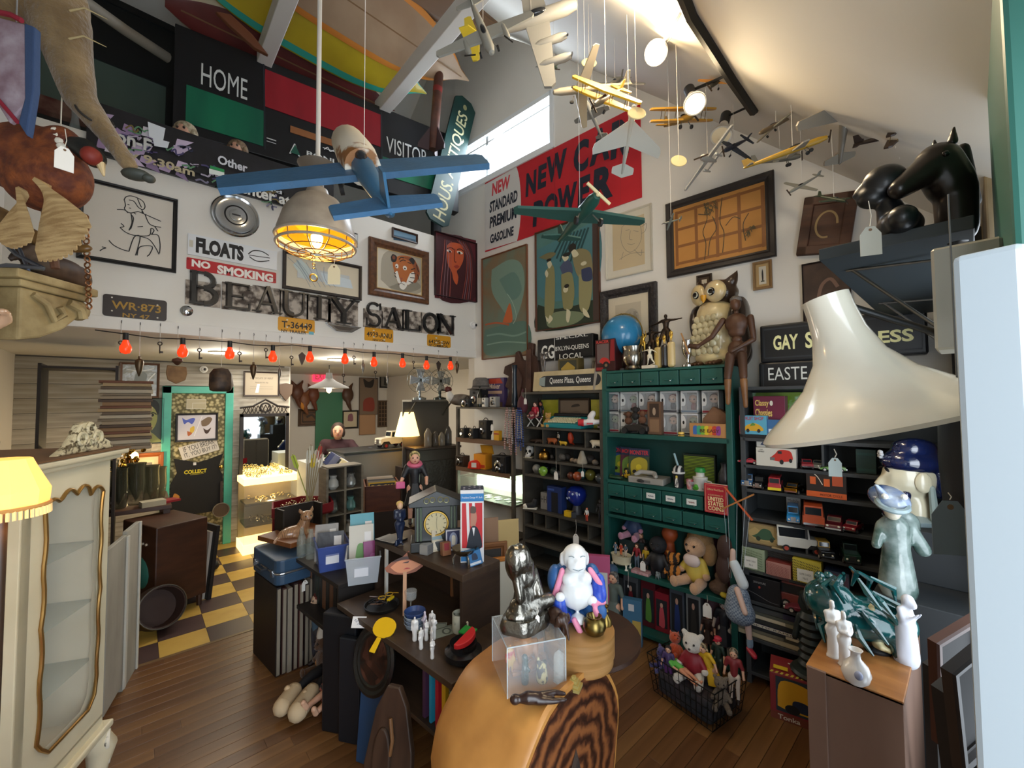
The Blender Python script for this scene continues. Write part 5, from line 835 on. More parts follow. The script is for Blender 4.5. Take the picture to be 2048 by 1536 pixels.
def trophy(lab,x,d,h,pose,J,base,m=GOLD,yaw=0.):return St('trophy',lab,'trophy',at(x,ZT,d),Zr_+yaw,h,m,J,base,vox=h*.018,Gp='sports trophies on the green cabinet')
BOWL=dict(haR=(.42,-.1,.62),wrR=(.38,-.08,.66),elR=(.25,-.02,.74),haL=(-.45,.1,.78),wrL=(-.38,.08,.78),elL=(-.25,.04,.8),knL=(-.02,-.15,.3),anL=(-.1,-.02,.08),toL=(-.12,-.08,.03),anR=(.22,.1,.1),knR=(.12,0,.3))
DISC=dict(haL=(-.55,.1,.72),wrL=(-.47,.08,.72),elL=(-.28,.03,.76),haR=(.5,-.1,.8),wrR=(.42,-.08,.8),elR=(.25,-.03,.8),knL=(-.12,-.1,.28),anL=(-.2,.0,.06),toL=(-.25,-.06,.03),knR=(.06,-.05,.26))
trophy('dark bronze figure of an athlete with outstretched arms beside the owl',1337,.2,.27,0,DISC,(.045,.16,'2f251c'),BRZ);trophy('dark bronze athlete trophy nearest the globe',1308,.14,.25,0,DISC,(.045,.1,'2a211a'),BRZ)
trophy('white bowler trophy on a flat marble base',1303,.29,.15,0,BOWL,(.055,.025,M('d9d0bc',.3),.035),M('e4dcc4',.35));trophy('gold figure trophy on a black column',1333,.28,.08,0,None,(.025,.18,M('141416',.25),.02),GOLD);trophy('gold figure on a cream double column',1347,.27,.09,0,None,(.03,.2,M('d9c28a',.35),.022),GOLD);trophy('small gold winged figure on a gold block',1320,.25,.09,0,dict(haR=(.15,0,1.05),wrR=(.14,0,.98),elR=(.15,0,.88)),(.03,.17,M('c9b06a',.3),.02),GOLD);trophy('slim gold figure at the back by the globe',1291,.2,.16,0,dict(haR=(.12,0,1.1),wrR=(.12,0,1.0),elR=(.14,0,.9)),(.03,.14,'3a2a1c'),GOLD)
jar('silver_cup','tall silver trophy cup next to the owl','trophy',at(1380,ZT,.25),[(.04,0),(.04,.015),(.014,.03),(.012,.06),(.035,.1),(.042,.15),(.036,.19),(.04,.2),(.034,.2),(0,.1)],M('b9b7b0',.15,1),'sports trophies on the green cabinet')
t=Tg('owl_statue','large glazed brown and cream owl on the green cabinet','statue',at(1441,ZT,.14),Zr_-.35,scale=1.04)
Bb('body',M('c9b48a',.3,C2='e0cf9a',sc_=6,Co=.6),[((0,0,.2),(.16,.14,.2)),((0,-.02,.36),(.13,.12,.12)),((0,-.03,.06),(.14,.13,.07))],t,.012)
Bb('head',M('3a2a1e',.3,Co=.6),[((0,0,.51),(.15,.13,.105)),((-.12,.0,.58),.04,(-.155,.01,.64),.01),((.12,.0,.58),.04,(.155,.01,.64),.01)],t,.011)
Bb('back',M('2f241c',.3,Co=.6),[((.02,.1,.28),(.15,.1,.25)),((.05,.15,.1),(.1,.08,.12))],t,.012)
for e in(-1,1):
 Bb('wing',M('3a2c22',.28,C2='2a1f18',sc_=20,Co=.7),[((e*.15,.02,.3),(.05,.11,.17),(0,e*.12,0)),((e*.15,.06,.16),(.035,.08,.14))],t,.011)
 b=MB(M('e0c78c',.3,C2='b9a98a',sc_=9,Co=.5));b.ell((e*.068,-.105,.51),(.072,.035,.075),18,10,(.1,0,e*.3));b.sd('face_disc',t);b=MB(M('15130f',.1));b.ell((e*.06,-.14,.505),(.028,.014,.028),12,8);b.sd('eye',t);b=MB(M('cfd2c4',.1));b.trs((e*.06,-.148,.505),.019,.004,14,6,(PI/2,0,e*.2));b.sd('iris',t)
 b=MB(M('5a3a22',.4));[b.cap((e*.06+k*.025-.025,-.1,.025),.018,(e*.06+k*.03-.03,-.17,.012),.008,8)for k in range(3)];b.sd('foot',t)
b=MB(M('d99a1e',.3));b.lt([(.022,0),(.016,-.03),(0,-.055)],(0,-.14,.49),10);b.sd('beak',t)
b=MB(M('d9cfa8',.35,C2='b5a982',sc_=10,Co=.5))
for r in range(6):
 for k in range(5-(r%2)):x=(k-(4-(r%2))/2)*.045;b.ell((x,-.135-.012*Cs(x*9)+(.0 if r<4 else .02),.1+r*.045),(.026,.016,.03),8,6,(.3,0,0))
o=b.sd('breast_feathers',t);o['kind']='stuff'
WDM=M('5a3a26',.5,C2='432a1b',sc_=8,st=(1,1,.4))
t=Tg('wooden_mannequin','jointed brown wooden figure sitting on the green cabinet corner with legs hanging','mannequin',at(1480,ZT,.33),Zr_);
for n_,it in(('head',[((0,-.01,.40),(.034,.04,.048))]),('neck',[((0,0,.33),.016,(0,0,.36),.014)]),('torso',[((0,0,.27),(.075,.05,.07)),((0,0,.21),(.055,.04,.04))]),('hips',[((0,0,.09),(.06,.045,.07))]),('waist',[((0,0,.16),(.035,.03,.03))]),('upper_arm',[((.085,0,.3),.022,(.1,0,.16),.018)]),('forearm',[((.1,0,.15),.018,(-.02,-.06,.075),.013)]),('upper_arm',[((-.085,0,.3),.022,(-.15,-.03,.19),.018)]),('forearm',[((-.15,-.03,.19),.018,(-.25,-.03,.13),.013),((-.25,-.03,.13),.02,(-.3,-.03,.14),.018)]),('thigh',[((-.035,-.03,.05),.032,(-.045,-.07,-.1),.024)]),('thigh',[((.035,-.03,.05),.032,(.05,-.07,-.1),.024)]),('shin',[((-.045,-.07,-.12),.024,(-.05,-.06,-.27),.015)]),('shin',[((.05,-.07,-.12),.024,(.055,-.06,-.29),.015)])):Bb(n_,WDM if n_!='shin' else M('8a6038',.5,C2='6b4526',sc_=8),it,t,.006)
b=MB(M('6b6660',.8));b.lt([(.037,0),(.036,.02),(.02,.035),(0,.038)],(0,-.004,.42),16);b.sd('cap',t);MB(M('b98a5a',.5)).bar((-.3,-.05,.08),(-.36,-.03,.24),.008).bd('baton',t)
rnd=random.Random(11);ZG=1.597
for r in range(2):
 for k,x in enumerate((1229,1266,1303,1345,1386,1428)):
  hc=('2a2422','5c3a2a','c9b48a','8a2a2a','3a3a44','d8d4c8')[(k*2+r*3)%6];lab=('first','second','third','fourth','fifth','sixth')[k]+' boxed big-headed figure from the typewriter side in the '+('lower','upper')[r]+' row'
  w=wid(x-17,x+17,.14);h=.165;t=Tg('boxed_figure',lab,'toy figure',at(x,ZG+r*.17,.14),Zr_,'boxed figures in the green cabinet')
  b=MB(M('d4d4d2',.4));b.bx(-w/2,w/2,-.06,.06,0,.02);b.bx(-w/2,w/2,-.06,.06,h-.012,h);b.bx(-w/2,-w/2+.006,-.06,.06,0,h);b.bx(w/2-.006,w/2,-.06,.06,0,h);b.bx(-w/2,w/2,.056,.06,0,h);b.bd('box_frame',t)
  Dw(MB(),w,h,[('r',('8d2430','3a3a40','6b7a8a')[(k+r)%3],.04,.02,.96,.11),('c','e4e2de',[(.02,.3),(.25,.34),(.3,.6),(.2,.85),(.02,.88)]),('e','141414',.15,.58,.06,.08)],-w/2,0,-.061).bd('print',t);MB(M('ffffff',.04,Al=.12)).bx(-w/2+.006,w/2-.006,-.0605,-.0595,.02,h-.012).bd('window',t)
  b=MB(M(rnd.choice(('d8b49c','c9a088','e0d8d0','8a9a7a')),.4));b.ell((w*.12,-.01,.105),(.034,.03,.032),12,8);b.sd('head',t);b=MB(M(hc,.6));b.ell((w*.12,.006,.117),(.037,.03,.03),12,8);b.sd('hair',t);b=MB(M('121212',.1));[b.ell((w*.12+e*.014,-.038,.102),.0065,8,6)for e in(-1,1)];b.sd('eyes',t);b=MB(M(rnd.choice(('2a2c34','7a2a30','3a4a3a','55585e')),.5));b.lt([(.018,.02),(.022,.05),(.014,.075)],(w*.12,-.005,0),10);b.sd('body',t)
t=Tg('monkey_car','dark toy car ridden by brown cartoon-free monkeys in front of the boxes'.replace(' cartoon-free',''),'toy',at(1272,ZG,.265),Zr_);MB(M('2a2624',.4)).ps([(-.1,.02),(.12,.02),(.12,.06),(.05,.08),(-.08,.06)],-.05,.04).bd('car_body',t,bev=.008);[MB(TYRE).lt([(.025,-.012),(.025,.012)],(x,y,.025),12,(PI/2,0,0)).sd('wheel',t)for x in(-.07,.08)for y in(-.05,.04)]
for x,z,c in((-.06,.1,'5c3a26'),(.06,.11,'6b4630'),(0,.14,'26221f')):b=MB(M(c,.8));b.ell((x,0,z),.032,10,8);b.ell((x,0,z+.05),.026,10,8);[b.ell((x+e*.03,0,z+.055),.012,8,6)for e in(-1,1)];b.sd('monkey',t)
Rx('tall_brown_box','tall narrow brown window box among the boxed figures','toy box',1299,1326,ZG,.255,'6b4e3a',[('r','3a2a20',.15,.52,.85,.94),('r','8a6a4e',.15,.08,.85,.46),('e','a89078',.5,.7,.12,.12)],d=.255,dp=.05)
t=Tg('paper_house','crumpled brown paper house shape behind the printed carton','paper bag',at(1434,ZG,.2),Zr_);MB(M('7d5a40',.8,C2='6b4a34',sc_=9,Bp=.4)).ps([(-.1,0),(.1,0),(.1,.15),(.03,.2),(-.01,.22),(-.08,.13)],-.04,.04).bd('bag',t,bev=.006)
Rx('rainbow_carton','kraft carton printed with a rainbow splash and bears','box',1381,1459,ZG,.098,'b5824e',[('c',c,[(.1+i*.1,.2),(.2+i*.1,.22),(.2+i*.1,.8),(.1+i*.1,.75)])for i,c in enumerate(('3a6ab0','3aa07a','7ab03a','d9c22a','d98a2a','c2402c','8a3a8a'))]+[('t','5a2a20','BE EASY',.28,.35,.78,.6,.02)],d=.28,dp=.045)
t=Tg('toy_burger','tiny yellow toy hamburger at the shelf edge','toy',at(1363,ZG,.3),Zr_);[MB(M(c,.4)).lt([(r,z0),(r*1.02,(z0+z1)/2),(r*.9,z1),(0,z1+.002)],n=14).sd(n_,t)for n_,c,r,z0,z1 in(('bun','e0b84a',.022,0,.008),('patty','5a3a1e',.023,.008,.014),('bun','e6c25a',.022,.014,.03))]
ZH=1.212
for k,(x,c,lab)in enumerate(((1238,'31518a','blue-spined comic at the back of the console shelf'),(1258,'5a2436','comic with a red title behind the console'),(1276,'3a4a2c','green and yellow comic nearest the console'))):Ct('comic_book',lab,'comic',at(x,ZH,.12+.03*k),Zr_+.08*k,.17,.25,.006,c,[('r','20304a',0,.75,1,1),('t','c9303c','MONSTER',.05,.8,.95,.95,.03),('c',('8a9a2a','6b8a3a','b5a02a')[k],[(.15,.1),(.8,.15),(.9,.6),(.5,.72),(.12,.55)]),('e','d8c22a',.5,.4,.14,.09),('e','1a1a1a',.3,.25,.1,.06)],'comics in the green cabinet',rot=(-.15,0,Zr_+.08*k))
Lq('toy_crab','small black and yellow toy insect before the comics','toy',1253,ZH,[((0,0,.04),(.03,.02,.03)),((-.02,-.02,.05),.007,(-.045,-.03,.0),.005),((.02,-.02,.05),.007,(.045,-.03,.0),.005),((0,0,.07),.016,(0,0,.08),.014)],M('c9a21e',.4,C2='1a1a16',sc_=40,lo=.45,hi=.5),.24)
t=Tg('game_console','flat grey video game console with a controller on top','game console',at(1297,ZH,.245),Zr_+.05);MB(M('9a968e',.45)).bx(-.14,.14,-.08,.09,0,.05).bd('case',t,bev=.006);MB(M('87837b',.45)).lt([(.06,.05),(.06,.055),(0,.055)],(0,.02,0),24).sd('disc_lid',t);b=MB(M('6e6b66',.5));b.bx(-.04,.04,-.084,-.08,.012,.03);b.bd('port',t)
o=Bb('controller',M('a39f98',.4),[((-.05,-.04,.085),.018,(.05,-.04,.085),.018),((-.06,-.04,.08),.02,(-.075,-.085,.07),.014),((.06,-.04,.08),.02,(.085,-.085,.065),.016)],t,.006);MB(M('2c2a2a',.4)).ell((-.03,-.1,.025),(.03,.015,.012)).sd('keyring',t)
Lq('leaf_dish','dark green leaf-shaped dish at the corner of the console shelf','dish',1231,ZH,[((0,0,.015),(.07,.045,.014)),((-.05,0,.02),.02,(-.08,0,.03),.006)],M('2c4a34',.25),.27)
t=Tg('striped_tumbler','novelty tumbler with a black and white dome lid and straw','cup',at(1356,ZH,.275),Zr_);MB(M('1c1c22',.3)).lt([(.03,0),(.042,.1),(.043,.105)],n=20).sd('cup',t);MB(M('d4d2cc',.3)).lt([(.046,.105),(.046,.118)],n=20).sd('rim',t);MB(M('20222a',.3,C2='d0d0cc',sc_=9,kind='wave',lo=.45,hi=.55)).lt([(.044,.118),(.04,.14),(.02,.16),(0,.165)],n=20).sd('dome',t);MB(M('8fb0b8',.4)).cyl((0,0,.15),(-.03,0,.25),.008,n=10).sd('straw',t);Dw(MB(),.06,.09,[('c','d8c25a',[(.4,.7),(.6,.7),(.62,.95),(.4,.95)]),('c','e4e2da',[(.3,.05),(.7,.05),(.62,.7),(.38,.7)]),('l','1c1c1c',.005,[(.35,.1),(.6,.65)]),('l','1c1c1c',.005,[(.5,.08),(.66,.5)])],-.03,.005,-.041).bd('decal',t)
Rx('striped_box','dark box printed with fine lime green lines','box',1368,1431,ZH,.24,M('1c2a20',.4),[('r','8aa02a',.03,.04+i*.046,.97,.062+i*.046)for i in range(20)],d=.13,dp=.05)
t=Tg('jar_mug','white lidded jar mug with a green topped bottle in it','mug',at(1399,ZH,.27),Zr_);MB(M('d2cfc6',.35,C2='8a6a5a',sc_=18,lo=.62,hi=.66)).lt([(.042,0),(.046,.01),(.046,.075),(.05,.08),(.05,.095),(.03,.1),(.028,.12),(.034,.14),(0,.145)],n=22).sd('cup',t);MB(M('2a8a3a',.4)).lt([(.036,.13),(.038,.14),(.03,.16),(0,.165)],n=16).sd('green_lid',t);MB(M('d2cfc6',.35)).tbe([(.045,0,.07),(.075,0,.065),(.075,0,.025),(.045,0,.015)],.006,8).sd('handle',t)
jar('shot_glass','small red and white printed glass beside the jar mug','glass',at(1378,ZH,.28),[(.02,0),(.026,.07),(.024,.07),(.018,.005)],M('b5565a',.2,C2='d8d0cc',sc_=20));Lq('green_frog','bright green toy frog in front of the jar mug','toy',1392,ZH,[((0,0,.018),(.03,.022,.018)),((0,-.02,.035),.014,(0,-.01,.03),.014)],'4fa02e',.3);jar('wine_goblet','small clear goblet at the shelf front','glass',at(1382,ZH,.3),[(.02,0),(.004,.006),(.004,.03),(.016,.04),(.02,.06)],M('c4ccd0',.05,Al=.4))
jar('dark_urn','dark patterned urn in the corner of the console shelf','urn',at(1449,ZH,.2),[(.035,0),(.05,.05),(.045,.12),(.025,.17),(.03,.2),(.028,.2)],M('23262e',.3,C2='4a4a50',sc_=14))
t=Tg('coin_book','red hardcover book UNITED STATES COINS standing at the drawer edge','book',at(1430,1.183,.345),Zr_-.05);MB(M('b02434',.45)).bx(-.075,.075,-.012,.012,-.1,.1).bd('cover',t,bev=.002);Dw(MB(),.15,.2,[('l','e0c890',.002,[(.06,.05),(.94,.05),(.94,.95),(.06,.95),(.06,.05)]),('t','e8d8a0','UNITED',.16,.42,.84,.56,.03),('t','e8d8a0','STATES',.16,.26,.84,.4,.03),('t','e8d8a0','COINS',.16,.1,.84,.24,.03),('t','e0c890','A GUIDE BOOK OF',.18,.6,.82,.65),('t','e0c890','Official Red Book',.14,.78,.86,.85)],-.075,-.1,-.0125).bd('title',t);MB(M('d8cfb8',.9)).bx(-.072,.074,-.009,.009,.0985,.1012).bd('pages',t)
t=Tg('marionette','marionette with a checked skirt and red shoe hanging from orange crossed sticks','marionette',at(1472,1.19,.40),Zr_)
for n_,a,b_ in(('control_stick',(-.075,.0,.09),(.085,0,-.1)),('control_stick',(.1,-.012,.07),(-.1,-.012,-.06))):MB(M('c2552a' if a[0]<0 else 'a8703a',.5)).bar(a,b_,.018,.01).bd(n_,t,bev=.002)
dz=-.62
for x,z in((-.06,.06),(.07,-.08),(.0,0),(-.08,-.05),(.05,.03)):MB(M('b9c9d0',.5)).cyl((x,-.01,z),(x*.5-.02,0,dz+.12),.0012,n=5).bd('string',t)
Bb('skirt',M('5a6a80',.7,C2='8f9cab',sc_=90,kind='checker'),[((-.01,0,dz+.02),.07,(-.01,.0,dz-.08),.085),((.02,-.02,dz-.08),.075,(-.03,.02,dz-.08),.075)],t,.012);Bb('sleeve',M('cfd8dc',.7),[((-.03,0,dz+.22),.03,(.02,0,dz+.1),.035)],t,.008);Bb('arm',M('d8b8a8',.5),[((-.035,0,dz+.3),.018,(-.04,0,dz+.2),.02),((0,-.06,dz+.08),.02,(.05,-.09,dz-.04),.018)],t,.007);Bb('leg',M('cdb0a6',.5),[((.04,0,dz-.14),.022,(.05,0,dz-.24),.018)],t,.007);Bb('sock',M('7d94a8',.6),[((.05,0,dz-.24),.02,(.05,0,dz-.28),.02)],t,.007);Bb('shoe',M('a82438',.35),[((.045,.0,dz-.3),.02,(.085,-.04,dz-.315),.017)],t,.006)
Bb('hair',M('3a241c',.7),[((-.09,.02,dz+.3),(.05,.04,.09)),((-.1,.02,dz+.16),(.05,.04,.1))],t,.01);
ZY=.497
Pu('pink_rabbit','pink plush rabbit in blue overalls at the back of the toy shelf',at(1265,ZY+.2,.1),Zr_,.3,'c98aa0',cloth='34486b',ear='none');Rx('toy_carton','dark carton under the pink plush rabbit','box',1240,1290,ZY,.19,'2a3a3a',d=.1,dp=.1)
t=Tg('ceramic_tub','cream footed ceramic tub heaped with small toy figures','tub',at(1239,ZY,.27),Zr_);MB(M('d8cfae',.3)).lt([(.05,.025),(.075,.04),(.085,.1),(.09,.105),(.08,.105),(0,.06)],n=24,sy=.7).sd('tub',t);[MB(M('e4e0d0',.3)).lt([(.014,0),(.006,.015),(.01,.04)],(x,y,0),10).sd('foot',t)for x in(-.06,.06)for y in(-.035,.035)]
for k,(x,c1,c2,lab)in enumerate(((1228,'6b7a8a','8a9ab0','grey-blue toy figure heaped in the tub'),(1239,'a8321e','d9602a','red toy figure heaped in the tub'),(1248,'5a6a78','c9b8a8','small blue-shirted figure heaped in the tub'))):Dl('tiny_figure',lab,at(x,ZY+.09,.26),Zr_,.1,top=c1,bot=c2,hair='3a2a22',Gp='tiny figures in the tub')
for x,d,h,c1,c2,hr,lab in((1270,.22,.2,'8d1f2a','5a6a7a','7a4a2a','red-sweatered toy boy on the toy shelf'),(1288,.2,.19,'d0b02a','5a4a3a','5a3a24','small toy figure in a yellow shirt'),(1278,.12,.26,'3a2a26','3a2a26','b5805a','brown toy figure behind the yellow shirt')):Dl('toy_figure',lab,at(x,ZY,d),Zr_,h,top=c1,bot=c2,hair=hr,Gp='toy figures on the toy shelf')
Pu('uniform_bear','black-uniformed plush policeman bear with a gold belt',at(1313,ZY,.24),Zr_,.34,M('15171d',.8),ear='none',cloth='12141a',pose='stand');Pu('tiger_plush','upright orange striped plush tiger',at(1342,ZY,.26),Zr_,.24,M('b5722a',.85,C2='231812',sc_=7,st=(1,1,6),kind='wave',dist=3,lo=.55,hi=.62),pose='stand')
Lq('orange_round_toy','round orange plush head at the back of the toy shelf','stuffed toy',1336,ZY,[((0,0,.3),(.065,.06,.065)),((0,0,.12),.05,(0,0,.24),.035)],'b0522a',.1,vox=.012)
t=Pu('cloth_doll','big soft doll with sandy curls and a yellow dress sitting on the toy shelf',at(1388,ZY,.22),Zr_-.25,.4,'c9a07c',cloth='d9c25a',ear='none',cat='doll',Gp=None);b=MB(M('a8845a',.9,Bp=.8,bsc=60));b.ell((0,.05,.32),(.1,.08,.09));b.ell((.08,.04,.25),(.05,.05,.09));b.ell((-.07,.04,.27),(.05,.05,.07));b.sd('curls',t);Bb('bib',M('d9c9c4',.7),[((0,-.06,.2),(.07,.035,.05))],t,.01)
Lq('stuffed_hedgehog','brown fuzzy toy beside the big soft doll','stuffed toy',1431,ZY,[((0,0,.05),(.07,.05,.05)),((.03,0,.1),.03,(.0,0,.13),.03)],M('5a4434',.9,Bp=.8,bsc=80),.26,vox=.01);Lq('yellow_bird_toy','small yellow and black toy bird at the shelf end','toy bird',1447,ZY,[((0,0,.02),(.05,.03,.018)),((-.03,0,.035),.015,(-.04,0,.04),.014)],'c9b02a',.29);Lq('grey_kitten','tiny grey kitten figurine at the front of the toy shelf','figurine',1311,ZY,quad(.05,.06,.35,.4,.2,.6,.25),'7a8484',.3,1.57)
Rx('lace_cloth','folded pink lace cloth at the front of the toy shelf','cloth',1262,1296,ZY,.02,M('b07a80',.9,C2='d0aeb0',sc_=40,Bp=.6),d=.27,dp=.08);Ct('maroon_book','maroon backed board leaning behind the soft doll','book',at(1443,ZY,.1),Zr_-.2,.14,.33,.02,'5c2438')
Pg(at(1282,ZY+.17,.3),Zr_,'white tag on the red-sweatered toy boy',.075,.06);Pg(at(1407,ZY,.325),Zr_,'large white tag hanging below the toy shelf',.1,.05);t=Pg(at(1252,ZY+.02,.32),Zr_,'looped white string hanging from the ceramic tub',.02,.12)
for k,(x,w,h,c,s_,lab)in enumerate(((1232,.12,.32,'3a3c3c','6b6e6c','dark grey boxed toy on the cabinet floor'),(1262,.16,.38,'55575a','8a2a34','grey window box with a red corner on the cabinet floor'),(1296,.15,.36,'5c1f26','5a8a3a','red and green boxed doll on the cabinet floor'),(1322,.1,.3,'8d2430','c9505a','crimson wrapped box on the cabinet floor'),(1352,.17,.4,'4a5460','2a3f7a','tall doll box with a blue dress inside'),(1384,.08,.4,'8a9094','3a3a3a','narrow silver-edged doll box'))):Rx('doll_box',lab,'toy box',x-14,x+14,.062,h,M(c,.3),[('r','23262a',.12,.12,.88,.82),('c',s_,[(.3,.15),(.7,.15),(.62,.6),(.38,.6)]),('e','c9a08c',.5,.68,.1,.06)],d=.16,dp=.1,Gp='boxed dolls on the cabinet floor')
Ct('pink_film_bag','crinkled pink plastic bag hanging behind the witch doll','bag',at(1425,.07,.1),Zr_,.26,.39,.05,M('6b5560',.25,Bp=.6,bsc=14))
Dl('witch_doll','pale doll in a long black dress standing in the cabinet',at(1440,.063,.24),Zr_,.4,skin='b8aca4',hair='2c2a2e',top='1e212b',bot='1c1f28',sk='191c26');Dl('gypsy_doll','doll in a dark brown coat and big hair in the cabinet',at(1408,.063,.24),Zr_,.28,hair='1c1816',top='3a2824',bot='2a1f1e',sk='33231f')
FR_,BK=Zr_+PI/2,Zr_-PI/2
Rx('classy_box','maroon boxed game Classy Chassies on the upper toy shelf','toy box',1512,1575,1.612+.105,.17,M('6e1f3a',.45),[('t','e8c46a','Classy',.06,.55,.5,.85,.02),('t','e8c46a','Chassies',.06,.2,.6,.5,.02),('e','e4dcc8',.58,.72,.05,.1)],d=.18,dp=.1)
Rx('fruit_box','light blue toy box Fruit Shop printed with a yellow truck','toy box',1482,1536,1.612+.02,.125,M('5aa8c4',.4),[('r','d9607a',0,0,.05,1),('t','b0303a','FRUIT SHOP',.18,.76,.9,.95,.02),('c','d9a82a',[(.2,.2),(.85,.2),(.8,.45),(.55,.6),(.25,.45)]),('c','5a8a3a',[(.4,.45),(.6,.5),(.5,.62)]),('e','2a2a2a',.32,.2,.06,.1),('e','2a2a2a',.72,.2,.06,.1)],d=.26,dp=.06)
Rx('blue_toy_box','blue and white toy box beside the fruit shop box','toy box',1538,1565,1.612,.12,'3a6a9a',[('r','d8dce0',.1,.1,.9,.5)],d=.24,dp=.07);Rx('black_tray','low black tray with two white knobs under the fruit shop box','tray',1484,1534,1.612,.018,'17181a',d=.25,dp=.1)
Rx('classy_support','plain dark carton under the maroon game box','box',1515,1572,1.612,.104,'2a2420',d=.17,dp=.1)
Ct('green_glass_panel','green and aqua glass panel at the back of the top toy shelf','glass panel',at(1560,1.612,.05),Zr_,.42,.3,.02,M('6b8a2e',.15,C2='a8d0b0',sc_=5,lo=.55,hi=.62))
Tc('toy_sports_car','low red toy sports car at the start of the shelf below the fruit box',at(1496,1.432,.26),Zr_+.15,.12,'b01f34','sport')
Rx('white_car_box','long white box picturing a red delivery van','toy box',1513,1592,1.432,.118,'cfccc0',[('t','3a3a3a','CHEVROLET',.05,.74,.22,.82,.02),('t','3a3a3a','1950',.1,.86,.18,.93),('c','c22f22',[(.38,.5),(.5,.72),(.6,.92),(.85,.9),(.92,.6),(.9,.4),(.7,.3),(.42,.35)]),('r','6e6e6c',.36,.35,.48,.5),('e','1c1c1c',.65,.28,.05,.13),('e','1c1c1c',.87,.38,.04,.11),('r','2a2a2c',.56,.72,.66,.86)],d=.27,dp=.06)
Rx('small_car_box','small white box with a blue car stacked on the long white box','toy box',1515,1541,1.552,.048,'b9b8b2',[('c','2a3a5a',[(.3,.3),(.5,.7),(.75,.5),(.8,.25)])],d=.26,dp=.05)
Tc('toy_sedan','red and white toy sedan seen from behind next to the white box',at(1612,1.432,.24),BK+.2,.15,'8a2028','sedan');Tc('toy_sedan','silver-grey toy sedan facing out beside the red one',at(1637,1.432,.23),FR_-.2,.14,'6b6a60','sedan');Tc('toy_sedan','light green toy sedan at the front below the lampshade tag',at(1663,1.432,.28),Zr_+.25,.13,'6b9a4a','sport')
Rx('green_crate_toy','dark green toy crate wagon beyond the divider','toy',1712,1752,1.432,.14,'1c3a34',[('r','234a42',.05,.1,.95,.2),('r','234a42',.05,.75,.95,.85)],d=.2,dp=.12)
Tc('toy_truck','blue toy pickup truck facing out on the third toy shelf',at(1495,1.272,.22),FR_+.1,.17,'2a5a8a','truck');Tc('toy_vintage_car','black vintage toy car beside the blue pickup',at(1517,1.272,.24),FR_,.14,'17181c','vintage');Tc('toy_bus','red toy bus with a yellow bumper seen from behind',at(1549,1.272,.24),BK+.1,.18,'a8242c','bus',ext=lambda t,L,W:MB(M('e0c81e',.4)).bx(.5*L,.53*L,-W*.5,W*.5,L*.08,L*.17).bd('yellow_bumper',t));Tc('toy_sedan','gold plated toy car beside the red bus',at(1586,1.272,.26),BK-.1,.17,M('b0862a',.2,1),'sedan')
Rx('orange_car_box','black and orange window box of model motorcycles','toy box',1611,1690,1.272,.15,'2a1f1a',[('r','d8622a',.0,.0,1,.22),('r','d8622a',.1,.5,.25,.8),('r','d8622a',.45,.45,.6,.75),('r','b8502a',.66,.5,.92,.92),('q','e8dcc8',.004,[(.18,.95),(.3,.8),(.42,.5)]),('t','2a1a14','MOTOR CYCLE',.35,.06,.9,.15)],d=.26,dp=.07)
Tc('toy_truck','bright blue toy delivery truck before a white card',at(1582,1.087,.26),FR_+.15,.17,'1f86c9','van');Rx('white_card_box','white backing card behind the bright blue truck','box',1570,1598,1.087,.14,'c4c8c8',[('t','5a5a60','Mobile',.1,.75,.9,.9)],d=.16,dp=.02)
Tc('toy_van','large orange toy camper van seen from behind',at(1622,1.087,.24),BK+.12,.27,'b8502a','bus');Tc('toy_sedan','maroon toy classic car with a chrome grille facing out',at(1664,1.087,.27),FR_,.2,'5a1420','sedan');Tc('toy_sedan','dark red toy car next to the porcelain fish hat',at(1700,1.087,.25),FR_-.2,.16,'8a1c2c','sedan');Rx('maroon_tape','flat maroon box under the orange van edge','box',1600,1625,1.087,.012,'4a1a22',d=.3,dp=.03)
Rx('puzzle_box','old wooden picture box with a green vintage car','picture box',1484,1561,.912,.135,M('8a7350',.6,C2='7a6544',sc_=8),[('r','a08a5a',.03,.06,.97,.94),('p','b59c66',[(.05,.5),(.3,.2),(.95,.2),(.95,.35),(.6,.5),(.3,.8)]),('c','3a5a40',[(.2,.35),(.35,.5),(.5,.78),(.68,.75),(.75,.5),(.8,.35),(.5,.25)]),('e','2a3a2c',.38,.28,.06,.11),('e','2a3a2c',.72,.3,.05,.1)],d=.26,dp=.05)
Tc('toy_vintage_van','white vintage toy delivery van with red spoked wheels',at(1594,.912,.25),Zr_+PI+.25,.25,'d4d4cc','van',wheel='b84a3a');Tc('toy_vintage_car','black vintage toy car with a yellow roof',at(1640,.912,.27),FR_+.35,.17,'1a1c20','vintage',roof='c9a24a');Tc('toy_vintage_car','dark green vintage toy car with a cream bumper',at(1692,.912,.26),FR_+.2,.19,'1c3a30','vintage')
Rx('wood_ruler','pale wooden strip lying on the picture box shelf edge','strip',1538,1562,.912,.008,'b09a70',d=.305,dp=.02)
def patt(bg,fg,n=9):
 S_=[('r',bg,0,0,1,1)]
 for i in range(n*2):
  for j in range(n):S_.append(('p',fg,[((i+.1)/n/2,(j+.2)/n),((i+.5)/n/2,(j+.75)/n),((i+.8)/n/2,(j+.6)/n),((i+.45)/n/2,(j+.1)/n)]))
 return S_+[('r','d8d6cc',.22,.22,.78,.74),('t','5a5a58','GAME CARDS',.3,.5,.7,.58),('t','5a5a58','No 6',.42,.32,.58,.42)]
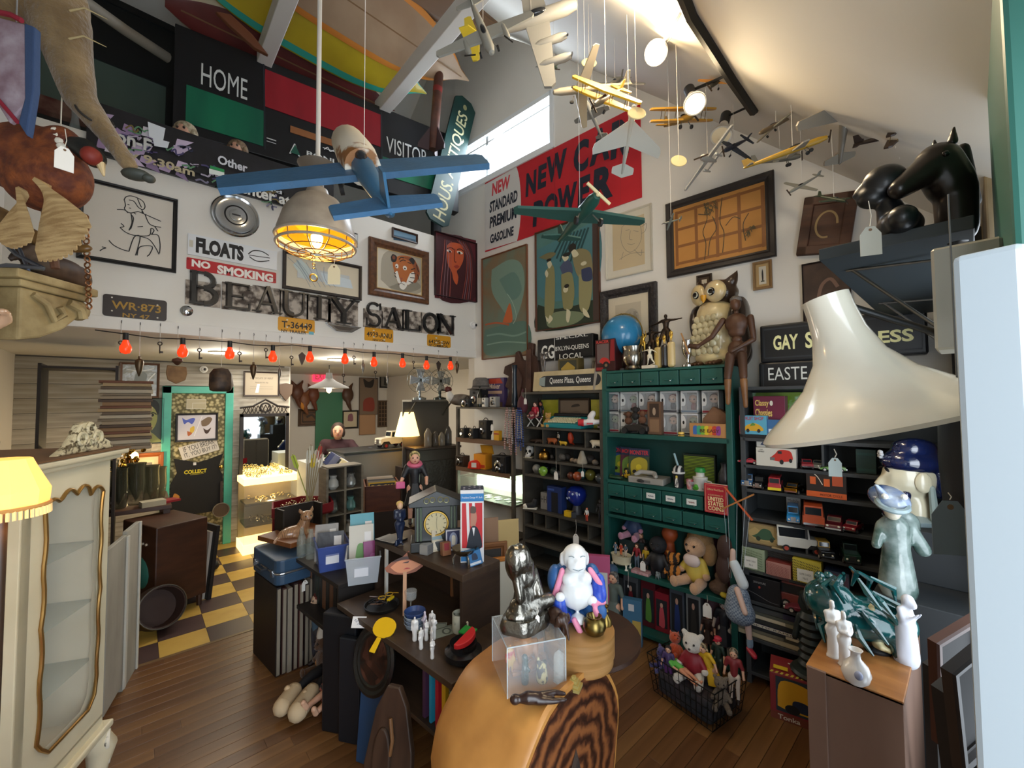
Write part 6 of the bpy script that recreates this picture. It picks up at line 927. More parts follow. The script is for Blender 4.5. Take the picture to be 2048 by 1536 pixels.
Rx('floral_card_box','green floral patterned card box with a white label','box',1482,1526,.742,.14,'8a9a7a',patt('9aa88a','5a6a4a'),d=.25,dp=.1);Rx('lattice_card_box','dark red lattice patterned card box without a label','box',1528,1576,.742,.085,'8a3a34',patt('b8857a','7a2a2a')[:-3],d=.27,dp=.09);Rx('grey_card_box','grey patterned flat box stacked behind the lattice one','box',1530,1580,.742,.13,'4a4644',patt('55504c','2a2826')[:-3],d=.16,dp=.09);Rx('yellow_card_box','yellow and black zigzag patterned card box with a white label','box',1580,1636,.742,.14,'c9b83a',patt('d0c04a','2a2a22'),d=.27,dp=.1);Rx('blue_card_box','blue patterned card box half hidden by the green lion','box',1642,1690,.742,.1,'3a4a6a',patt('4a5a7a','b0485a')[:-3],d=.24,dp=.1)
Rx('black_game_box','large black box with fine silver lettering','box',1488,1556,.542,.16,M('15171b',.35),[('t','9a9a98','SIGNATURE',.25,.74,.6,.82),('e','a83a2a',.42,.6,.03,.05),('q','6b6b6e',.003,[(.0,.4),(.3,.3),(.7,.12),(.95,.1)])],d=.22,dp=.16);Tc('tin_bus','red tin toy tram with a row of windows',at(1600,.542,.2),Zr_,.3,'8a3a34','bus',cat='toy bus');Tc('toy_sedan','dusty maroon toy convertible in front of the tin tram',at(1597,.542,.28),Zr_+.1,.2,'7a2438','sport')
BC=('b5a888','c9bfa4','4a4468','3a3a5a','8a8468','6e6a5a','55584e','7a7666','2f3230','d0cab8','23272a','44484a')
BN=('tan','cream','violet','navy','khaki','drab','moss grey','grey-brown','charcoal','white-spined','black','slate')
for col_,(x,w)in enumerate(((1535,.46),(1625,.36))):
 z0=.302;specs=[]
 for k in range(8):
  th=(.03,.022,.018,.026,.03,.024,.02,.034)[k];q=(k*5+col_*3)%12
  sp=[[('r','d8d2c0',.05,.15,.95,.85),('t','2a2a28','SKYSCRAPER',.3,.3,.8,.7)]]if(k==3 and col_==0)else[]
  specs.append((w-.02*(k%3),.22,th,BC[q],BN[q]+' picture book, '+('first','second','third','fourth','fifth','sixth','seventh','eighth')[k]+' up of the upper '+('stack by the green cabinet','stack by the crate')[col_],.01*(k%3-1),*sp))
 bookstack(at(x,z0,.18),Zr_,specs,'picture books on the low shelves')
def tonka(lab,P,rz,w,h,dp,truck=True):
 t=Ct('truck_box',lab,'toy box',P,rz,w,h,dp,M('8a2a30',.5),[('r','7a3a2a',0,.0,1,.16),('t','d8cfc0','Tonka',.1,.03,.4,.13,.02),('r','2c3a44',.08,.2,.95,.95),('c','d9a01e',[(.1,.3),(.35,.25),(.9,.3),(.85,.55),(.6,.6),(.5,.85),(.15,.85)]),('c','1c2a44',[(.3,.3),(.55,.3),(.5,.5),(.32,.5)]),('e','15171c',.3,.3,.1,.1),('e','15171c',.75,.32,.1,.1)],top=[('p','c9b84a',[(i*.07,0),(i*.07+.035,0),(i*.07+.06,.12),(i*.07+.025,.12)])for i in range(13)]+[('t','e4dccc','Tonka',.25,.35,.75,.7,.03),('r','d9b82a',.05,.2,.25,.4)],Gp='toy truck boxes on the floor');return t
tonka('red toy truck box with a yellow dump truck on the floor under the books',RP(3.3,.42,0),Zr_+.15,.36,.26,.2);tonka('second red toy truck box mostly under the dark figure',RP(3.62,.44,0),Zr_-.1,.3,.2,.22)
t=Tg('ebony_figure','tall black carved figure with ringed robe standing on a truck box','statue',RP(3.33,.42,.262),Zr_);b=MB(M('17201f',.45,C2='222c2a',sc_=9));b.lt([(.1,0),(.11,.015),(.1,.03)]+[(.06+.012*(k%2)-.0008*k,.04+k*.022)for k in range(14)]+[(.045,.36),(.06,.4),(.05,.46),(.0,.48)],n=22);b.sd('carved_body',t);Bb('arms_and_head',M('17201f',.45),[((-.05,-.01,.33),.02,(-.075,-.03,.2),.018),((.05,-.01,.33),.02,(.075,-.03,.2),.018),((0,-.02,.44),(.045,.05,.055)),((0,-.07,.42),.014,(0,-.08,.4),.01)],t,.008)
bk=Tg('wire_basket','black wire basket on the floor full of stuffed toys and dolls','basket',GZ(1380,1425),Zr_+.0);
c0=(GZ(1425,1475)+GZ(1300,1385))/2;e=(GZ(1425,1475)-GZ(1300,1385));L=max(.46,e.length);ux=e.normalized();bk.location=c0+V((ux.y*-.17,ux.x*.17,0));bk.rotation_euler=(0,0,math.atan2(ux.y,ux.x));h=.24;W2=.17;WIRE=M('1d1f1e',.45,.6)
for side,(x0,y0,x1,y1)in enumerate(((-L/2,-W2,L/2,-W2),(-L/2,W2,L/2,W2),(-L/2,-W2,-L/2,W2),(L/2,-W2,L/2,W2))):
 b=MB(WIRE);n=13 if side<2 else 9
 for i in range(n):f=i/(n-1);x,y=x0+(x1-x0)*f,y0+(y1-y0)*f;b.cyl((x*.86,y*.86,.01),(x,y,h),.0022,n=5)
 for k in range(5):s_=.86+.14*k/4;z=.01+(h-.01)*k/4;b.cyl((x0*s_,y0*s_,z),(x1*s_,y1*s_,z),.0035 if k==4 else .0022,n=6)
 b.bd('wire_side',bk)
b=MB(WIRE);[b.cyl((-L*.43,y*.146,.01),(L*.43,y*.146,.01),.0022,n=5)for y in(-1,-.5,0,.5,1)];b.bd('wire_bottom',bk)
MB(M('3a2f34',.9,C2='20242a',sc_=9,Bp=.8,bsc=14)).bx(-L*.4,L*.4,-.14,.14,.014,.15).bd('toy_filling',bk,bev=.03)['kind']='stuff'
BM=Matrix.Translation(bk.location)@Matrix.Rotation(bk.rotation_euler.z,4,'Z');bz=bk.rotation_euler.z
IN=lambda x,y,z:BM@V((x,y,z))
Pu('white_bear','white plush bear in a red sweater on top of the wire basket',IN(.0,-.02,.15),bz+.3,.3,'d4cfc6',cloth='8a1c2a',Gp=None);Pu('orange_fox','orange plush fox lying in the wire basket',IN(-.16,.03,.15),bz+1.0,.19,'b8481e',ear='point',Gp=None,rot=(-.6,.2,bz+1));Dl('raincoat_doll','doll in a yellow raincoat sticking out of the wire basket',IN(.14,.04,.1),bz,.3,hair='c9b48a',top='d9ae2a',bot='c9a024',sk='d9ae2a',rot=(.2,-.3,bz));Dl('blonde_doll','doll with long ash blonde hair at the basket end',IN(.21,.06,.1),bz+.4,.3,hair='a89c84',top='8a2f34',bot='d0c0b0');Dl('bathing_doll','slim fashion doll in a green swimsuit lying on the basket rim',IN(.11,-.12,.2),bz,.26,hair='8a8070',top='5ab04a',bot='c98a6a',shoes='c98a6a',rot=(-1.45,0,bz+1.4));Dl('purple_doll','dark-haired doll in purple half sunk in the wire basket',IN(-.12,-.1,.07),bz+.4,.24,hair='2a1a1e',top='4a3a6a',bot='5a2f6a');Dl('redcap_doll','doll with a red cone hat behind the white bear',IN(.09,.1,.14),bz,.26,hair='20301f',top='1f3028',bot='2a3a30',hat='a81f34')
Pu('pouch_bear','brown curly plush lamb hanging over the basket edge',IN(.2,-.06,.12),bz+.6,.18,M('6b6054',.95,Bp=1,bsc=90),Gp=None);Pu('turquoise_toy','purple and turquoise plush toy low in the wire basket',IN(-.2,-.06,.11),bz-.4,.16,'3a3470',cloth='3a3470',Gp=None)
Dl('grey_wig_doll','grey-haired doll with a yellow scarf behind the wood slab',RP(2.05,.42,0),Zr_,.5,hair='7d7f7c',top='5a6660',bot='4a5550',sk='5f6b66');Ct('game_box_blue','blue and tan toy carton standing by the green cabinet','toy box',RP(2.2,.40,0),Zr_+.3,.14,.34,.05,'3a6a8a',[('r','b59a4a',.5,.1,.95,.55),('r','c9ccd0',.3,.75,.6,.9)]);Ct('pink_toy_box','pink and white toy box leaning behind the round wooden box','toy box',RP(1.93,.46,.0),Zr_+.5,.2,.62,.05,'c25a86',[('r','d8dcd4',.1,.2,.9,.8),('e','b03a66',.5,.5,.3,.2)])
Lq('blue_penguin','blue and yellow plush penguin standing at the cabinet corner','stuffed toy',1222,.0,[((0,0,.1),.06,(0,0,.42),.05),((0,-.01,.5),(.05,.05,.05)),((.03,-.04,.5),.02,(.04,-.05,.46),.018)],M('3a5570',.8),.37,vox=.012)
CR=M('7a5f50',.6,C2='6b5144',sc_=3,st=(1,1,.4))
cr_=Tg('plywood_crate','pinkish plywood crate with a worn pine top holding white figurines','crate',(1.83,.31,0),0)
MB(CR).bx(0,.012,-.13,.125,.0,.9).bd('front_panel',cr_,bev=.002);MB(CR).bx(-.012,0,.07,.125,.0,.905).bd('batten',cr_,bev=.002);MB(CR).bx(.012,.6,-.13,-.118,0,.89).bd('side_panel',cr_);MB(CR).bx(.012,.6,.113,.125,0,.89).bd('side_panel',cr_)
MB(M('a8743e',.45,C2='8a5a2c',sc_=3,st=(5,.6,1),Bp=.05)).bx(.0,.6,-.13,.13,.89,.903).bd('top_board',cr_,bev=.002)
ZC=.904;WP=M('d9d8d6',.25,Co=.5)
LADY=dict(elL=(-.12,-.05,.66),wrL=(-.05,-.12,.66),haL=(0,-.14,.68),elR=(.12,-.05,.66),wrR=(.05,-.12,.62),haR=(0,-.14,.62),knL=(-.03,0,.27),knR=(.03,0,.27),anL=(-.03,0,.05),anR=(.03,0,.05))
for x,y,hh,lab in((1667,1312,.2,'tall white porcelain lady with a bun on the crate'),(1690,1330,.185,'white porcelain lady with rounded hair next to the vase')):
 P=GZ(x,y,ZC);St('porcelain_lady',lab,'figurine',P,Zr_+.6,hh,WP,LADY,Ex=[((0,0,.02),.1,(0,0,.5),.09),((0,.0,1.0),(.05,.05,.04)),((0,0,.0),(.13,.12,.03))],vox=.005,Gp='white porcelain ladies')
jar('white_vase','white bottle-shaped vase with a floral touch at the crate edge','vase',GZ(1713,1366,ZC),[(.022,0),(.035,.012),(.042,.035),(.034,.06),(.015,.082),(.013,.1),(.021,.112),(.018,.112),(.01,.1),(0,.05)],WP,Ex=lambda t:MB(M('8a93b0',.4)).ell((-.036,-.012,.045),(.012,.012,.014)).sd('painted_flower',t))
t=Tg('birdhouse','tiny wooden house-shaped block behind the porcelain ladies','ornament',GZ(1712,1290,ZC),Zr_+.3);MB(M('8a6038',.6)).ps([(-.02,0),(.02,0),(.02,.07),(0,.09),(-.02,.07)],-.015,.015).bd('block',t);MB(M('3a2a1a',.8)).lt([(.006,0),(.006,.001)],(0,-.0155,.05),10,(PI/2,0,0)).bd('hole',t)
t=Tg('ivory_fish_figure','cream carved fish-shaped figure on a black stand','carving',GZ(1757,1305,ZC),Zr_+.4);Bb('carving',M('cbbf92',.4,C2='8a7a4a',sc_=22,lo=.55),[((0,0,.03),.02,(-.005,0,.06),.016),((-.005,0,.06),.02,(-.02,0,.13),.024),((-.02,0,.13),.024,(-.015,0,.18),.006),((.0,-.02,.03),.012,(.03,-.02,.02),.01)],t,.005);MB(M('15171a',.4)).lt([(.04,0),(.042,.008),(.03,.014),(.02,.02)],n=18,sy=.6).sd('stand',t)
t=St('robed_statue','white hooded robed statue with a bowed head beside the carved fish','statue',GZ(1813,1322,ZC),Zr_+1.0,.235,M('c9ccd6',.5),dict(head=(0,-.12,.9),neck=(0,-.05,.84),haL=(-.03,-.2,.8),wrL=(-.05,-.16,.75),elL=(-.12,-.04,.64),haR=(.03,-.2,.8),wrR=(.05,-.16,.75),elR=(.12,-.04,.64)),Ex=[((0,0,.05),.17,(0,0,.6),.13),((-.1,0,.1),.08,(-.05,-.02,.7),.06),((.1,.03,.1),.08,(.06,0,.72),.06),((0,-.05,.95),(.09,.09,.1))],vox=.006)
LG=M('0f5a5a',.12,C2='0a3a3e',sc_=14,Co=1,Bp=.3,bsc=30);P=GZ(1712,1268,ZC);P=V((2.14,.33,ZC))
t=Tg('lion_planter','teal glazed ceramic lion with a curly combed mane','ceramic lion',P,Zr_+.35);Bb('body',LG,[((0,0,.1),(.15,.1,.08)),((-.1,-.02,.16),(.09,.085,.08)),((.1,.02,.09),(.09,.09,.08))]+[((x,y,.08),.03,(x,y-.02,.02),.032)for x in(-.1,.1)for y in(-.06,.06)],t,.012)
b=MB(LG)
for k in range(26):a=k*2.4;z=.12+.09*Sn(k*.7);b.tbe([(-.03+.11*Cs(a)*.6,-.02+.09*Sn(a)*.7,z+.07),(-.02+.13*Cs(a),-.02+.10*Sn(a),z+.035),(-.01+.14*Cs(a+.2),-.02+.105*Sn(a+.2),z-.02)],[.006,.012,.004],6)
b.sd('mane_curls',t)['kind']='stuff';b=MB(LG);[b.ell((-.1+.03*Cs(a),-.02+.05*Sn(a),.235),.02,8,6)for a in(0,1.2,2.4,3.6,4.8)];b.sd('curls',t)
PB=M('3a5a94',.2,C2='b9c4cc',sc_=9,Co=.8);PG=M('8f9c98',.25,C2='3f564f',sc_=12,Co=.7)
dk=Tg('display_step','dark display step behind the plywood crate','display step',(2.66,.17,0));MB(M('23272a',.7)).bx(-.2,.55,-.2,.16,0,1.0).bd('block',dk,bev=.004);MB(M('23272a',.7)).bx(.1,.55,-.2,.16,1.0,1.24).bd('upper_block',dk,bev=.004)
P=V((2.52,.25,1.001));t=Tg('fish_hat_lady','blue and white porcelain woman with a fish for a hat and scaly gown','figurine',P,Zr_+.5)
H_=.44
Bb('gown',PG,[((0,0,.03),.07,(0,0,.2),.05),((0,0,.2),.05,(-.01,-.01,.3),.055),((-.05,0,.3),.025,(-.09,-.03,.22),.02),((.05,0,.3),.028,(.1,0,.2),.03),((.06,.03,.3),(.05,.04,.06))],t,.008);b=MB(M('cfc8b4',.3,Co=.6));b.ell((-.035,-.05,.375),(.03,.033,.038));b.sd('face',t);Bb('fish_hat',PB,[((-.02,.0,.42),(.07,.09,.05),(.3,0,.1)),((.03,.06,.4),.045,(.05,.09,.3),.03),((-.07,-.05,.45),.02,(-.1,-.06,.49),.008)],t,.008);b=MB(M('8a9ca0',.3));b.trs((-.04,-.06,.405),.05,.012,18,6,(.4,0,0));b.sd('fish_mouth',t);b=MB(M('d8dcd8',.2));[b.ell((e*.035-.045,-.085,.445),.013,8,6)for e in(-1,1)];b.sd('fish_eyes',t)
P=V((2.93,.23,1.241));t=Tg('porcelain_head','large porcelain head of a bearded man in a dark blue cap looking sideways','bust',P,Zr_-1.25,scale=1.12);NV=M('15224f',.15,C2='0f1738',sc_=14,Co=1);FC=M('d4ccb0',.25,Co=.6)
Bb('face',FC,[((0,0,.2),(.075,.1,.1)),((0,-.095,.19),.016,(0,-.115,.165),.014),((0,-.06,.13),(.05,.05,.05)),((0,.02,.08),.06,(0,.02,.03),.06)],t,.008);Bb('cap',NV,[((0,.01,.27),(.088,.115,.06)),((0,.02,.33),(.06,.085,.05)),((0,.1,.2),(.06,.04,.09))],t,.009);Bb('beard',NV,[((0,-.08,.1),.035,(0,-.07,.02),.03),((0,-.1,.145),(.035,.018,.012)),((-.05,-.03,.13),.02,(-.04,-.05,.05),.02),((.05,-.03,.13),.02,(.04,-.05,.05),.02)],t,.008)
for e in(-1,1):b=MB(M('151820',.2));b.ell((e*.035,-.09,.235),(.026,.006,.006),8,6,(0,e*.3,0));b.sd('eyebrow',t);b=MB(FC);b.ell((e*.078,.02,.19),(.014,.03,.045));b.sd('ear',t);b=MB(M('8d9c98',.3));b.cap((e*.08,.045,.17),.012,(e*.085,.05,.04),.016,8);b.sd('ribbon',t)
b=MB(M('c9ccd0',.3));[b.ell((.0+.012*Cs(a),-.1,.3+.012*Sn(a)),.009,8,6)for a in range(6)];b.sd('cap_jewel',t);MB(M('8a9ca0',.3)).lt([(.09,0),(.1,.02),(.06,.04)],n=20).sd('collar',t)
def mk(name,lab,cat,P,items,m,rz=0.,vox=.012):t=Tg(name,lab,cat,P,rz);Bb('form',mm(m),items,t,vox);return t
for k,(x,y,D,w,h,rt,lab)in enumerate(((1935,1400,1.0,.16,.3,-.35,'dark brown wooden frame leaning near the door'),(1905,1350,1.2,.2,.34,-.25,'reddish carved wooden frame behind the leaning dark one'))):
 P=DD(x,y,D);t=Fm('wooden_frame',lab,'frame',P,Zr_+1.0,w,h,.035,M(('2c2420','4a2c22')[k],.5),[],'1c1a1a',rot=(.15,rt,Zr_+1.0));MB(M('1d1a18',.7)).bx(-.02,.02,.03,.06,-P.z,0).bd('prop',t)
SLT=M('2b3337',.5);s_=Tg('corner_shelf','long dark slate shelf above the window seen from underneath','shelf',(0,0,0));MB(SLT).bx(1.74,3.28,-.02,.34,2.345,2.385).bd('board',s_,bev=.003)
for x in(1.95,2.75):b=MB(M('6b6a66',.35,.8));b.tbe([(x,.3,2.343),(x,.02,2.32),(x,-.02,2.05)],.006,8);b.tbe([(x,.28,2.34),(x,-.02,2.0)],.006,8);b.sd('bracket_rod',s_)
MB(M('9a978c',.45)).bx(1.5,1.66,-.06,.06,1.99,2.25).bd('unit');o=bpy.data.objects['unit'];o.name='electrical_box';tag(o,'beige grey metal junction box on the shop front wall','electrical box');o.modifiers.new('b','BEVEL').width=.006
NB=M('0f1216',.35)
P=DD(1765,470,1.36);P.z=2.386;t=Tg('black_bust','black bust of a bald man in profile on the slate shelf','bust',P,Zr_-1.5,scale=1.0);Bb('bust',NB,[((0,.01,.19),(.045,.06,.055)),((0,-.05,.185),.012,(0,-.062,.165),.012),((0,-.045,.145),(.025,.02,.02)),((0,-.02,.15),(.035,.045,.04)),((0,.02,.1),.035,(0,.03,.05),.045),((-.09,.04,.03),.04,(.09,.04,.03),.04),((0,.04,.03),(.1,.06,.05))],t,.006)
P=DD(1890,462,1.28);P.z=2.386;t=Tg('horse_head','dark brown glossy wooden horse head on the slate shelf','carving',P,Zr_-.9,scale=.7);HB=M('241c19',.3,C2='17120f',sc_=6);Bb('head',HB,[((0,.05,.0),.07,(0,.05,.18),.075),((0,.03,.2),.085,(0,-.02,.3),.085),((0,-.02,.3),.075,(0,-.15,.21),.05),((0,-.15,.21),.05,(0,-.18,.19),.045)],t,.01);[Bb('ear',HB,[((e*.04,.01,.37),.02,(e*.045,.015,.43),.006)],t,.006)for e in(-1,1)];b=MB(M('0a0808',.1));[b.ell((e*.072,-.05,.3),.014,8,6)for e in(-1,1)];b.sd('eyes',t);Bb('mane',M('120e0d',.6),[((0,.09,.36),.025,(0,.12,.12),.03)],t,.01)
Pg(DD(1737,402,1.2),Zr_+.3,'large white scalloped price tag hanging from the black bust',.085,.075,'a9a79c')
A=DD(1650,596,1.16);B=DD(1745,838,1.10);ax=(B-A).normalized();L=(B-A).length
t=Tg('white_lamp','floor lamp with a big white glass trumpet shade','lamp',A,rot=ax.to_track_quat('Z','Y').to_euler());b=MB(M('d9d6c8',.15,C2='cfcaba',sc_=4,Co=.8,Em=.03));pr=[(.055,0),(.056,L*.12),(.062,L*.3),(.082,L*.5),(.125,L*.68),(.19,L*.84),(.245,L*.96),(.262,L*1.02),(.258,L*1.05),(.25,L*1.03),(.18,L*.85),(.11,L*.68),(.05,L*.3),(.05,0)];b.lt(pr,n=48);b.sd('shade',t)
o=MB(M('2a2c2e',.4,.6));q=t.matrix_basis.inverted()if False else None
Am=Matrix.Translation(A)@ax.to_track_quat('Z','Y').to_matrix().to_4x4();Ai=Am.inverted();b=MB(M('2a2c2e',.4,.6));b.tbe([Ai@p for p in(A+V((0,0,-.05)),A+V((.02,.0,.0)),V((1.62,-.02,2.0)),V((1.68,-.04,1.8)),V((1.68,-.04,.02)))],.01,10);b.sd('stem',t);b=MB(M('2a2c2e',.4,.6));b.lt([(.13,0),(.13,.02),(.02,.03)],V((1.68,-.04,0)),20);b.T=None;me=b.sd('base',t);me.matrix_parent_inverse=Ai
Pg(DD(1668,898,1.0),Zr_+.3,'small white price tag hanging under the white lampshade',.045,.02,'c4d4d4')
t=Tg('black_coat','black leather coat sleeve hanging by a cord beside the white door','coat',DD(1921,900,.95),Zr_+.9);Bb('sleeve',M('14171c',.55),[((0,0,.12),.035,(.01,0,-.02),.045),((.01,0,-.02),.045,(.015,0,-.18),.04)],t,.01);MB(M('5a5a58',.7)).tbe([(-.02,-.01,.12),(-.025,-.02,-.05),(-.02,-.02,-.2)],.002,5).bd('cord',t);MB(M('5a5a58',.7)).tbe([(0,0,.15),(0,0,2.345-t.location.z)],.002,5).bd('hanging_cord',t);Pg(DD(1896,985,.92),Zr_+.5,'long grey card tag hanging on the cord of the black coat',.12,.015,'6e7a80')
O_=GZ(925,1151,1.0);IR=.1;IX=V((Cs(IR),Sn(IR),0));IY=V((-Sn(IR),Cs(IR),0))
def IS(i,j,z):return V((O_.x,O_.y,0))+IX*i+IY*j+V((0,0,z))
DW=M('3a2a1e',.5,C2='2c1f16',sc_=4,st=(1,.5,6));DW2=M('4a3a2c',.45,C2='372a20',sc_=4,st=(6,.5,1))
t=Tg('island_bookcase','brown veneer bookcase island with a projecting lower ledge','bookcase',IS(0,0,0),IR)
MB(DW2).bx(0,.27,0,.84,.965,1.0).bd('top_board',t,bev=.002);MB(DW).bx(.0,.27,0,.022,.0,.965).bd('end_panel',t,bev=.002);MB(DW).bx(0,.27,.818,.84,0,.965).bd('end_panel',t,bev=.002);MB(DW).bx(.255,.27,.02,.82,0,.965).bd('back_panel',t);MB(DW2).bx(-.25,.255,-.22,.82,.665,.695).bd('ledge',t,bev=.003);MB(DW2).bx(-.18,.255,-.2,.82,.33,.352).bd('lower_shelf',t,bev=.002);MB(DW).bx(-.2,.25,-.2,-.18,0,.665).bd('side_panel',t);MB(DW).bx(-.2,.25,.8,.82,0,.665).bd('side_panel',t);MB(M('d0cfc8',.4)).bx(-.004,.012,.70,.716,.695,.965).bd('white_strip',t)
ZI,ZL,ZB=1.001,.696,.353
def io(x,y,z):return GZ(x,y,z)
P=IS(.165,.43,ZI);t=Tg('mantel_clock','black slate mantel clock with a gabled top and cream dial','clock',P,IR-.62,scale=1.12);SLC=M('171b1b',.35,C2='222827',sc_=6)
MB(SLC).bx(-.13,.13,-.075,.075,0,.05).bd('base',t,bev=.004);MB(SLC).bx(-.11,.11,-.06,.06,.05,.23).bd('case',t,bev=.003);MB(SLC).ps([(-.14,.23),(.14,.23),(.14,.25),(0,.31),(-.14,.25)],-.085,.085).bd('gable',t,bev=.003)
b=MB(M('c9bd92',.4));b.lt([(.058,0),(.056,.004),(0,.004)],(0,-.06,.14),32,(PI/2,0,0));b.sd('dial',t);b=MB(M('9a7c3c',.3,1));b.trs((0,-.064,.14),.06,.006,32,6,(PI/2,0,0));b.sd('bezel',t);b=MB(M('1c1a18',.5));[b.box((.045*Sn(k*PI/6),-.0655,.14+.045*Cs(k*PI/6)),(.003,.001,.012),(0,k*PI/6,0))for k in range(12)];b.bd('numerals',t);b=MB(M('1c1a18',.5));b.bar((0,-.067,.14),(.005,-.067,.108),.004,.001);b.bar((0,-.067,.14),(.004,-.067,.175),.003,.001);b.bd('hands',t)
for x in(-.095,-.078,.078,.095):MB(M('5c6b5c',.4)).cyl((x,-.065,.055),(x,-.065,.225),.006,n=10).sd('column',t)
b=MB(M('8a8a6a',.4,.6));[b.trs((x,-.086,.257+.012*(1-abs(x)*12)),.013,.003,14,5,(PI/2,0,0))for x in(-.05,-.02,.02,.05)];b.sd('scroll_ornament',t)
P=IS(.185,.13,ZI);t=Ct('flag_doll_box','tall red white and blue boxed politician doll with a starry lid','toy box',P,IR-.75,.125,.385,.115,'e0dedc',[('r','e4e2e0',0,0,1,1),('r','2a7ab8',.0,.84,1,.95),('t','e8e8e8','President George W. Bush',.06,.875,.94,.91),('p','c2282e',[(.06,.2),(.3,.2),(.24,.82),(.06,.82)]),('p','c2282e',[(.4,.4),(.56,.2),(.5,.82),(.36,.82)]),('p','c2282e',[(.66,.2),(.94,.2),(.94,.82),(.62,.82)]),('c','b5806a',[(.42,.5),(.62,.5),(.7,.62),(.62,.73),(.45,.72)]),('c','5a4a40',[(.42,.68),(.64,.68),(.66,.76),(.45,.77)]),('c','1c2430',[(.25,.2),(.9,.2),(.75,.46),(.45,.48)]),('p','e8e8e8',[(.5,.48),(.62,.48),(.57,.36)]),('r','2a7ab8',.02,.02,.5,.16)],top=[('r','1c2440',0,0,1,1)]+[('e','e4e4e8',.15+.23*i,.2+.3*((i*2+j)%3),.05,.05)for i in range(4)for j in range(2)],side=[('r','e4e2e0',0,0,1,1),('c','c2282e',[(0,.62),(.3,.72),(.6,.6),(1,.68),(1,.98),(.7,.9),(.4,.98),(.2,.85)]),('c','c2282e',[(.25,.1),(.5,.2),(.6,.4),(.9,.5),(1,.42),(1,.1),(.7,.05)]),('e','2a7ab8',.45,.3,.14,.055),('r','2a6ab0',.12,.03,.75,.15)])
t=Dl('suit_doll','blonde doll in a black coat with a pink collar and purse behind the clock',IS(.36,.93,1.0),IR-.5,.5,'d8a48a','d8c884','16171b','14151a',sk='131418',J=dict(elL=(-.17,-.06,.66),haL=(-.2,-.14,.62),elR=(.16,-.05,.66),haR=(.15,-.13,.58)));b=MB(M('c9607c',.6));b.trs((0,-.005,.42),.04,.016,16,6,(.25,0,0));b.sd('collar',t);MB(M('d0568a',.4)).bx(-.135,-.075,-.1,-.07,.27,.315).bd('purse',t,bev=.004)
t=Tg('doll_stand','plain dark box that raises the suited doll behind the clock','box',IS(.36,.95,0),IR);MB(DW).bx(-.08,.1,-.08,.1,0,.998).bd('box_body',t)
St('lady_figurine','slim figurine of a woman in a dark blue suit with a small dog','figurine',IS(.04,.62,ZI),IR-.4,.25,M('1c2740',.3),dict(elL=(-.12,-.02,.66),wrL=(-.03,-.1,.64),haL=(.02,-.11,.65),elR=(.12,-.02,.66),wrR=(.03,-.11,.6),haR=(-.02,-.12,.6),knL=(-.03,0,.27),anL=(-.02,0,.05),knR=(.03,0,.27),anR=(.04,0,.05)),Ex=[((-.09,-.06,.03),.045,(-.09,-.06,.12),.035)],vox=.005);o=bpy.context.scene.objects[-1]
t_=[q for q in bpy.data.objects if q.get('label','').startswith('slim figurine of a woman in a dark blue')][0];b=MB(M('d8b08c',.4));b.ell((0,-.005,.234),(.018,.02,.022));b.sd('face',t_);b=MB(M('d0b468',.5));b.ell((0,.006,.244),(.022,.02,.018));b.sd('hair',t_)
for P,w,h,dp,c,sh,lab,nm,ct,rz in((IS(.06,.38,ZI),.055,.055,.055,M('b9bcbe',.15,.6),[('l','55585a',.002,[(.33,0),(.33,1)]),('l','55585a',.002,[(.66,0),(.66,1)]),('l','55585a',.002,[(0,.5),(1,.5)])],'clear silver cube puzzle on the bookcase top','silver_cube','cube',.3),(IS(.13,.36,ZI),.075,.12,.01,'c9bfa8',[('r','8aa0a8',.0,.55,1,.7),('r','d8d0bc',.1,.1,.9,.5)],'cream card with a blue band leaning by the clock','greeting_card','card',-.3),(IS(.12,.28,ZI),.05,.07,.04,'8a5a3a',[('r','8a2a34',.2,.4,.8,.95)],'small brown card box holding red pictures','card_box','box',-.3),(IS(.19,.3,ZI),.095,.125,.03,M('161a2c',.4),[('r','c4c4cc',.06,.05,.94,.95),('r','1c2450',.12,.1,.88,.9),('e','8a94b0',.5,.5,.25,.34),('c','d8d4c4',[(.4,.3),(.6,.3),(.62,.65),(.42,.68)])],'dark blue framed cameo plaque on the bookcase top','cameo_plaque','plaque',-.55)):
 Ct(nm,lab,ct,P,IR+rz,w,h,dp,c,sh,rot=(-.12 if dp<.05 else 0,0,IR+rz))
Ct('black_album','flat black album at the far end of the bookcase top','album',IS(.05,.73,ZI),IR+.2,.12,.012,.16,M('17181a',.3),top=[('r','55585a',.1,.2,.9,.8)]);t=jar('silver_bowl','footed silver bowl at the near end of the bookcase top','bowl',IS(.1,.1,ZI),[(.0,.045),(.03,.048),(.055,.065),(.066,.085),(.068,.088),(.062,.085),(.045,.06),(0,.052)],M('a8a49a',.18,1),n=28);[MB(M('a8a49a',.18,1)).tbe([(.045*Cs(a),.045*Sn(a),.055),(.06*Cs(a),.06*Sn(a),.03),(.058*Cs(a),.058*Sn(a),0)],[.004,.006,.008],8).sd('foot',t)for a in(.3,2.4,4.5)]
Ct('blue_gift_box','blue and grey cube box tilted against the flag doll box','box',IS(.14,.06,ZI+.0),IR-.4,.075,.075,.06,'2a6aa0',[('c','20304a',[(.3,.4),(.7,.4),(.65,.8),(.35,.8)]),('r','c4ccd4',.1,.08,.9,.25)],rot=(-.1,-.2,IR-.5));Lq
P=io(828,1148,.86);t=Tg('face_fan','paper hand fan shaped like an orange painted face with hair','fan',IS(-.07,.4,ZL),IR-.7,rot=(-.35,0,IR-.6));FANM='b5714a'
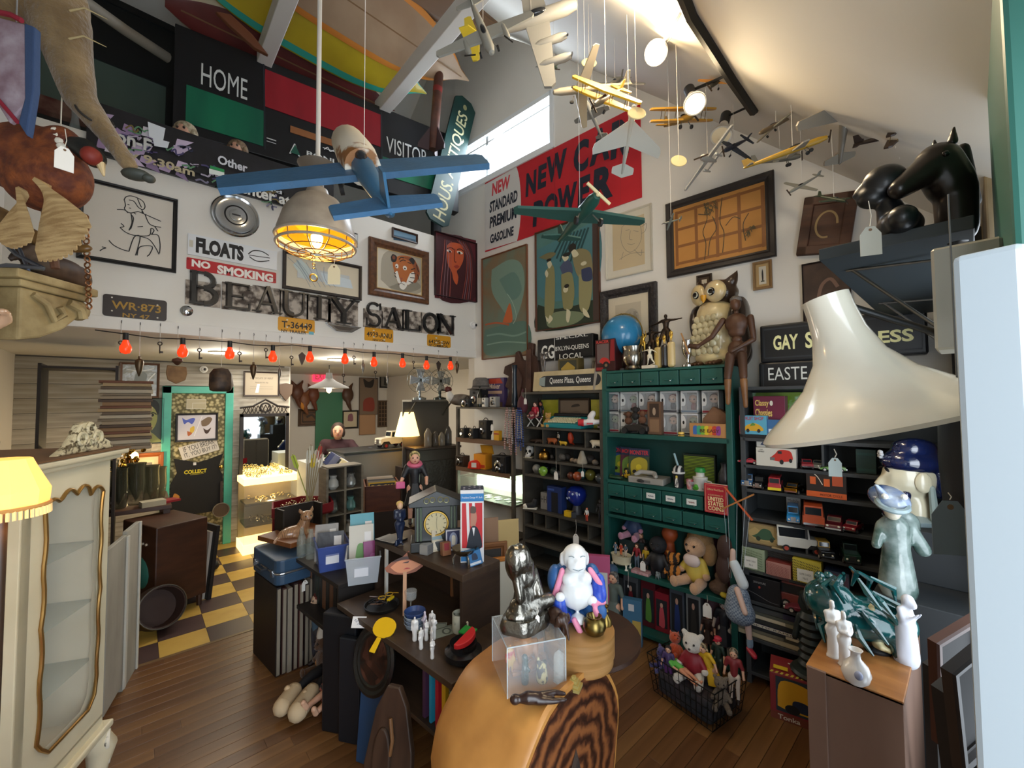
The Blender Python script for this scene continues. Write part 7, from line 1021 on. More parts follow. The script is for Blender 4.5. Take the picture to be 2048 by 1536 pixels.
b=MB(M('8a5038',.6));b.ps([(x*.001,z*.001+.25)for x,z in((-110,0),(-70,30),(-20,45),(20,80),(60,40),(105,15),(100,-10),(60,-35),(0,-45),(-60,-38),(-100,-22))],-.003,.003);b.bd('fan_leaf',t,bev=.001);Dw(MB(),.2,.1,[('c','c9845c',[(.1,.45),(.35,.75),(.7,.7),(.95,.5),(.6,.15),(.3,.15)]),('c','4a2c22',[(.42,.62),(.6,.7),(.58,.6)]),('c','a83a34',[(.45,.28),(.65,.3),(.55,.36)]),('c','3a2018',[(.1,.7),(.45,.95),(.85,.85),(.95,.6),(.6,.8),(.3,.75)])],-.1,.205,-.0035).bd('painted_face',t);MB(M('b98a62',.5)).bx(-.01,.01,-.004,.004,0,.22).bd('stick',t)
t=Tg('spectacle_tray','dark tray heaped with spectacles and a yellow case on the ledge','tray',IS(-.1,.58,ZL),IR);MB(M('1c1b1b',.4)).lt([(.09,0),(.1,.02),(.095,.02),(.085,.006),(0,.006)],n=24).sd('tray',t)
for k in range(4):b=MB(M(('1a1a1c','5a3a24','2a2a2e','b5902a')[k],.25));z=.022+.012*k;[b.trs((e*.026,0,z),.02,.003,14,5)for e in(-1,1)];b.tbe([(-.008,0,z),(.008,0,z)],.002,5);[b.tbe([(e*.045,0,z),(e*.05,.05,z+.01)],.0022,5)for e in(-1,1)];b.T=None;o=b.sd('spectacles',t);o.rotation_euler=(0,0,k*1.1);o.location=(.02*Cs(k*2),.02*Sn(k*2),0)
MB(M('d9b81e',.4)).box((.03,-.04,.05),(.05,.018,.014),(0,0,.4)).bd('yellow_case',t,bev=.003)
P=IS(-.24,.56,ZL+.0);Cd('price_card','small white hand-lettered card at the ledge edge','card',P+V((-.01,0,-.02)),IR-PI/2+.2,.075,.055,[('q','3a4a7a',.002,[(.15,.6),(.25,.75),(.3,.5),(.45,.7),(.55,.5),(.7,.68),(.85,.55)]),('q','3a4a7a',.002,[(.4,.3),(.5,.38),(.6,.28)])],'dfe0e0',.002,rot=(-.5,0,IR-PI/2+.7))
YL=M('d8ae14',.3)
t=Tg('hand_mirror','yellow plastic hand mirror hanging over the ledge edge','hand mirror',IS(-.245,.33,ZL+.012),rot=(-.95,.1,IR-PI/2+.45));b=MB(YL);b.ps([(.06*Cs(a)*(1+.1*abs(Sn(a))),.05*Sn(a)+.02)for a in[2*PI*k/20 for k in range(20)]],-.004,.004);b.bd('mirror_back',t,bev=.002);MB(YL).ps([(-.012,-.03),(.012,-.03),(.016,-.1),(-.016,-.1)],-.004,.004).bd('grip',t,bev=.003)
for k in range(4):jar('blue_bowl',('lowest','second','third','topmost')[k]+' of four nested blue and white bowls on the ledge','bowl',IS(-.1,.26,ZL+.018*k),[(.03,0),(.045,.006),(.056,.03),(.054,.032),(.04,.01),(0,.008)],M(('8a9aac','7a8aa0','93a2b2','31487a')[k],.25),'nested blue bowls')
WC=M('d6d6d4',.25,Co=.5)
for k,(i,j,h,lab)in enumerate(((-.17,.16,.115,'standing nearest the ledge edge'),(-.13,.12,.1,'with bowed head'),(-.15,.05,.095,'nearest the red purse'),(-.1,.1,.11,'behind the bowed one'),(-.19,.08,.1,'at the very edge of the ledge'),(-.11,.16,.12,'with a lilac hood'),(-.08,.14,.12,'at the back beside the bowls'),(-.2,-.02,.09,'kneeling apart with a vessel'))):St('white_figurine','small white china figurine '+lab,'figurine',IS(i,j,ZL),IR-.8+k,h,M('c9c2d4',.25,Co=.5)if k==5 else WC,LADY if k%2 else None,Ex=[((0,0,.05),.11,(0,0,.5),.08)],vox=h*.03,Gp='white china figurines on the ledge')
t=Tg('watermelon_purse','red watermelon slice purse on a round black box','purse',IS(-.1,-.12,ZL+.075),IR-.2,rot=(0,-.12,IR+.2));MB(M('c2262a',.35)).ps([(.07*Cs(a),.05*Sn(a))for a in[PI*k/10 for k in range(11)]],-.012,.012,rot=(PI/2,0,0),c=(0,0,.015)).bd('flesh',t,bev=.004);MB(M('2a8a3a',.35)).bx(.03,.085,-.02,.05,.003,.009).bd('green_rind',t)
jar('round_black_box','squat round black lacquer box at the near end of the ledge','box',IS(-.1,-.12,ZL),[(.07,0),(.085,.01),(.085,.035),(.06,.045),(.062,.07),(0,.073)],M('15171a',.2),n=32)
t=jar('banknote_mug','white mug printed like a banknote by the bookcase panel','mug',IS(.06,.02,ZL)if False else IS(.035,.06,ZL),[(.038,0),(.04,.004),(.04,.09),(.036,.09),(.034,.01),(0,.008)],M('c4c6b4',.3,C2='55604a',sc_=14,lo=.5,hi=.56));MB(M('c4c6b4',.3)).tbe([(0,-.038,.07),(0,-.065,.065),(0,-.065,.03),(0,-.038,.02)],.005,8).sd('handle',t)
for k,(i,j,rz)in enumerate(((-.02,.1,.3),(-.06,.18,-.2))):Cd('novelty_banknote',('crumpled','flat')[k]+' oversized grey-green banknote print on the ledge','banknote',IS(i,j,ZL+.005+.004*k),IR+rz,.16,.07,[('l','3a3f36',.004,[(.04,.08),(.96,.08),(.96,.92),(.04,.92),(.04,.08)]),('e','4a5046',.5,.5,.15,.3),('e','8a8f80',.5,.5,.09,.2),('t','2a2e28','1',.08,.6,.14,.88)],'7d8274',.002,rot=(-1.35,0,IR+rz-.6))
Ct('yellow_bag_card','yellow and black printed card standing under the bookcase top','card',IS(.11,.04,ZL),IR-.6,.05,.18,.01,'d0a21a',[('p','1c1a16',[(.5,0),(1,0),(1,1),(.75,1)])]);Lq
jar('wine_glass','clear stemmed glass on the ledge under the paper fan','glass',IS(-.03,.4,ZL),[(.03,0),(.004,.008),(.004,.06),(.03,.08),(.034,.12),(.03,.125)],M('cfd4d4',.04,Al=.3))
for k,(c,h,th,lab)in enumerate((('4a2a44',.22,.022,'plum'),('2a8fae',.24,.016,'turquoise'),('b0202e',.25,.022,'red'),('d0a422',.235,.026,'yellow'),('26332a',.26,.024,'dark green lettered'))):
 t=Tg('upright_book',lab+' spined book standing under the near end of the ledge','book',IS(-.16+.0*k,.1-.05*k,ZB),IR-PI/2,'colourful books under the ledge');MB(M(c,.5)).bx(-th/2,th/2,0,.17,0,h).bd('cover',t,bev=.002);MB(M('c9c0aa',.9)).bx(-th/2+.002,th/2-.002,.005,.172,.004,h+.0005).bd('pages',t)
 if k==4:b=MB();b.T=Matrix.Rotation(-PI/2,4,'Y');Dw(b,h,th,[('t','b9c09a','POLLUX',.2,.15,.85,.85)],0,-th/2,-.0008).bd('lettering',t)
P=GZ(697,1452);t=Tg('black_portfolio','tall black portfolio case leaning at the far end of the island','portfolio',IS(-.22,.72,0),IR-PI/2+.5);MB(M('14171c',.35)).bx(-.16,.06,-.03,.05,0,.66).bd('case',t,bev=.01);MB(M('1a1e24',.35)).bx(-.02,.11,-.07,-.035,0,.56).bd('second_flap',t,bev=.006)
t=Tg('blue_binder','large blue bound album leaning beside the black portfolio','album',IS(-.255,.5,0),IR-PI/2+.35,rot=(-.1,0,IR-PI/2+.35));MB(M('2a4a72',.5)).bx(-.02,.14,-.03,.0,0,.52).bd('cover',t,bev=.003);MB(M('b9b49c',.8)).bx(-.015,.135,-.027,-.004,.515,.522).bd('pages',t)
t=Tg('round_tray','round dark tray with a red-brown leather centre hanging under the ledge','tray',IS(-.235,.42,.53),IR-PI/2,rot=(-.25,0,IR-PI/2+.1));b=MB(M('1a1b1a',.35));b.lt([(.16,0),(.165,.012),(.15,.02),(.135,.012),(.12,.016),(.11,.01)],n=40,rot=(PI/2,0,0));b.sd('rim',t);MB(M('5a3326',.5,C2='6e4434',sc_=8)).lt([(.112,0),(.112,.01),(0,.01)],n=32,rot=(PI/2,0,0)).sd('leather_centre',t)
BR2=M('2c2018',.4,C2='3f2e22',sc_=6,st=(3,1,.6))
t=Tg('carved_shield','tall dark brown carved wooden shield leaning against the island','shield',IS(-.42,.02,0),IR-PI/2+.5,rot=(-.14,0,IR-PI/2+.45));b=MB(BR2);b.ps([(-.1,0),(.08,0),(.12,.12),(.11,.38),(.07,.55),(.03,.62),(-.03,.62),(-.08,.52),(-.12,.3)],-.015,.015);b.bd('board',t,bev=.006);b=MB(BR2);b.ps([(.045*Cs(a)-.03,.13*Sn(a)+.33)for a in[2*PI*k/24 for k in range(24)]],-.028,-.012);b.bd('raised_oval',t,bev=.008);b=MB(M('6b4a2c',.4));b.tbe([(.07,-.02,.05),(.085,-.025,.2),(.07,-.02,.28)],.008,8);b.tbe([(0,-.02,.5),(.02,-.026,.42),(.01,-.02,.36)],.008,8);b.sd('gold_scrolls',t)
t=Tg('lacquer_chest','grey-brown lacquered chest with a wine inlay at the near end of the island','chest',IS(-.03,-.36,0),IR);MB(M('6e6450',.35,C2='574e3e',sc_=3,st=(5,1,1))).bx(-.19,.21,-.1,.12,.56,.64).bd('lid',t,bev=.012);MB(M('5a4038',.35)).bx(-.1,.12,-.112,-.1,.575,.61).bd('wine_inlay',t,bev=.005);MB(M('1c2024',.3)).bx(-.18,.2,-.09,.11,0,.56).bd('body',t,bev=.004)
t=Tg('pale_plank','worn pale grey plank leaning low in front of the chest','plank',IS(-.26,-.36,0),IR-.6,rot=(-.2,-.3,IR-.7));MB(M('8d877c',.7,C2='6e685e',sc_=5)).bx(-.06,.06,-.02,.02,0,.42).bd('board',t,bev=.004)
CBD=M('8a6a4a',.8)
for k,(i,j,w,h,c,lab,nm,ct)in enumerate(((.42,.42,.42,1.09,'93735a','large sheet of brown cardboard standing behind the flag box','cardboard_sheet','cardboard'),(.40,.3,.36,.98,'7a4e2a','tall wooden picture frame leaning behind the silver statue','leaning_frame','frame'),(.46,.22,.3,.9,'b5702a','orange-brown frame leaning by the silver statue','leaning_frame','frame'),(.5,.12,.22,.88,'c4bfae','white matted sheet leaning by the big Buddha','matted_sheet','print'),(.66,.5,.34,1.0,'8f887c','grey board leaning behind the big Buddha','grey_board','board'),(.74,.42,.26,1.02,'c9b078','pale yellow sheet at the back of the leaning boards','yellow_sheet','board'))):
 P=IS(i,j,0)
 if 'frame' in nm:P.z=h/2;Fm(nm,lab,ct,P,IR-.55,w,h,.04,M(c,.5),[],'2c2a26' if k==1 else '6b5a44',rot=(-.06,0,IR-.55))
 else:Cd(nm,lab,ct,P,IR-.55,w,h,[],M(c,.8),.008,anchor='b',rot=(-.06,0,IR-.55))
Pc=DD(1150,1545,1.38);Pb=DD(975,1440,1.66);Pb.z=Pc.z;ax=(Pb-Pc);Ll=ax.length;ax.normalize();side=V((-ax.y,ax.x,0));RR0=.315;ZST=.9
st=Tg('log_stump','big sawn log on its side with dark growth rings and golden sides','log',V((Pc.x,Pc.y,0)))
def ringpts(off,k,clip):
 out=[]
 for i in range(40):
  a=2*PI*i/40;r=RR0*k*(1+.04*Sn(3*a+1)+.02*Sn(7*a));z=Pc.z+r*Sn(a);out.append(V((side.x*r*Cs(a)+ax.x*off,side.y*r*Cs(a)+ax.y*off,min(z,clip))))
 return out
secs=[(0,.97,ZST+.03),(.012,1.0,ZST+.03),(.06,1.0,ZST),(Ll*.5,1.04,ZST-.002),(Ll*.85,.98,ZST-.004),(Ll,.8,ZST-.01)]
b=MB(M('b98442',.45,C2='8a5a28',sc_=4,lo=.4,hi=.75,Bp=.15,bsc=12));vs=[];[vs.extend(ringpts(*q))for q in secs];b.add(vs,[(i*40+j,i*40+40+j,i*40+40+(j+1)%40,i*40+(j+1)%40)for i in range(len(secs)-1)for j in range(40)]+[tuple(range(40)),tuple(len(secs)*40-40+j for j in range(40))[::-1]]);b.sd('golden_side',st)
m=bpy.data.materials.new('m_rings');m.use_nodes=True;nt=m.node_tree;bs_=nt.nodes['Principled BSDF'];bs_.inputs['Roughness'].default_value=.3;tc=nt.nodes.new('ShaderNodeTexCoord');mp=nt.nodes.new('ShaderNodeMapping');mp.inputs['Location'].default_value=(0,0,-(Pc.z-.02));nt.links.new(tc.outputs['Object'],mp.inputs[0]);wv=nt.nodes.new('ShaderNodeTexWave');wv.wave_type='RINGS';wv.rings_direction='SPHERICAL';wv.inputs['Scale'].default_value=5.5;wv.inputs['Distortion'].default_value=7;wv.inputs['Detail'].default_value=5;wv.inputs['Detail Scale'].default_value=1.6;wv.inputs['Detail Roughness'].default_value=.65;nt.links.new(mp.outputs[0],wv.inputs[0]);rp=nt.nodes.new('ShaderNodeValToRGB');rp.color_ramp.elements[0].color=lin('2a1710');rp.color_ramp.elements[1].color=lin('7d4c2a');k_=rp.color_ramp.elements.new(.45);k_.color=lin('54301d');nt.links.new(wv.outputs['Fac'],rp.inputs[0]);nt.links.new(rp.outputs[0],bs_.inputs['Base Color'])
b=MB(m);p=ringpts(-.004,.92,ZST+.01);q=ringpts(.01,.92,ZST+.01);b.add(p+q,[tuple(range(40))]+[((j+1)%40,j,40+j,40+(j+1)%40)for j in range(40)]);b.bd('growth_rings',st)
b=MB(M('1c120c',.8,C2='3a2a1e',sc_=12,Bp=.8));c3=V((0,0,Pc.z-.02));b.add([c3+side*x+V((0,0,z))-ax*.0055 for x,z in((-.03,-.2),(.02,-.22),(.05,-.05),(.03,.05),(.0,.1),(-.02,.04),(-.05,-.08))],[tuple(range(7))[::-1]]);b.bd('rotten_heart',st)
tb=Tg('round_side_table','dark low table holding the round wooden box behind the log','table',V((1.40,1.14,0)));MB(M('3a2418',.4,C2='2c1a12',sc_=5,st=(1,4,1))).lt([(.24,.87),(.25,.88),(.25,.897),(0,.897)],n=36).sd('table_top',tb);MB(M('2c1a12',.4)).lt([(.12,0),(.1,.03),(.04,.06),(.03,.4),(.05,.82),(.1,.87)],n=20).sd('pedestal',tb)
ZS=.9
Pbx=GZ(1170,1318,ZS+.06)+V((.02,.02,0));Pbx=V((1.255,1.02,ZS));t=Tg('bentwood_box','round bentwood box with a lapped lid under the painted Buddha','box',Pbx);BW=M('a07848',.5,C2='86602f',sc_=3,st=(1,1,14));MB(BW).lt([(.122,0),(.124,.005),(.124,.09),(0,.09)],n=48).sd('box_wall',t);MB(BW).lt([(.127,.03),(.129,.035),(.129,.115),(.125,.118),(0,.118)],n=48).sd('lid',t)
ZX=ZS+.119
t=Tg('painted_buddha','white laughing Buddha in a blue robe edged with pink','statue',Pbx+V((.03,.045,ZX-ZS)),IR-.78,scale=.98);WB=M('dcdfe0',.35);BLU=M('1f3fae',.4,C2='3a5fc9',sc_=30,lo=.45,hi=.6);BLU2=M('2a5a94',.45);PNK=M('e08aa8',.45)
Bb('head',WB,[((0,-.01,.245),(.05,.05,.052)),((0,-.045,.225),(.038,.03,.026)),((-.05,0,.235),(.01,.014,.028)),((.05,0,.235),(.01,.014,.028)),((0,-.058,.245),(.011,.012,.011)),((-.022,-.046,.24),.014,(-.024,-.046,.24),.014),((.022,-.046,.24),.014,(.024,-.046,.24),.014)],t,.005,4);b=MB(M('7d8c94',.5));[b.tbe([(e*.012,-.0585,.262),(e*.022,-.056,.266),(e*.032,-.05,.262)],.0018,5)for e in(-1,1)];b.tbe([(-.02,-.068,.222),(0,-.075,.217),(.02,-.068,.222)],.002,5);b.sd('smile_lines',t)
Bb('belly',WB,[((0,-.03,.12),(.068,.062,.065)),((-.028,-.045,.175),(.032,.03,.028)),((.028,-.045,.175),(.032,.03,.028)),((0,-.02,.19),(.045,.035,.03)),((0,-.06,.03),(.03,.03,.02))],t,.006,4);Bb('robe',BLU2,[((-.075,.015,.15),(.032,.045,.06)),((.075,.015,.15),(.032,.045,.06)),((0,.04,.13),(.085,.04,.1)),((-.075,-.02,.05),(.045,.055,.05)),((.075,-.02,.05),(.05,.06,.05)),((0,.02,.02),(.11,.07,.03))],t,.007,4);Bb('knee_drape',BLU,[((-.07,-.06,.1),.022,(-.07,-.065,.03),.035),((-.06,-.03,.03),(.045,.05,.025)),((.09,-.02,.16),.026,(.085,-.05,.11),.03)],t,.006,4)
Bb('pink_border',PNK,[((-.055,-.035,.205),.012,(-.085,-.035,.11),.013),((.055,-.035,.205),.012,(.092,-.045,.15),.012),((.1,-.055,.09),.013,(.05,-.08,.1),.012),((-.02,-.085,.04),.012,(.0,-.09,.0),.012),((.06,-.085,.075),.012,(.075,-.09,.03),.012)],t,.006,3);Bb('hand',WB,[((.05,-.075,.105),(.022,.016,.018)),((-.07,-.07,.12),(.02,.016,.018))],t,.005,3)
t=Tg('wooden_elephant','dark brown carved wooden elephant on the round wooden box','carving',Pbx+V((-.1,.03,ZX-ZS)),IR+1.3);Bb('body',M('3a2418',.4,C2='2a1810',sc_=8),[((0,0,.062),(.045,.03,.03)),((-.045,0,.07),(.022,.02,.024)),((-.06,0,.06),.01,(-.075,0,.012),.005),((-.045,.024,.068),(.012,.006,.018)),((-.045,-.024,.068),(.012,.006,.018))]+[((x,y,.045),.012,(x,y,.008),.011)for x in(-.028,.028)for y in(-.015,.015)],t,.004)
jar('brass_pot','round etched brass pot on the round wooden box','pot',Pbx+V((.0,-.07,ZX-ZS)),[(.022,0),(.034,.008),(.042,.028),(.038,.05),(.026,.06),(.028,.066),(.024,.066),(.022,.058),(0,.03)],M('8a7440',.32,1,C2='5c5a38',sc_=10),n=28);jar('brass_bell_tall','tall brass hand bell at the edge of the round wooden box','bell',Pbx+V((.085,-.06,ZX-ZS)),[(.022,0),(.02,.02),(.01,.034),(.006,.04),(.01,.05),(.006,.06),(.011,.07),(0,.078)],M('7d6a38',.35,1))
Pq=GZ(1047,1345,ZS)+V((.03,.04,0));Pq=V((1.055,1.095,ZS));rq=IR-.55;t=Tg('acrylic_cube','clear acrylic display cube on the log','display cube',Pq,rq);a=.103;hq=.162
b=MB(M('e8f0f4',.03,Al=.10));[b.bx(*q)for q in((-a,a,-a,-a+.003,0,hq),(-a,a,a-.003,a,0,hq),(-a,-a+.003,-a,a,0,hq),(a-.003,a,-a,a,0,hq),(-a,a,-a,a,hq-.003,hq))];b.bd('acrylic_sheets',t);b=MB(M('c9d4d8',.1,Al=.55));[b.bx(x-.0015,x+.0015,y-.0015,y+.0015,0,hq)for x in(-a,a)for y in(-a,a)];[b.bx(-a,a,y-.0015,y+.0015,hq-.003,hq)for y in(-a,a)];[b.bx(x-.0015,x+.0015,-a,a,hq-.003,hq)for x in(-a,a)];b.bd('polished_edges',t)
GB=M('b07a48',.35,C2='8a5a34',sc_=8);t=Tg('gold_buddha','bronze seated Buddha inside the acrylic cube','statue',Pq+V((.02,.03,.0)),rq,scale=.62);Bb('buddha',GB,[((0,0,.19),(.04,.04,.045)),((0,0,.115),(.06,.045,.06)),((-.075,-.02,.04),.03,(.0,-.06,.03),.025),((.075,-.02,.04),.03,(0,-.06,.03),.025),((-.06,0,.14),.02,(-.05,-.06,.07),.014),((.06,0,.14),.02,(.05,-.06,.07),.014)],t,.007);MB(GB).bx(-.1,.1,-.07,.06,0,.02).bd('plinth',t,bev=.004)
t=Tg('red_gold_figure','tiny red and gold figure inside the acrylic cube','figurine',Pq+V((-.055,.03,0)),rq);Bb('figure',M('b5904a',.35,C2='a83a34',sc_=30,lo=.5,hi=.55),human(None,.11),t,.003)
SV=M('8f8c84',.28,1,C2='55524a',sc_=16,Bp=.6,bsc=30);t=Tg('silver_woman','dark silver statue of a seated woman with big hair on the acrylic cube','statue',Pq+V((0,.01,hq+.001)),rq+.5,scale=1.05)
Bb('figure',SV,[((-.02,0,.232),(.032,.04,.05)),((-.045,.01,.22),(.025,.035,.06)),((.0,-.02,.215),.018,(.005,-.015,.19),.018),((0,0,.16),(.042,.032,.045)),((0,0,.1),(.045,.035,.05)),((-.04,0,.175),.018,(-.045,-.02,.11),.015),((.04,0,.175),.018,(.03,-.04,.11),.015),((-.03,0,.07),.035,(.09,-.03,.065),.025),((0,0,.05),(.08,.055,.03)),((.06,-.02,.06),(.04,.03,.02))],t,.005);MB(SV).lt([(.09,0),(.095,.02),(.085,.045),(.0,.05)],n=30,sy=.75,wob=lambda a,z:1+.07*Sn(5*a)).sd('rock_base',t);Pg(Pq+V((0,-.05,hq+.09)),rq,'small white tag on the silver woman',.026,.03)
def lump2(name,lab,cat,P,items,m,rz=0.,vox=.004):t=Tg(name,lab,cat,P,rz);Bb('form',mm(m),items,t,vox);return t
lump2('jade_figure','slim dark green stone figure in front of the acrylic cube','figurine',GZ(1050,1366,ZS),[((0,0,.004),.014,(0,0,.04),.013),((0,0,.04),.013,(.002,0,.075),.011),((0,0,.085),(.011,.011,.014)),((-.01,-.006,.05),.007,(.008,-.012,.045),.007)],M('1d3a34',.2,C2='12241f',sc_=20,Co=.6));lump2('soapstone_figure','cream and black openwork soapstone figure on the log','figurine',GZ(1084,1362,ZS),[((0,0,.01),.022,(0,0,.05),.016),((-.012,0,.05),.01,(-.018,0,.085),.006),((.01,0,.04),.01,(.014,0,.06),.008)],M('b9ad7a',.5,C2='3a3326',sc_=45,lo=.45,hi=.52))
t=Tg('glass_obelisk','clear glass obelisk next to the round wooden box','obelisk',GZ(1119,1368,ZS)+V((.01,.01,0)),.5);MB(M('cfd0c8',.04,Al=.35)).lt([(.02,0),(.019,.09),(0,.108)],n=6).bd('crystal',t);MB(M('bfc4bc',.1,Al=.6)).lt([(.0205,0),(.0205,.006)],n=6).bd('base',t)
t=Tg('brass_pyramid','small stepped brass pyramid on the log','ornament',GZ(1148,1376,ZS),.4);b=MB(M('b0a062',.4,.5));[b.bx(-.024+k*.006,.024-k*.006,-.024+k*.006,.024-k*.006,k*.01,k*.01+.01)for k in range(4)];b.bd('steps',t)
lump2('reclining_figure','dark wooden reclining nude lying on the log edge','carving',GZ(1068,1400,ZS+.02),[((-.06,0,.005),(.018,.016,.016)),((-.045,0,.005),.012,(-.02,0,.008),.02),((-.02,0,.008),.02,(.01,0,.006),.018),((.01,.006,.006),.014,(.07,.012,.012),.009),((.07,.012,.012),.009,(.1,.015,.004),.007),((.01,-.008,.004),.014,(.06,-.01,.0),.009),((.06,-.01,0),.009,(.1,-.006,0),.007)],M('2a1a16',.3),math.atan2((GZ(1115,1390,ZS)-GZ(1020,1395,ZS)).y,(GZ(1115,1390,ZS)-GZ(1020,1395,ZS)).x))
PF=DD(221,917,1.95);CZ=R_(65.3);CX=V((Cs(CZ),Sn(CZ),0));CY=V((-Sn(CZ),Cs(CZ),0));LW=.50;TOPZ=PF.z;BOTZ=.42
C0=V((PF.x,PF.y,0))-CX*LW
def CC(x,y,z):return C0+CX*x+CY*y+V((0,0,z))
CRM=M('d8d0b4',.45,C2='ccc3a4',sc_=3);GLD=M('a8834a',.3,.8)
cb=Tg('curio_cabinet','cream painted curio cabinet with scalloped glass and gold beading','cabinet',C0,CZ)
def scallop(x0,x1,z0,z1):
 top=[];n=4
 for k in range(n):
  for j in range(6):u=(k+j/6)/n;top.append((x0+(x1-x0)*u,z1-.028*(1-abs(Sn(PI*(k+j/6)*1.0)))-.02*(0 if 0<k<n-1 else 1)))
 top.append((x1,z1-.05));rt=[(x1-.012*abs(Sn(PI*j/4.5)),z1-.05-(z1-z0-.14)*j/18)for j in range(1,18)];bt=[(x1-.02,z0+.06),(x1-.06,z0+.02),(x0+.06,z0+.02),(x0+.02,z0+.06)];lf=[(x0+.012*abs(Sn(PI*j/4.5)),z0+.09+(z1-z0-.16)*j/18)for j in range(18)]
 return top+rt+bt+lf
op=scallop(.1,LW-.055,BOTZ+.1,TOPZ-.09);outer=[(0,BOTZ+.02),(LW,BOTZ+.02),(LW,TOPZ),(0,TOPZ)]
bm_=bmesh.new();
def loop_(pts,y):return[bm_.verts.new((p[0],y,p[1]))for p in pts]
for y in(0,.022):
 o_=loop_(outer,y);i_=loop_(op,y);es=[bm_.edges.new((a[k],a[(k+1)%len(a)]))for a in(o_,i_)for k in range(len(a))];bmesh.ops.triangle_fill(bm_,use_beauty=True,edges=es)
me=bpy.data.meshes.new('scalloped_side');bm_.to_mesh(me);bm_.free();me.materials.append(CRM);o=bpy.data.objects.new('scalloped_side',me);COL.objects.link(o);o.parent=cb
MB(GLD).tbe([(p[0],-.006,p[1])for p in op+[op[0]]],.007,8).sd('gold_beading',cb);MB(M('f4f8fa',.03,Al=.08)).bx(.09,LW-.045,.01,.013,BOTZ+.09,TOPZ-.08).bd('side_glass',cb)
MB(CRM).bx(0,.05,0,.05,BOTZ,TOPZ).bd('corner_stile',cb,bev=.004);MB(CRM).bx(LW-.03,LW,.02,.62,BOTZ,TOPZ).bd('far_side',cb);MB(CRM).bx(0,LW,.6,.62,BOTZ,TOPZ).bd('back_liner',cb);MB(M('2c2a28',.5,C2='6e6a64',sc_=9,lo=.6,hi=.64)).bx(.02,LW-.14,.585,.598,BOTZ+.05,TOPZ-.3).bd('silvered_mirror',cb)
MB(CRM).bx(-.03,LW+.03,-.03,.64,TOPZ,TOPZ+.02).bd('cornice',cb,bev=.006);MB(CRM).bx(-.05,LW+.05,-.05,.66,TOPZ+.02,TOPZ+.045).bd('cornice',cb,bev=.008);MB(M('6b4a2c',.5)).bx(-.052,LW+.052,-.052,.66,TOPZ+.045,TOPZ+.052).bd('top_board',cb);MB(CRM).bx(0,LW,0,.62,BOTZ-.02,BOTZ+.03).bd('floor_board',cb);MB(CRM).bx(-.03,LW+.03,-.03,.64,BOTZ-.045,BOTZ-.015).bd('base_moulding',cb,bev=.008)
MB(CRM).bx(-.002,.02,.05,.10,BOTZ,TOPZ).bd('door_stile',cb,bev=.003);MB(CRM).bx(-.002,.02,.05,.6,TOPZ-.13,TOPZ).bd('door_rail',cb,bev=.003);MB(CRM).bx(-.002,.02,.05,.6,BOTZ,BOTZ+.1).bd('door_rail',cb,bev=.003);MB(M('e8ece8',.03,Al=.1)).bx(.008,.011,.1,.6,BOTZ+.1,TOPZ-.13).bd('door_glass',cb)
for z in(.72,.98,1.24):MB(M('9ab0a4',.05,Al=.22)).bx(.03,LW-.035,.03,.59,z,z+.006).bd('glass_shelf',cb)
CARV=M('cfc6a4',.5,C2='5c5038',sc_=50,lo=.52,hi=.62,Bp=.5,bsc=60);b=MB(CARV);zc=TOPZ+.052
b.ps([(.14,zc),(LW+.0,zc),(LW-.02,zc+.03),(LW-.09,zc+.06),(LW-.12,zc+.1),(LW-.17,zc+.13),(LW-.23,zc+.12),(LW-.26,zc+.07),(.2,zc+.03)],-.012,.02);b.bd('crest',cb,bev=.006);b=MB(CARV);[b.trs((LW-.18+dx,-.018,zc+dz),r,.007,16,6,(PI/2,0,0))for dx,dz,r in((0,.1,.022),(-.05,.06,.025),(.05,.06,.025),(0,.035,.02))];b.sd('crest_scrolls',cb)
for x,y in((LW-.03,.03),(.03,.03)):
 b=MB(CRM);b.tbe([(x,y,BOTZ-.03),(x+.03,y-.03,BOTZ-.12),(x+.02,y-.02,.2),(x,y,.08),(x+.03,y-.03,.0)],[.05,.055,.035,.025,.032],12);b.sd('cabriole_leg',cb);b=MB(M('e0dccc',.5,C2='3a342c',sc_=30,lo=.55,hi=.6));b.trs((x+.03,y-.05,BOTZ-.09),.035,.012,16,6,(PI/2,0,.4));b.trs((x+.04,y-.05,BOTZ-.17),.025,.01,16,6,(PI/2,0,.4));b.sd('leg_scroll',cb)
t=Tg('dolphin_ornament','pale leaping dolphin ornament on the top glass shelf of the cream cabinet','ornament',CC(.19,.25,1.247),CZ);Bb('dolphin',M('d0bfa0',.25,Co=.5),[((0,0,.03),.05,(0,0,.08),.03),((0,0,.08),.03,(-.03,0,.14),.035),((-.03,0,.14),.035,(.06,0,.11),.03),((.06,0,.11),.03,(.11,0,.07),.008),((-.04,0,.15),.025,(-.06,0,.26),.012),((.0,0,.02),(.1,.05,.02))],t,.007)
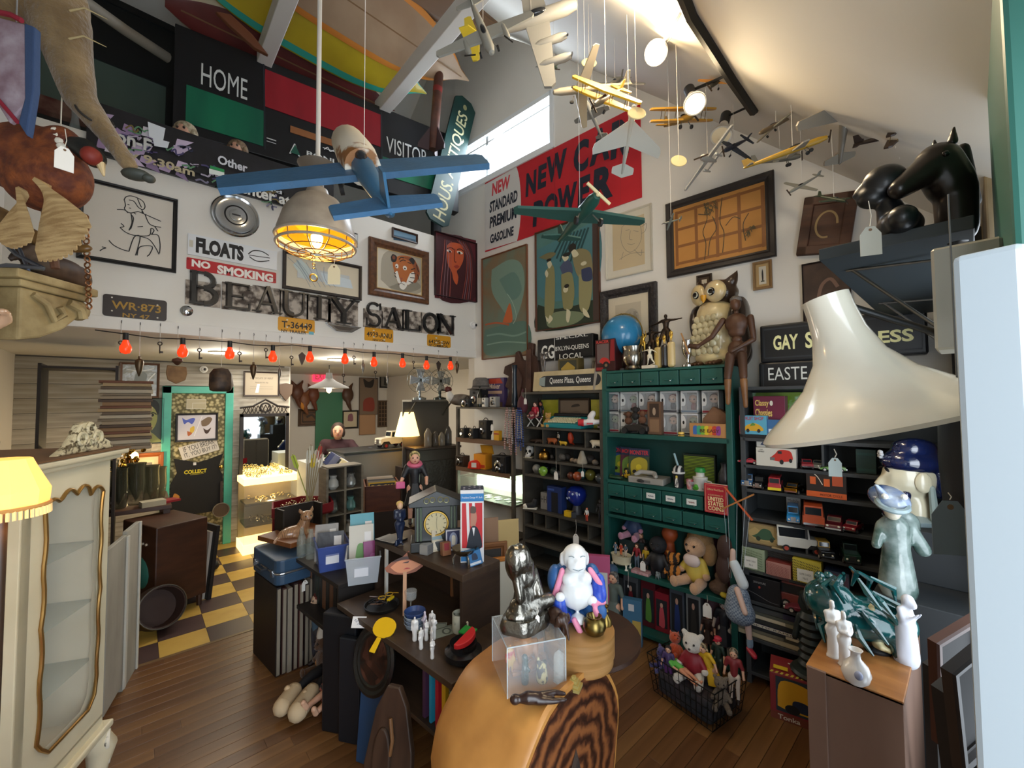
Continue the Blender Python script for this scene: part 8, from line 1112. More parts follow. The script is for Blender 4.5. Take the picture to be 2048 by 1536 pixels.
Ct('black_case','black leather case on the second glass shelf of the cream cabinet','case',CC(.25,.35,.987),CZ,.3,.2,.2,M('1c1d20',.4),[('l','4a4a4c',.003,[(.1,.15),(.9,.15),(.9,.85),(.1,.85),(.1,.15)])]);jar('crystal_vase','cut crystal vase low in the cream cabinet','vase',CC(.2,.2,.727),[(.05,0),(.06,.05),(.085,.16),(.08,.165),(.05,.06),(0,.02)],M('aeb4b0',.05,Al=.35));jar('crystal_bowl','clear crystal bowl on the cabinet floor','bowl',CC(.24,.25,BOTZ+.031),[(.05,0),(.09,.03),(.11,.08),(.1,.08),(.07,.03),(0,.02)],M('c4c8c4',.05,Al=.35));jar('dark_wig_vase','black rounded vase on the third glass shelf of the cream cabinet','vase',CC(.16,.3,.987)if False else CC(.09,.2,.987),[(.03,0),(.06,.06),(.07,.14),(.04,.22),(.03,.24)],'1a1a1c');jar('glass_plate_stack','shallow glass plate on the second lowest shelf of the cream cabinet','plate',CC(.3,.3,.727),[(.05,0),(.1,.012),(.12,.03),(.115,.03),(0,.006)],M('b9bdb4',.06,Al=.4))
CER=M('d9b494',.18,Co=1,C2='cfa888',sc_=6)
t=Tg('ceramic_nude','glossy pink ceramic nude woman with yellow hair standing on the cream cabinet','statue',CC(.03,.21,TOPZ+.053),CZ-PI/2+1.25);k=.60
Bb('figure',CER,human(dict(head=(.02,-.05,.88),neck=(.0,-.01,.83),chest=(-.01,.01,.71),belly=(.0,0,.6),hipc=(.0,.01,.5),shL=(-.1,.02,.78),elL=(-.14,.03,.62),wrL=(-.12,0,.47),haL=(-.1,-.03,.42),shR=(.09,-.02,.79),elR=(.13,-.12,.86),wrR=(.09,-.17,.9),haR=(.06,-.18,.9),knL=(-.03,-.06,.27),anL=(-.04,.02,.1),knR=(.05,-.05,.28),anR=(.06,.06,.12)),k,True,1.16),t,.011);Bb('hair',M('c9a24a',.25,Co=.6,C2='a8823a',sc_=12),[((.01,-.0,.56),(.045,.05,.035)),((.01,.03,.535),(.035,.035,.035))],t,.008)
Bb('draped_rock',M('c4ba94',.2,Co=.8,C2='b0a680',sc_=5),[((0,.02,.05),(.13,.1,.08)),((-.08,.05,.14),(.07,.06,.12)),((-.1,.03,.24),.04,(-.1,0,.12),.05),((.08,.05,.06),(.08,.07,.07))],t,.012)
P=DD(4,990,1.05);t=Tg('fringed_lamp','small table lamp with a glowing amber fringed shade in front of the cabinet','lamp',P,0);AMB=M('e0b878',.7,Em=.8,Ec='ffb04a');b=MB(AMB);b.lt([(.05,.09),(.058,.07),(.085,.01),(.082,-.03)],n=10);b.bd('shade',t,True,ang=20);b=MB(M('c98f4a',.7));b.trs((0,0,-.03),.083,.005,30,6);b.sd('trim_band',t)
b=MB(M('d8c08a',.8,Em=.25,Ec='ffc878'));[b.cyl((.083*Cs(a),.083*Sn(a),-.03),(.084*Cs(a),.084*Sn(a),-.055),.0035,n=5)for a in[2*PI*i/48 for i in range(48)]];b.bd('fringe',t)['kind']='stuff';MB(M('3a2a1e',.4)).cyl((0,0,.05),(0,0,-P.z+.75),.012,n=10).sd('stem',t);MB(M('3a2a1e',.4)).lt([(.07,-P.z+.71),(.07,-P.z+.73),(.012,-P.z+.76)],n=20).sd('base',t)
Pt('fringed_lamp_light',P+V((0,0,-.07)),2.4,(1,.62,.25),.03)
rb=Tg('red_cabinet','bright red cabinet at the bottom corner carrying the fringed lamp','cabinet',V((P.x-.1,P.y+.0,0)),CZ-.5);MB(M('b01018',.3)).bx(-.16,.16,-.16,.16,0,.70).bd('body',rb,bev=.006);MB(M('c2141c',.3)).bx(-.175,.175,-.175,.175,.70,.708).bd('top',rb,bev=.003)
Pp=DD(-40,700,1.75);struct(MB(M('c4c2bc',.7)).bx(Pp.x-.16,Pp.x+.03,Pp.y-.12,Pp.y+.12,0,4.2).bd('pillar',bev=.006))
PK=DD(85,600,1.75);PLS=M('a8966a',.7,C2='7d6a44',sc_=8,Bp=.3);t=Tg('plaster_corbel','ochre carved plaster corbel bracket with leaf scrolls','corbel',PK,CZ-.25);MB(PLS).bx(-.17,.16,-.08,.12,.05,.085).bd('top_slab',t,bev=.006);MB(PLS).bx(-.15,.13,-.07,.12,.02,.05).bd('moulding',t,bev=.006);b=MB(PLS);b.ps([(-.14,.02),(.12,.02),(.1,-.05),(.03,-.12),(-.06,-.17),(-.14,-.19)],-.06,.1);b.bd('body',t,bev=.01);b=MB(PLS);b.tbe([(-.1,-.065,-.0),(-.05,-.07,-.03),(-.02,-.07,-.09),(.02,-.07,-.06),(.0,-.07,-.03)],.012,8);b.tbe([(.04,-.065,-.0),(.09,-.07,-.02),(.1,-.07,-.06)],.018,8);b.ell((.12,-.03,-.02),(.04,.04,.045));b.sd('leaf_scroll',t)
DKF=M('2c211a',.6,C2='4a3526',sc_=9);t=Tg('carved_shell','dark brown carved fish and shell shape on the plaster corbel','carving',PK+V((0,0,.086)),CZ-.25);Bb('form',DKF,[((.08,0,.06),(.1,.05,.06)),((.0,0,.05),(.08,.05,.05)),((-.05,0,.12),.03,(-.12,0,.05),.015),((.16,0,.05),(.05,.03,.06))],t,.012);
b=MB(M('7d5230',.4,.6));
for i in range(16):b.trs((.07+.002*i,-.095,.3-.026*i),.012,.0035,10,5,(PI/2 if i%2 else 0,PI/2,0))
o=b.sd('chain',t)
t=Tg('stuffed_pheasant','stuffed pheasant with rust body, dark neck and spread barred tail','taxidermy',DD(85,345,1.45),CZ-PI/2-.35);RU=M('5a2a18',.8,C2='8a4a20',sc_=26,lo=.4,hi=.7,Bp=.5,bsc=70)
Bb('body',RU,[((-.06,0,.05),(.16,.1,.12)),((.02,0,-.02),(.14,.1,.12)),((.07,0,.1),.06,(.1,0,.07),.04)],t,.014);Bb('neck',M('161a1a',.5),[((.1,0,.09),.032,(.15,0,.08),.036),((.15,0,.08),.036,(.19,0,.045),.034)],t,.008);b=MB(M('7a2418',.6));b.ell((.2,-.02,.04),(.028,.03,.03));b.sd('wattle',t);b=MB(M('c9b48a',.4));b.cyl((.21,0,.025),(.225,0,-.02),.014,.003,8);b.sd('beak',t);b=MB(M('e4dfd0',.8));[b.ell((.085+.008*i,-.035,.12-.018*i),.014,8,6)for i in range(5)];b.sd('white_collar',t)
FE=M('c4a878',.8,C2='9c7e52',sc_=9,st=(1,1,12),Bp=.3)
for n_,cx,cz,a0,a1,L_,k_ in(('tail_feather',.1,-.08,-95,-40,.27,12),('wing_feather',.03,-.1,-125,-75,.2,9)):
 for i in range(k_):
  a=R_(a0+(a1-a0)*i/(k_-1));d_=V((Cs(a),0,Sn(a)));s_=V((-d_.z,0,d_.x));p=V((cx,-.06-.004*i,cz));b=MB(FE);LL=L_*(1-.1*abs(i-k_/2)/k_)
  q=[p+d_*LL*u+s_*w for u,w in((0,-.006),(.5,-.018),(.85,-.022),(1,-.004),(1,.004),(.85,.022),(.5,.018),(0,.006))];b.add(q+[v+V((0,.003,0))for v in q],[tuple(range(8)),tuple(range(8,16))[::-1]]+[((j+1)%8,j,8+j,8+(j+1)%8)for j in range(8)]);b.bd(n_,t)
b=MB(M('5a3a28',.6));b.cyl((.02,0,-.12),(.06,0,-.34),.016,.012,8);b.sd('leg',t)
t2=[o for o in bpy.data.objects if o.name.startswith('stuffed_pheasant')][0];Pg(DD(130,258,1.32),.3,'white price tag hanging from the pheasant neck',.075,.06);b=MB(M('cfc8b8',.8));b.cyl((0,.05,.12),(0,.05,1.6),.002,n=5);b.bd('hanging_wire',t)
FUR=M('8a7452',.95,C2='6b5638',sc_=9,Bp=.9,bsc=60,sheen=.3);t=Tg('mounted_animal','tan furry mounted animal body with a long leg stretched down','taxidermy',DD(60,60,1.45),CZ-PI/2-.1)
Bb('body',FUR,[((-.05,0,.12),(.22,.12,.12)),((.08,0,.06),.09,(.11,0,-.06),.07),((.11,0,-.06),.07,(.15,0,-.22),.05),((.15,0,-.22),.05,(.25,0,-.36),.032),((.25,0,-.36),.032,(.31,0,-.45),.028),((-.1,0,.0),.07,(-.08,0,-.14),.05)],t,.014);b=MB(M('3a3f3a',.6));b.ell((.33,0,-.48),(.045,.03,.02));b.ell((.37,0,-.49),(.02,.02,.015));b.sd('paw_pad',t);b=MB(M('2a2622',.8));b.trs((.2,0,-.28),.05,.004,20,5,(.5,.8,0));b.sd('cord',t);b=MB(M('b9a77a',.8));[b.tbe([(.15,-.05,-.05+.1*i),(.2,-.06,-.04+.1*i),(.26,-.05,-.06+.1*i)],[.004,.003,.001],5)for i in range(2)];b.sd('whisker',t);b=MB(M('5c564a',.8));b.cyl((-.05,0,.2),(-.05,0,1.2),.003,n=5);b.bd('hanging_wire',t)
t=Tg('striped_cloth','folded red white and blue striped cloth hanging at the edge','cloth',DD(28,150,1.3),CZ-PI/2-.2);b=MB(M('a89ca8',.9,C2='7d6470',sc_=14,Bp=.4));b.ps([(-.06,.18),(.035,.16),(.045,-.1),(.0,-.16),(-.06,-.06)],-.01,.01);b.bd('pale_panel',t,bev=.006);b=MB(M('34496e',.9,Bp=.4,bsc=40));b.ps([(.035,.16),(.065,.15),(.07,-.05),(.055,-.2),(.03,-.16),(.045,-.08)],-.014,.008);b.bd('blue_border',t,bev=.004);b=MB(M('8a1c30',.9));b.tbe([(.03,-.015,.165),(.0,-.016,.18),(-.06,-.014,.19)],.008,6);b.tbe([(.03,-.014,-.16),(-.06,-.014,-.05)],.006,6);b.sd('red_edge',t);MB(M('777777',.5)).cyl((0,0,.16),(0,0,1.3),.002,n=5).bd('hanging_wire',t)
t=Tg('steer_horn','curved brown and amber horn sticking out below the pheasant','horn',DD(-5,440,1.6),CZ-PI/2);b=MB(M('7a5a2c',.3,C2='2c221a',sc_=5,st=(3,1,1)));b.tbe(crv([(-.1,0,.05),(0,0,.02),(.1,0,-.05),(.2,0,-.085),(.29,0,-.08)],5),[.035]*4+[.034]*4+[.03]*4+[.024]*4+[.016]*4+[.006],12);b.sd('horn',t);b=MB(M('6e7480',.3,.8));b.tbe([(-.06,.02,.0),(.04,.03,-.12),(.13,.02,-.17)],.008,6);b.tbe([(.0,.02,.02),(.05,.03,-.1),(.09,.02,-.2)],.006,6);b.tbe([(-.08,.02,-.2),(.02,.02,-.17),(.13,.02,-.17)],.01,6);b.sd('iron_stand',t);MB(M('3a3430',.5)).cyl((-.1,.02,.05),(-.1,.02,-2.3),.012,n=8).bd('stand_pole',t)
A=GZ(222,1425);B=GZ(272,1336);d=(B-A);zt=LY(273,1043,B.y).z
t=Tg('folding_panel','grey white wooden door panel standing behind the cream cabinet','panel',A,math.atan2(d.y,d.x));w=d.length;PM=M('a8a69c',.6,C2='8f8c82',sc_=5,st=(1,1,.3));MB(PM).bx(-.12,w*.42,0,.025,.05,zt-.02).bd('leaf',t,bev=.003);MB(PM).bx(w*.43,w,0,.025,.0,zt).bd('leaf',t,bev=.003);MB(M('c4c2b8',.6)).bx(w*.39,w*.47,-.012,.0,.02,zt-.03).bd('batten',t,bev=.003);MB(M('c4c2b8',.6)).bx(w-.02,w,-.012,.0,.0,zt).bd('batten',t,bev=.003)
t=Tg('television_console','old brown wooden television console with a teal screen','television',V((.23,5.05,0)),-1.2);MB(M('4a2c1c',.45,C2='3a2216',sc_=4,st=(1,1,4))).bx(-.3,.3,-.2,.2,.1,.8).bd('case',t,bev=.01);b=MB(M('2c6e66',.15));b.ell((0,-.195,.38),(.2,.04,.15));b.sd('screen',t);b=MB(M('c9c4b8',.3));[b.lt([(.01,0),(.01,.012)],(-.15+.06*k,-.2,.64),10,(PI/2,0,0))for k in range(6)];b.sd('knobs',t);[MB(M('3a2216',.5)).cyl((x,y,0),(x,y,.1),.02,.025,8).bd('foot',t)for x in(-.26,.26)for y in(-.16,.16)]
jar('wooden_barrel','low round drum bucket with a metal rim on the tiles','bucket',V((.15,4.62,0)),[(.15,0),(.17,.04),(.16,.16),(.165,.17),(.15,.17),(.14,.03),(0,.03)],M('3a241c',.5),Ex=lambda t:MB(M('8a857c',.3,1)).trs((0,0,.17),.162,.006,30,6).sd('metal_rim',t),rot=(1.25,0,.3)).location.z=.16
for k,(x,y,c,w,h,lab)in enumerate(((.44,5.15,'b9b4aa',.4,.62,'pale board leaning by the television'),(.48,5.1,'1c1a1a',.4,.68,'black framed board leaning by the pale one'))):Cd('leaning_board',lab,'board',V((x,y,0)),-1.25,w,h,[],M(c,.6),.03,anchor='b',rot=(-.1,0,-1.25))
mk('black_bag','slumped black bag on the tiles before the door','bag',V((.58,5.75,0)),[((0,0,.13),(.11,.1,.13)),((0,0,.24),.04,(.02,0,.33),.02),((.1,-.04,.06),(.06,.05,.06))],'15171a',0,.02)
t=Tg('radio_table','low brown table under glass vases along the side','table',V((-.02,5.6,0)),0);MB(M('4a2f20',.45)).bx(-.35,.3,-.35,.5,.84,.88).bd('top',t,bev=.005);[MB(M('3a241a',.5)).bx(x,x+.05,y,y+.05,0,.84).bd('leg',t)for x in(-.34,.24)for y in(-.34,.44)]
for k,(x,y,r,h,c,lab)in enumerate(((-.1,5.4,.07,.38,'3a3c30','tall smoky glass vase nearest the cream cabinet'),(.02,5.5,.075,.4,'4a4a3a','tall olive glass vase on the side table'),(.13,5.55,.07,.36,'55523c','tall amber-grey glass vase on the side table'),(.2,5.7,.06,.32,'6b6448','tall pale glass vase nearest the door'),(-.18,5.75,.07,.42,'2c2e28','dark glass vase at the back of the side table'))):jar('glass_vase',lab,'vase',V((x,y,.881)),[(r*.7,0),(r*.8,.01),(r,h*.5),(r*.9,h*.9),(r*1.02,h),(r*.95,h),(r*.85,h*.5),(0,.02)],M(c,.08,Al=.75),'glass vases on the side table')
rnd=random.Random(5)
t=Tg('brass_plant','cluster of shiny brass leaves and crystals above the vases','ornament',V((-.05,5.95,1.0)),0);b=MB(M('b5903c',.2,1))
for k in range(60):a=rnd.random()*6.28;r=rnd.random()*.13;z=rnd.random()*.52;b.ell((r*Cs(a),r*Sn(a),.05+z),(.02,.006,.03),8,5,(rnd.random(),rnd.random(),a))
b.sd('brass_leaves',t)['kind']='stuff';MB(M('6b5228',.3,1)).cyl((0,0,-.118),(0,0,.55),.012,n=8).bd('stem',t)
Ct('red_book','thin dark red book on the side table corner','book',V((.24,5.42,.881)),.4,.2,.02,.14,'8a1c24');Ct('paper_pile','loose cream paper pile on the side table','paper',V((.14,5.32,.881)),.2,.18,.05,.12,M('b0a890',.8))
Wp(PLD,'girl_painting','pop style portrait of a dark-haired woman in green and black','painting',(236,797),(326,886),.004,M('2c332c',.6),lambda t:[t.c_('8f9256',[(252,818),(268,808),(296,808),(312,822),(314,840),(306,858),(292,864),(270,862),(256,845)]),t.c_('161a18',[(238,812),(256,798),(300,797),(318,808),(316,830),(306,814),(280,806),(256,816),(244,836)]),t.c_('8f9256',[(262,862),(296,862),(316,876),(318,884),(252,884)]),t.q('161a18',.012,[(262,830),(272,823),(284,828)]),t.q('161a18',.012,[(298,830),(306,825),(313,829)]),t.e('1c201c',275,829,4,3),t.e('1c201c',305,830,3,3),t.c_('3a3c28',[(282,852),(290,849),(300,853),(290,857)]),t.q('161a18',.008,[(294,836),(297,842),(292,843)]),t.q('161a18',.008,[(262,862),(280,868),(296,860)])],'4a5450',fd=.03)
Wp(PLD,'foil_picture','brown framed picture wrapped in crinkled clear film','picture',(240,724),(318,796),.025,M('5a3a22',.45),lambda t:[('q','dfe4e4',.01,[(.1,.85),(.5,.8),(.9,.9)]),('q','e8ecec',.012,[(.55,.1),(.75,.5),(.95,.75)]),('c','8a9292',[(.3,.2),(.6,.3),(.7,.7),(.4,.75)]),('r','dfe6e8',.02,.0,.98,.08)],M('a3a8a6',.15,Bp=.6,bsc=14))
Wp(PLD,'engraving','orange wood framed engraving beside the bare bulb','picture',(252,908),(326,962),.05,M('8a4a1e',.4),lambda t:[('r','6b6660',.1,.15,.9,.85),('p','3a3836',[(.1,.15),(.9,.15),(.6,.5)])],'c4b494',matw=.04,matc='b9a98a',d=.03)
t=Tg('bulb_fixture','bare glowing bulb under a pressed glass ceiling saucer','lamp',LY(268,912,6.5),0);b=MB(M('ffdf9a',.4,Em=9,Ec='ffcf80'));b.ell((0,0,0),(.04,.04,.05));b.sd('bulb',t);MB(M('5c5448',.2)).lt([(.13,.08),(.12,.1),(.05,.13),(.0,.135)],(.02,0,0),24).sd('saucer',t);MB(M('8a6b3a',.3,1)).cyl((0,0,.04),(0,.2,.1),.01,n=8).bd('arm',t);Pt('bulb_fixture_light',LY(268,915,6.42),5,(1,.75,.42),.04)
t=Tg('wood_bookshelf','tall dark shelf full of flat stacked books near the opening','bookcase',V((-.30,5.3,0)),0);b=MB(M('2a2019',.6));b.bx(-.3,-.28,-.2,.2,0,2.2);b.bd('side',t);b=MB(M('2a2019',.6));b.bx(.16,.18,-.2,.2,0,2.2);b.bd('side',t)
for z in(.5,1.0,1.45,2.18):MB(M('2a2019',.6)).bx(-.28,.16,-.2,.2,z-.02,z).bd('shelf',t)
CL=('a8957a','8a7a62','c4b8a0','6e5c48','b59c72','7a4a30','93714c','5a4636');CN=('buff','drab','ivory','umber','straw','russet','caramel','cocoa')
sp=[(.36-.02*(k%3),.24,(.03,.022,.035,.026)[k%4],CL[k%8],CN[k%8]+' worn book '+('low','halfway','high')[k//8]+' in the flat stack on the dark shelf',.03*((k*7)%3-1))for k in range(22)]
bookstack(V((-.06,5.2,1.451)),0,sp,'worn books stacked on the dark shelf')
t=Tg('brass_fan','brass electric fan with ribbed guard in front of the flat books','fan',V((-.22,4.75,1.30)),1.2);b=MB(M('b08a2e',.2,1));[b.trs((0,0,0),r,.003,30,5,(PI/2,0,0))for r in(.04,.07,.1,.13,.16)];[b.tbe([(.02*Cs(a),-.03,.02*Sn(a)),(.1*Cs(a),-.045,.1*Sn(a)),(.16*Cs(a),0,.16*Sn(a))],.0025,5)for a in[2*PI*i/18 for i in range(18)]];b.sd('guard',t);MB(M('2a2622',.4)).lt([(.05,0),(.055,.1),(0,.12)],(0,.13,0),16,(PI/2,0,0)).sd('motor',t);MB(M('2a2622',.4)).cyl((0,.06,-.04),(0,.06,-1.29),.03,n=12).bd('stand',t)
t=Tg('blue_suitcase','blue hard suitcase with a silver band lying on upright albums','suitcase',V((.86,3.50,.60)),.12);q=[];w,dp=.30,.50
for cx,cy,a0 in((w/2-.05,-dp/2+.05,-90),(w/2-.05,dp/2-.05,0),(-w/2+.05,dp/2-.05,90),(-w/2+.05,-dp/2+.05,180)):q+=[(cx+.05*Cs(R_(a0+a)),cy+.05*Sn(R_(a0+a)))for a in(0,30,60,90)]
SBL=M('33506e',.4,C2='2c4660',sc_=5)
def slab(z0,z1,m,n_,k=1.):n=len(q);MB(m).add([(x*k,y*k,z)for z in(z0,z1)for x,y in q],[tuple(range(n))[::-1],tuple(range(n,2*n))]+[(i,(i+1)%n,n+(i+1)%n,n+i)for i in range(n)]).bd(n_,t,bev=.008)
slab(0,.07,SBL,'lower_shell');slab(.07,.085,M('c4c6c8',.25,.9),'silver_band',1.01);slab(.085,.17,SBL,'upper_shell');b=MB(M('26303c',.4));b.tbe([(-w/2,-.08,.08),(-w/2-.03,-.06,.075),(-w/2-.03,.06,.075),(-w/2,.08,.08)],.01,8);b.sd('handle',t);[MB(Ch_).bx(-w/2-.01,-w/2,y-.015,y+.015,.05,.1).bd('latch',t)for y in(-.17,.17)]
Pg(V((.92,3.235,.61)),.2,'white price tag hanging below the blue suitcase',.075,.01)
ac=('1a1413','3a211c','8a8378','2c1a1a','55302a','241614','7d7468','1c1416','301e1c');an=('black','brown','grey-edged','maroon','red-brown','dark brown','pale-edged','ebony','oxblood')
for k in range(9):
 x=.70+k*.036;t=Tg('record_album',an[k]+' upright album under the blue suitcase','album',V((x+.03,3.45,0)),.12,'albums standing under the suitcase');MB(M(ac[k],.5)).bx(-.015,.015,-.22,.22,0,.595-.012*(k%3)).bd('cover',t,bev=.003);MB(M('8a8272',.8)).bx(-.010,.010,-.223,.215,.01,.585-.012*(k%3)).bd('pages',t)
t=Tg('pine_board','thick amber wooden board lying across the suitcase','board',V((.95,3.62,.771)),.25);MB(M('7d4a20',.4,C2='6b3c18',sc_=4,st=(.6,4,1))).ps([(-.2,-.16),(.22,-.22),(.24,.22),(-.16,.24)],0,.035,rot=(PI/2,0,0),c=(0,0,.035)).bd('board',t,bev=.004)
t=Tg('tiger_cub','ceramic tiger cub lying on the wooden board','figurine',V((.93,3.55,.807)),.3-PI*.1,scale=1.05);TG=M('c4966e',.3,C2='33221a',sc_=8,st=(7,1,2),kind='wave',dist=5,lo=.55,hi=.7,Co=.5);Bb('body',TG,[((.0,0,.05),(.11,.06,.05)),((.06,0,.09),.045,(.075,-.01,.14),.035),((.09,-.05,.02),.02,(.14,-.1,.015),.018),((.0,-.05,.02),.022,(.02,-.1,.015),.018),((-.1,0,.03),.02,(-.14,-.05,.02),.012)],t,.007);Bb('head',TG,[((.08,-.02,.16),(.045,.045,.042)),((.085,-.055,.148),(.022,.018,.016)),((.04,0,.195),.014,(.035,0,.215),.006),((.12,0,.195),.014,(.125,0,.22),.006)],t,.006);b=MB(M('1c1410',.2));[b.ell((.08+e*.018,-.06,.168),.006,8,6)for e in(-1,1)];b.mat('b07a6a').ell((.086,-.074,.152),(.007,.005,.005),8,6);b.sd('face',t)
t=Tg('red_display_tray','red hexagonal tray table heaped with small jewellery','tray',V((1.22,4.38,.0)),.3);RT=M('7a1420',.35);b=MB(RT);b.lt([(.28,.8),(.3,.82),(.3,.9),(.285,.9),(.275,.83),(0,.83)],n=6);b.bd('tray',t);[MB(RT).cyl((.24*Cs(a),.24*Sn(a),0),(.24*Cs(a),.24*Sn(a),.8),.016,n=8).bd('leg',t)for a in(.5,2.6,4.7)]
b=MB(M('a89a7c',.25,.8))
for k in range(90):a=rnd.random()*6.28;r=.25*rnd.random()**.5;b.trs((r*Cs(a),r*Sn(a),.84+rnd.random()*.05),.012+rnd.random()*.014,.003,8,4,(rnd.random()*2,rnd.random()*2,0))
b.sd('jewellery',t)['kind']='stuff'
t=Tg('tiger_niche','dark open shadow box behind the tiger cub','shadow box',V((1.04,3.78,.807)),.2);b=MB(M('231d18',.6));b.bx(-.17,.15,.06,.08,0,.2);b.bd('back',t);[MB(M('231d18',.6)).bx(x-.008,x+.008,-.06,.08,0,.2).bd('side',t)for x in(-.165,.145)]
t=Tg('arrow_stand','dark pot holding a bundle of feathered arrows','stand',V((1.19,4.02,0)),0);MB(M('1f1a17',.6)).lt([(.09,0),(.1,.02),(.06,.9),(.065,.92),(.05,.9),(0,.3)],n=18).sd('pot',t)
for k,(x0,x1,c,lab)in enumerate(((585,622,'b5c94a','lime green fletched arrow leaning far out'),(617,612,'d8d8cc','white fletched arrow nearest the lime one'),(622,614,'c9c4b0','cream fletched arrow in the bundle'),(627,616,'d0b832','yellow fletched arrow in the bundle'),(634,618,'d8d4c8','white and grey fletched arrow'),(641,620,'a83a30','red-tipped fletched arrow in the bundle'),(645,620,'e0dccf','pale fletched arrow at the end of the bundle'))):
 A=LY(x1,1015,4.02);B=LY(x0,905-(k%3)*8 if k else 908,4.02);tt=Tg('arrow',lab,'arrow',A,rot=(B-A).to_track_quat('Z','Y').to_euler(),Gp='arrows in the dark pot');L=(B-A).length;MB(M('8a7a5a' if k else 'a3a85a',.5)).cyl((0,0,0),(0,0,L),.0045,n=6).bd('shaft',tt)
 for a in range(3):MB(M(c,.7)).ps([(.004,L-.14),(.022,L-.12),(.02,L-.02),(.004,L-.01)],-.001,.001,rot=(0,0,a*2.1)).bd('fletching',tt)
t=Tg('cubby_shelf','weathered grey cubby shelf with ten square holes of glassware','shelf',V((1.60,4.42,0)),.05);CBW=M('7d7668',.7,C2='655e52',sc_=5,st=(1,1,4));w,h=.36,1.2
for x in(-w/2,0,w/2):MB(CBW).bx(x-.012,x+.012,-.1,.1,0,h).bd('upright',t,bev=.002)
for k in range(6):MB(CBW).bx(-w/2,w/2,-.1,.1,k*h/5-.01+.01,k*h/5+.014).bd('shelf',t,bev=.002)
MB(M('2a2622',.8)).bx(-w/2,w/2,.095,.1,0,h).bd('back',t)
gn=0
for r in range(2,5):
 for cx in(-.09,.09):
  gn+=1;jar('glass_knob_cluster',('clear','milky','smoky','teal','crystal','silvery')[gn-1]+' glass piece in a hole of the grey cubby shelf','glassware',V((1.60+cx,4.40,r*h/5+.016)),[(.03,0),(.055,.03),(.05,.08),(.03,.11),(.04,.14),(.03,.14)],M(('b9c0bc','c4c4bc','6e7470','6a9a98','ccd0cc','a8acac')[gn-1],.06,.3 if gn==6 else 0,Al=.6),'glassware in the cubby shelf')
t=Tg('low_dark_shelf','low dark shelf of black bound volumes under the plastic bins','bookcase',V((1.10,2.92,0)),IR);MB(M('1f1a17',.6)).bx(-.2,.2,-.30,.44,.42,.445).bd('shelf',t,bev=.002);MB(M('1f1a17',.6)).bx(-.2,.2,-.30,.44,.735,.76).bd('top',t,bev=.002);[MB(M('1f1a17',.6)).bx(-.2,.2,y-.01,y+.01,0,.735).bd('side',t)for y in(-.29,.43)];MB(M('171412',.7)).bx(.18,.2,-.29,.43,0,.735).bd('back',t)
for k in range(12):
 P=V((1.10,2.92,.446))+IX*-.1+IY*(-.26+k*.056);t=Tg('black_volume',('black','ink green','charcoal','tan-edged')[k%4 if k!=5 else 3]+' bound volume, '+('first','second','third','fourth','fifth','sixth','seventh','eighth','ninth','tenth','eleventh','twelfth')[k]+' from the near end of the dark shelf','book',P,IR-PI/2,'black volumes under the bins');MB(M(('15181a','1a2620','222222','6b4a34')[k%4 if k!=5 else 3],.4)).bx(-.024,.024,0,.2,0,.25-.01*(k%3)).bd('cover',t,bev=.003);MB(M('a89c84',.9)).bx(-.018,.018,.004,.203,.004,.2505-.01*(k%3)).bd('pages',t)
for k,(dx,dy,lab)in enumerate(((-.16,.36,'clear glass bottle nearest the suitcase'),(-.13,.28,'second clear glass bottle behind the suitcase'))):jar('clear_bottle',lab,'bottle',V((1.10,2.92,.761))+IX*dx+IY*dy,[(.03,0),(.032,.01),(.032,.12),(.014,.17),(.014,.2),(.011,.2)],M('9aa39c',.05,Al=.4),'clear bottles by the bins')
def bin_(lab,P,rz,col,w=.2,dp=.26,h=.16):
 t=Tg('plastic_bin',lab,'bin',P,rz,'plastic bins of packets');m=M(col,.25,Al=.55);b=MB(m)
 for x0,y0,x1,y1 in((-w,-dp,w,-dp),(w,-dp,w,dp),(w,dp,-w,dp),(-w,dp,-w,-dp)):b.add([(x0*.42,y0*.42,0),(x1*.42,y1*.42,0),(x1*.5,y1*.5,h),(x0*.5,y0*.5,h)],[(0,1,2,3)])
 b.add([(-w*.42,-dp*.42,.002),(w*.42,-dp*.42,.002),(w*.42,dp*.42,.002),(-w*.42,dp*.42,.002)],[(0,1,2,3)]);o=b.bd('tub',t);s=o.modifiers.new('thick','SOLIDIFY');s.thickness=.003;b=MB(m);b.tbe([(-w*.5,-dp*.5,h),(w*.5,-dp*.5,h),(w*.5,dp*.5,h),(-w*.5,dp*.5,h),(-w*.5,-dp*.5,h)],.006,6);b.sd('rim',t);MB(M('d8dce4',.6)).bx(-.05,.03,-dp*.47,-dp*.46,.05,.11).bd('paper_label',t);return t
PB1=V((1.02,2.86,.761));PB2=V((1.09,2.62,.761));bin_('blue plastic bin of dark packets',PB1+IY*.1,IR-.3,'4a62b0');bin_('clear plastic bin stuffed with colourful cards',PB2,IR-.5,'c4ccd4')
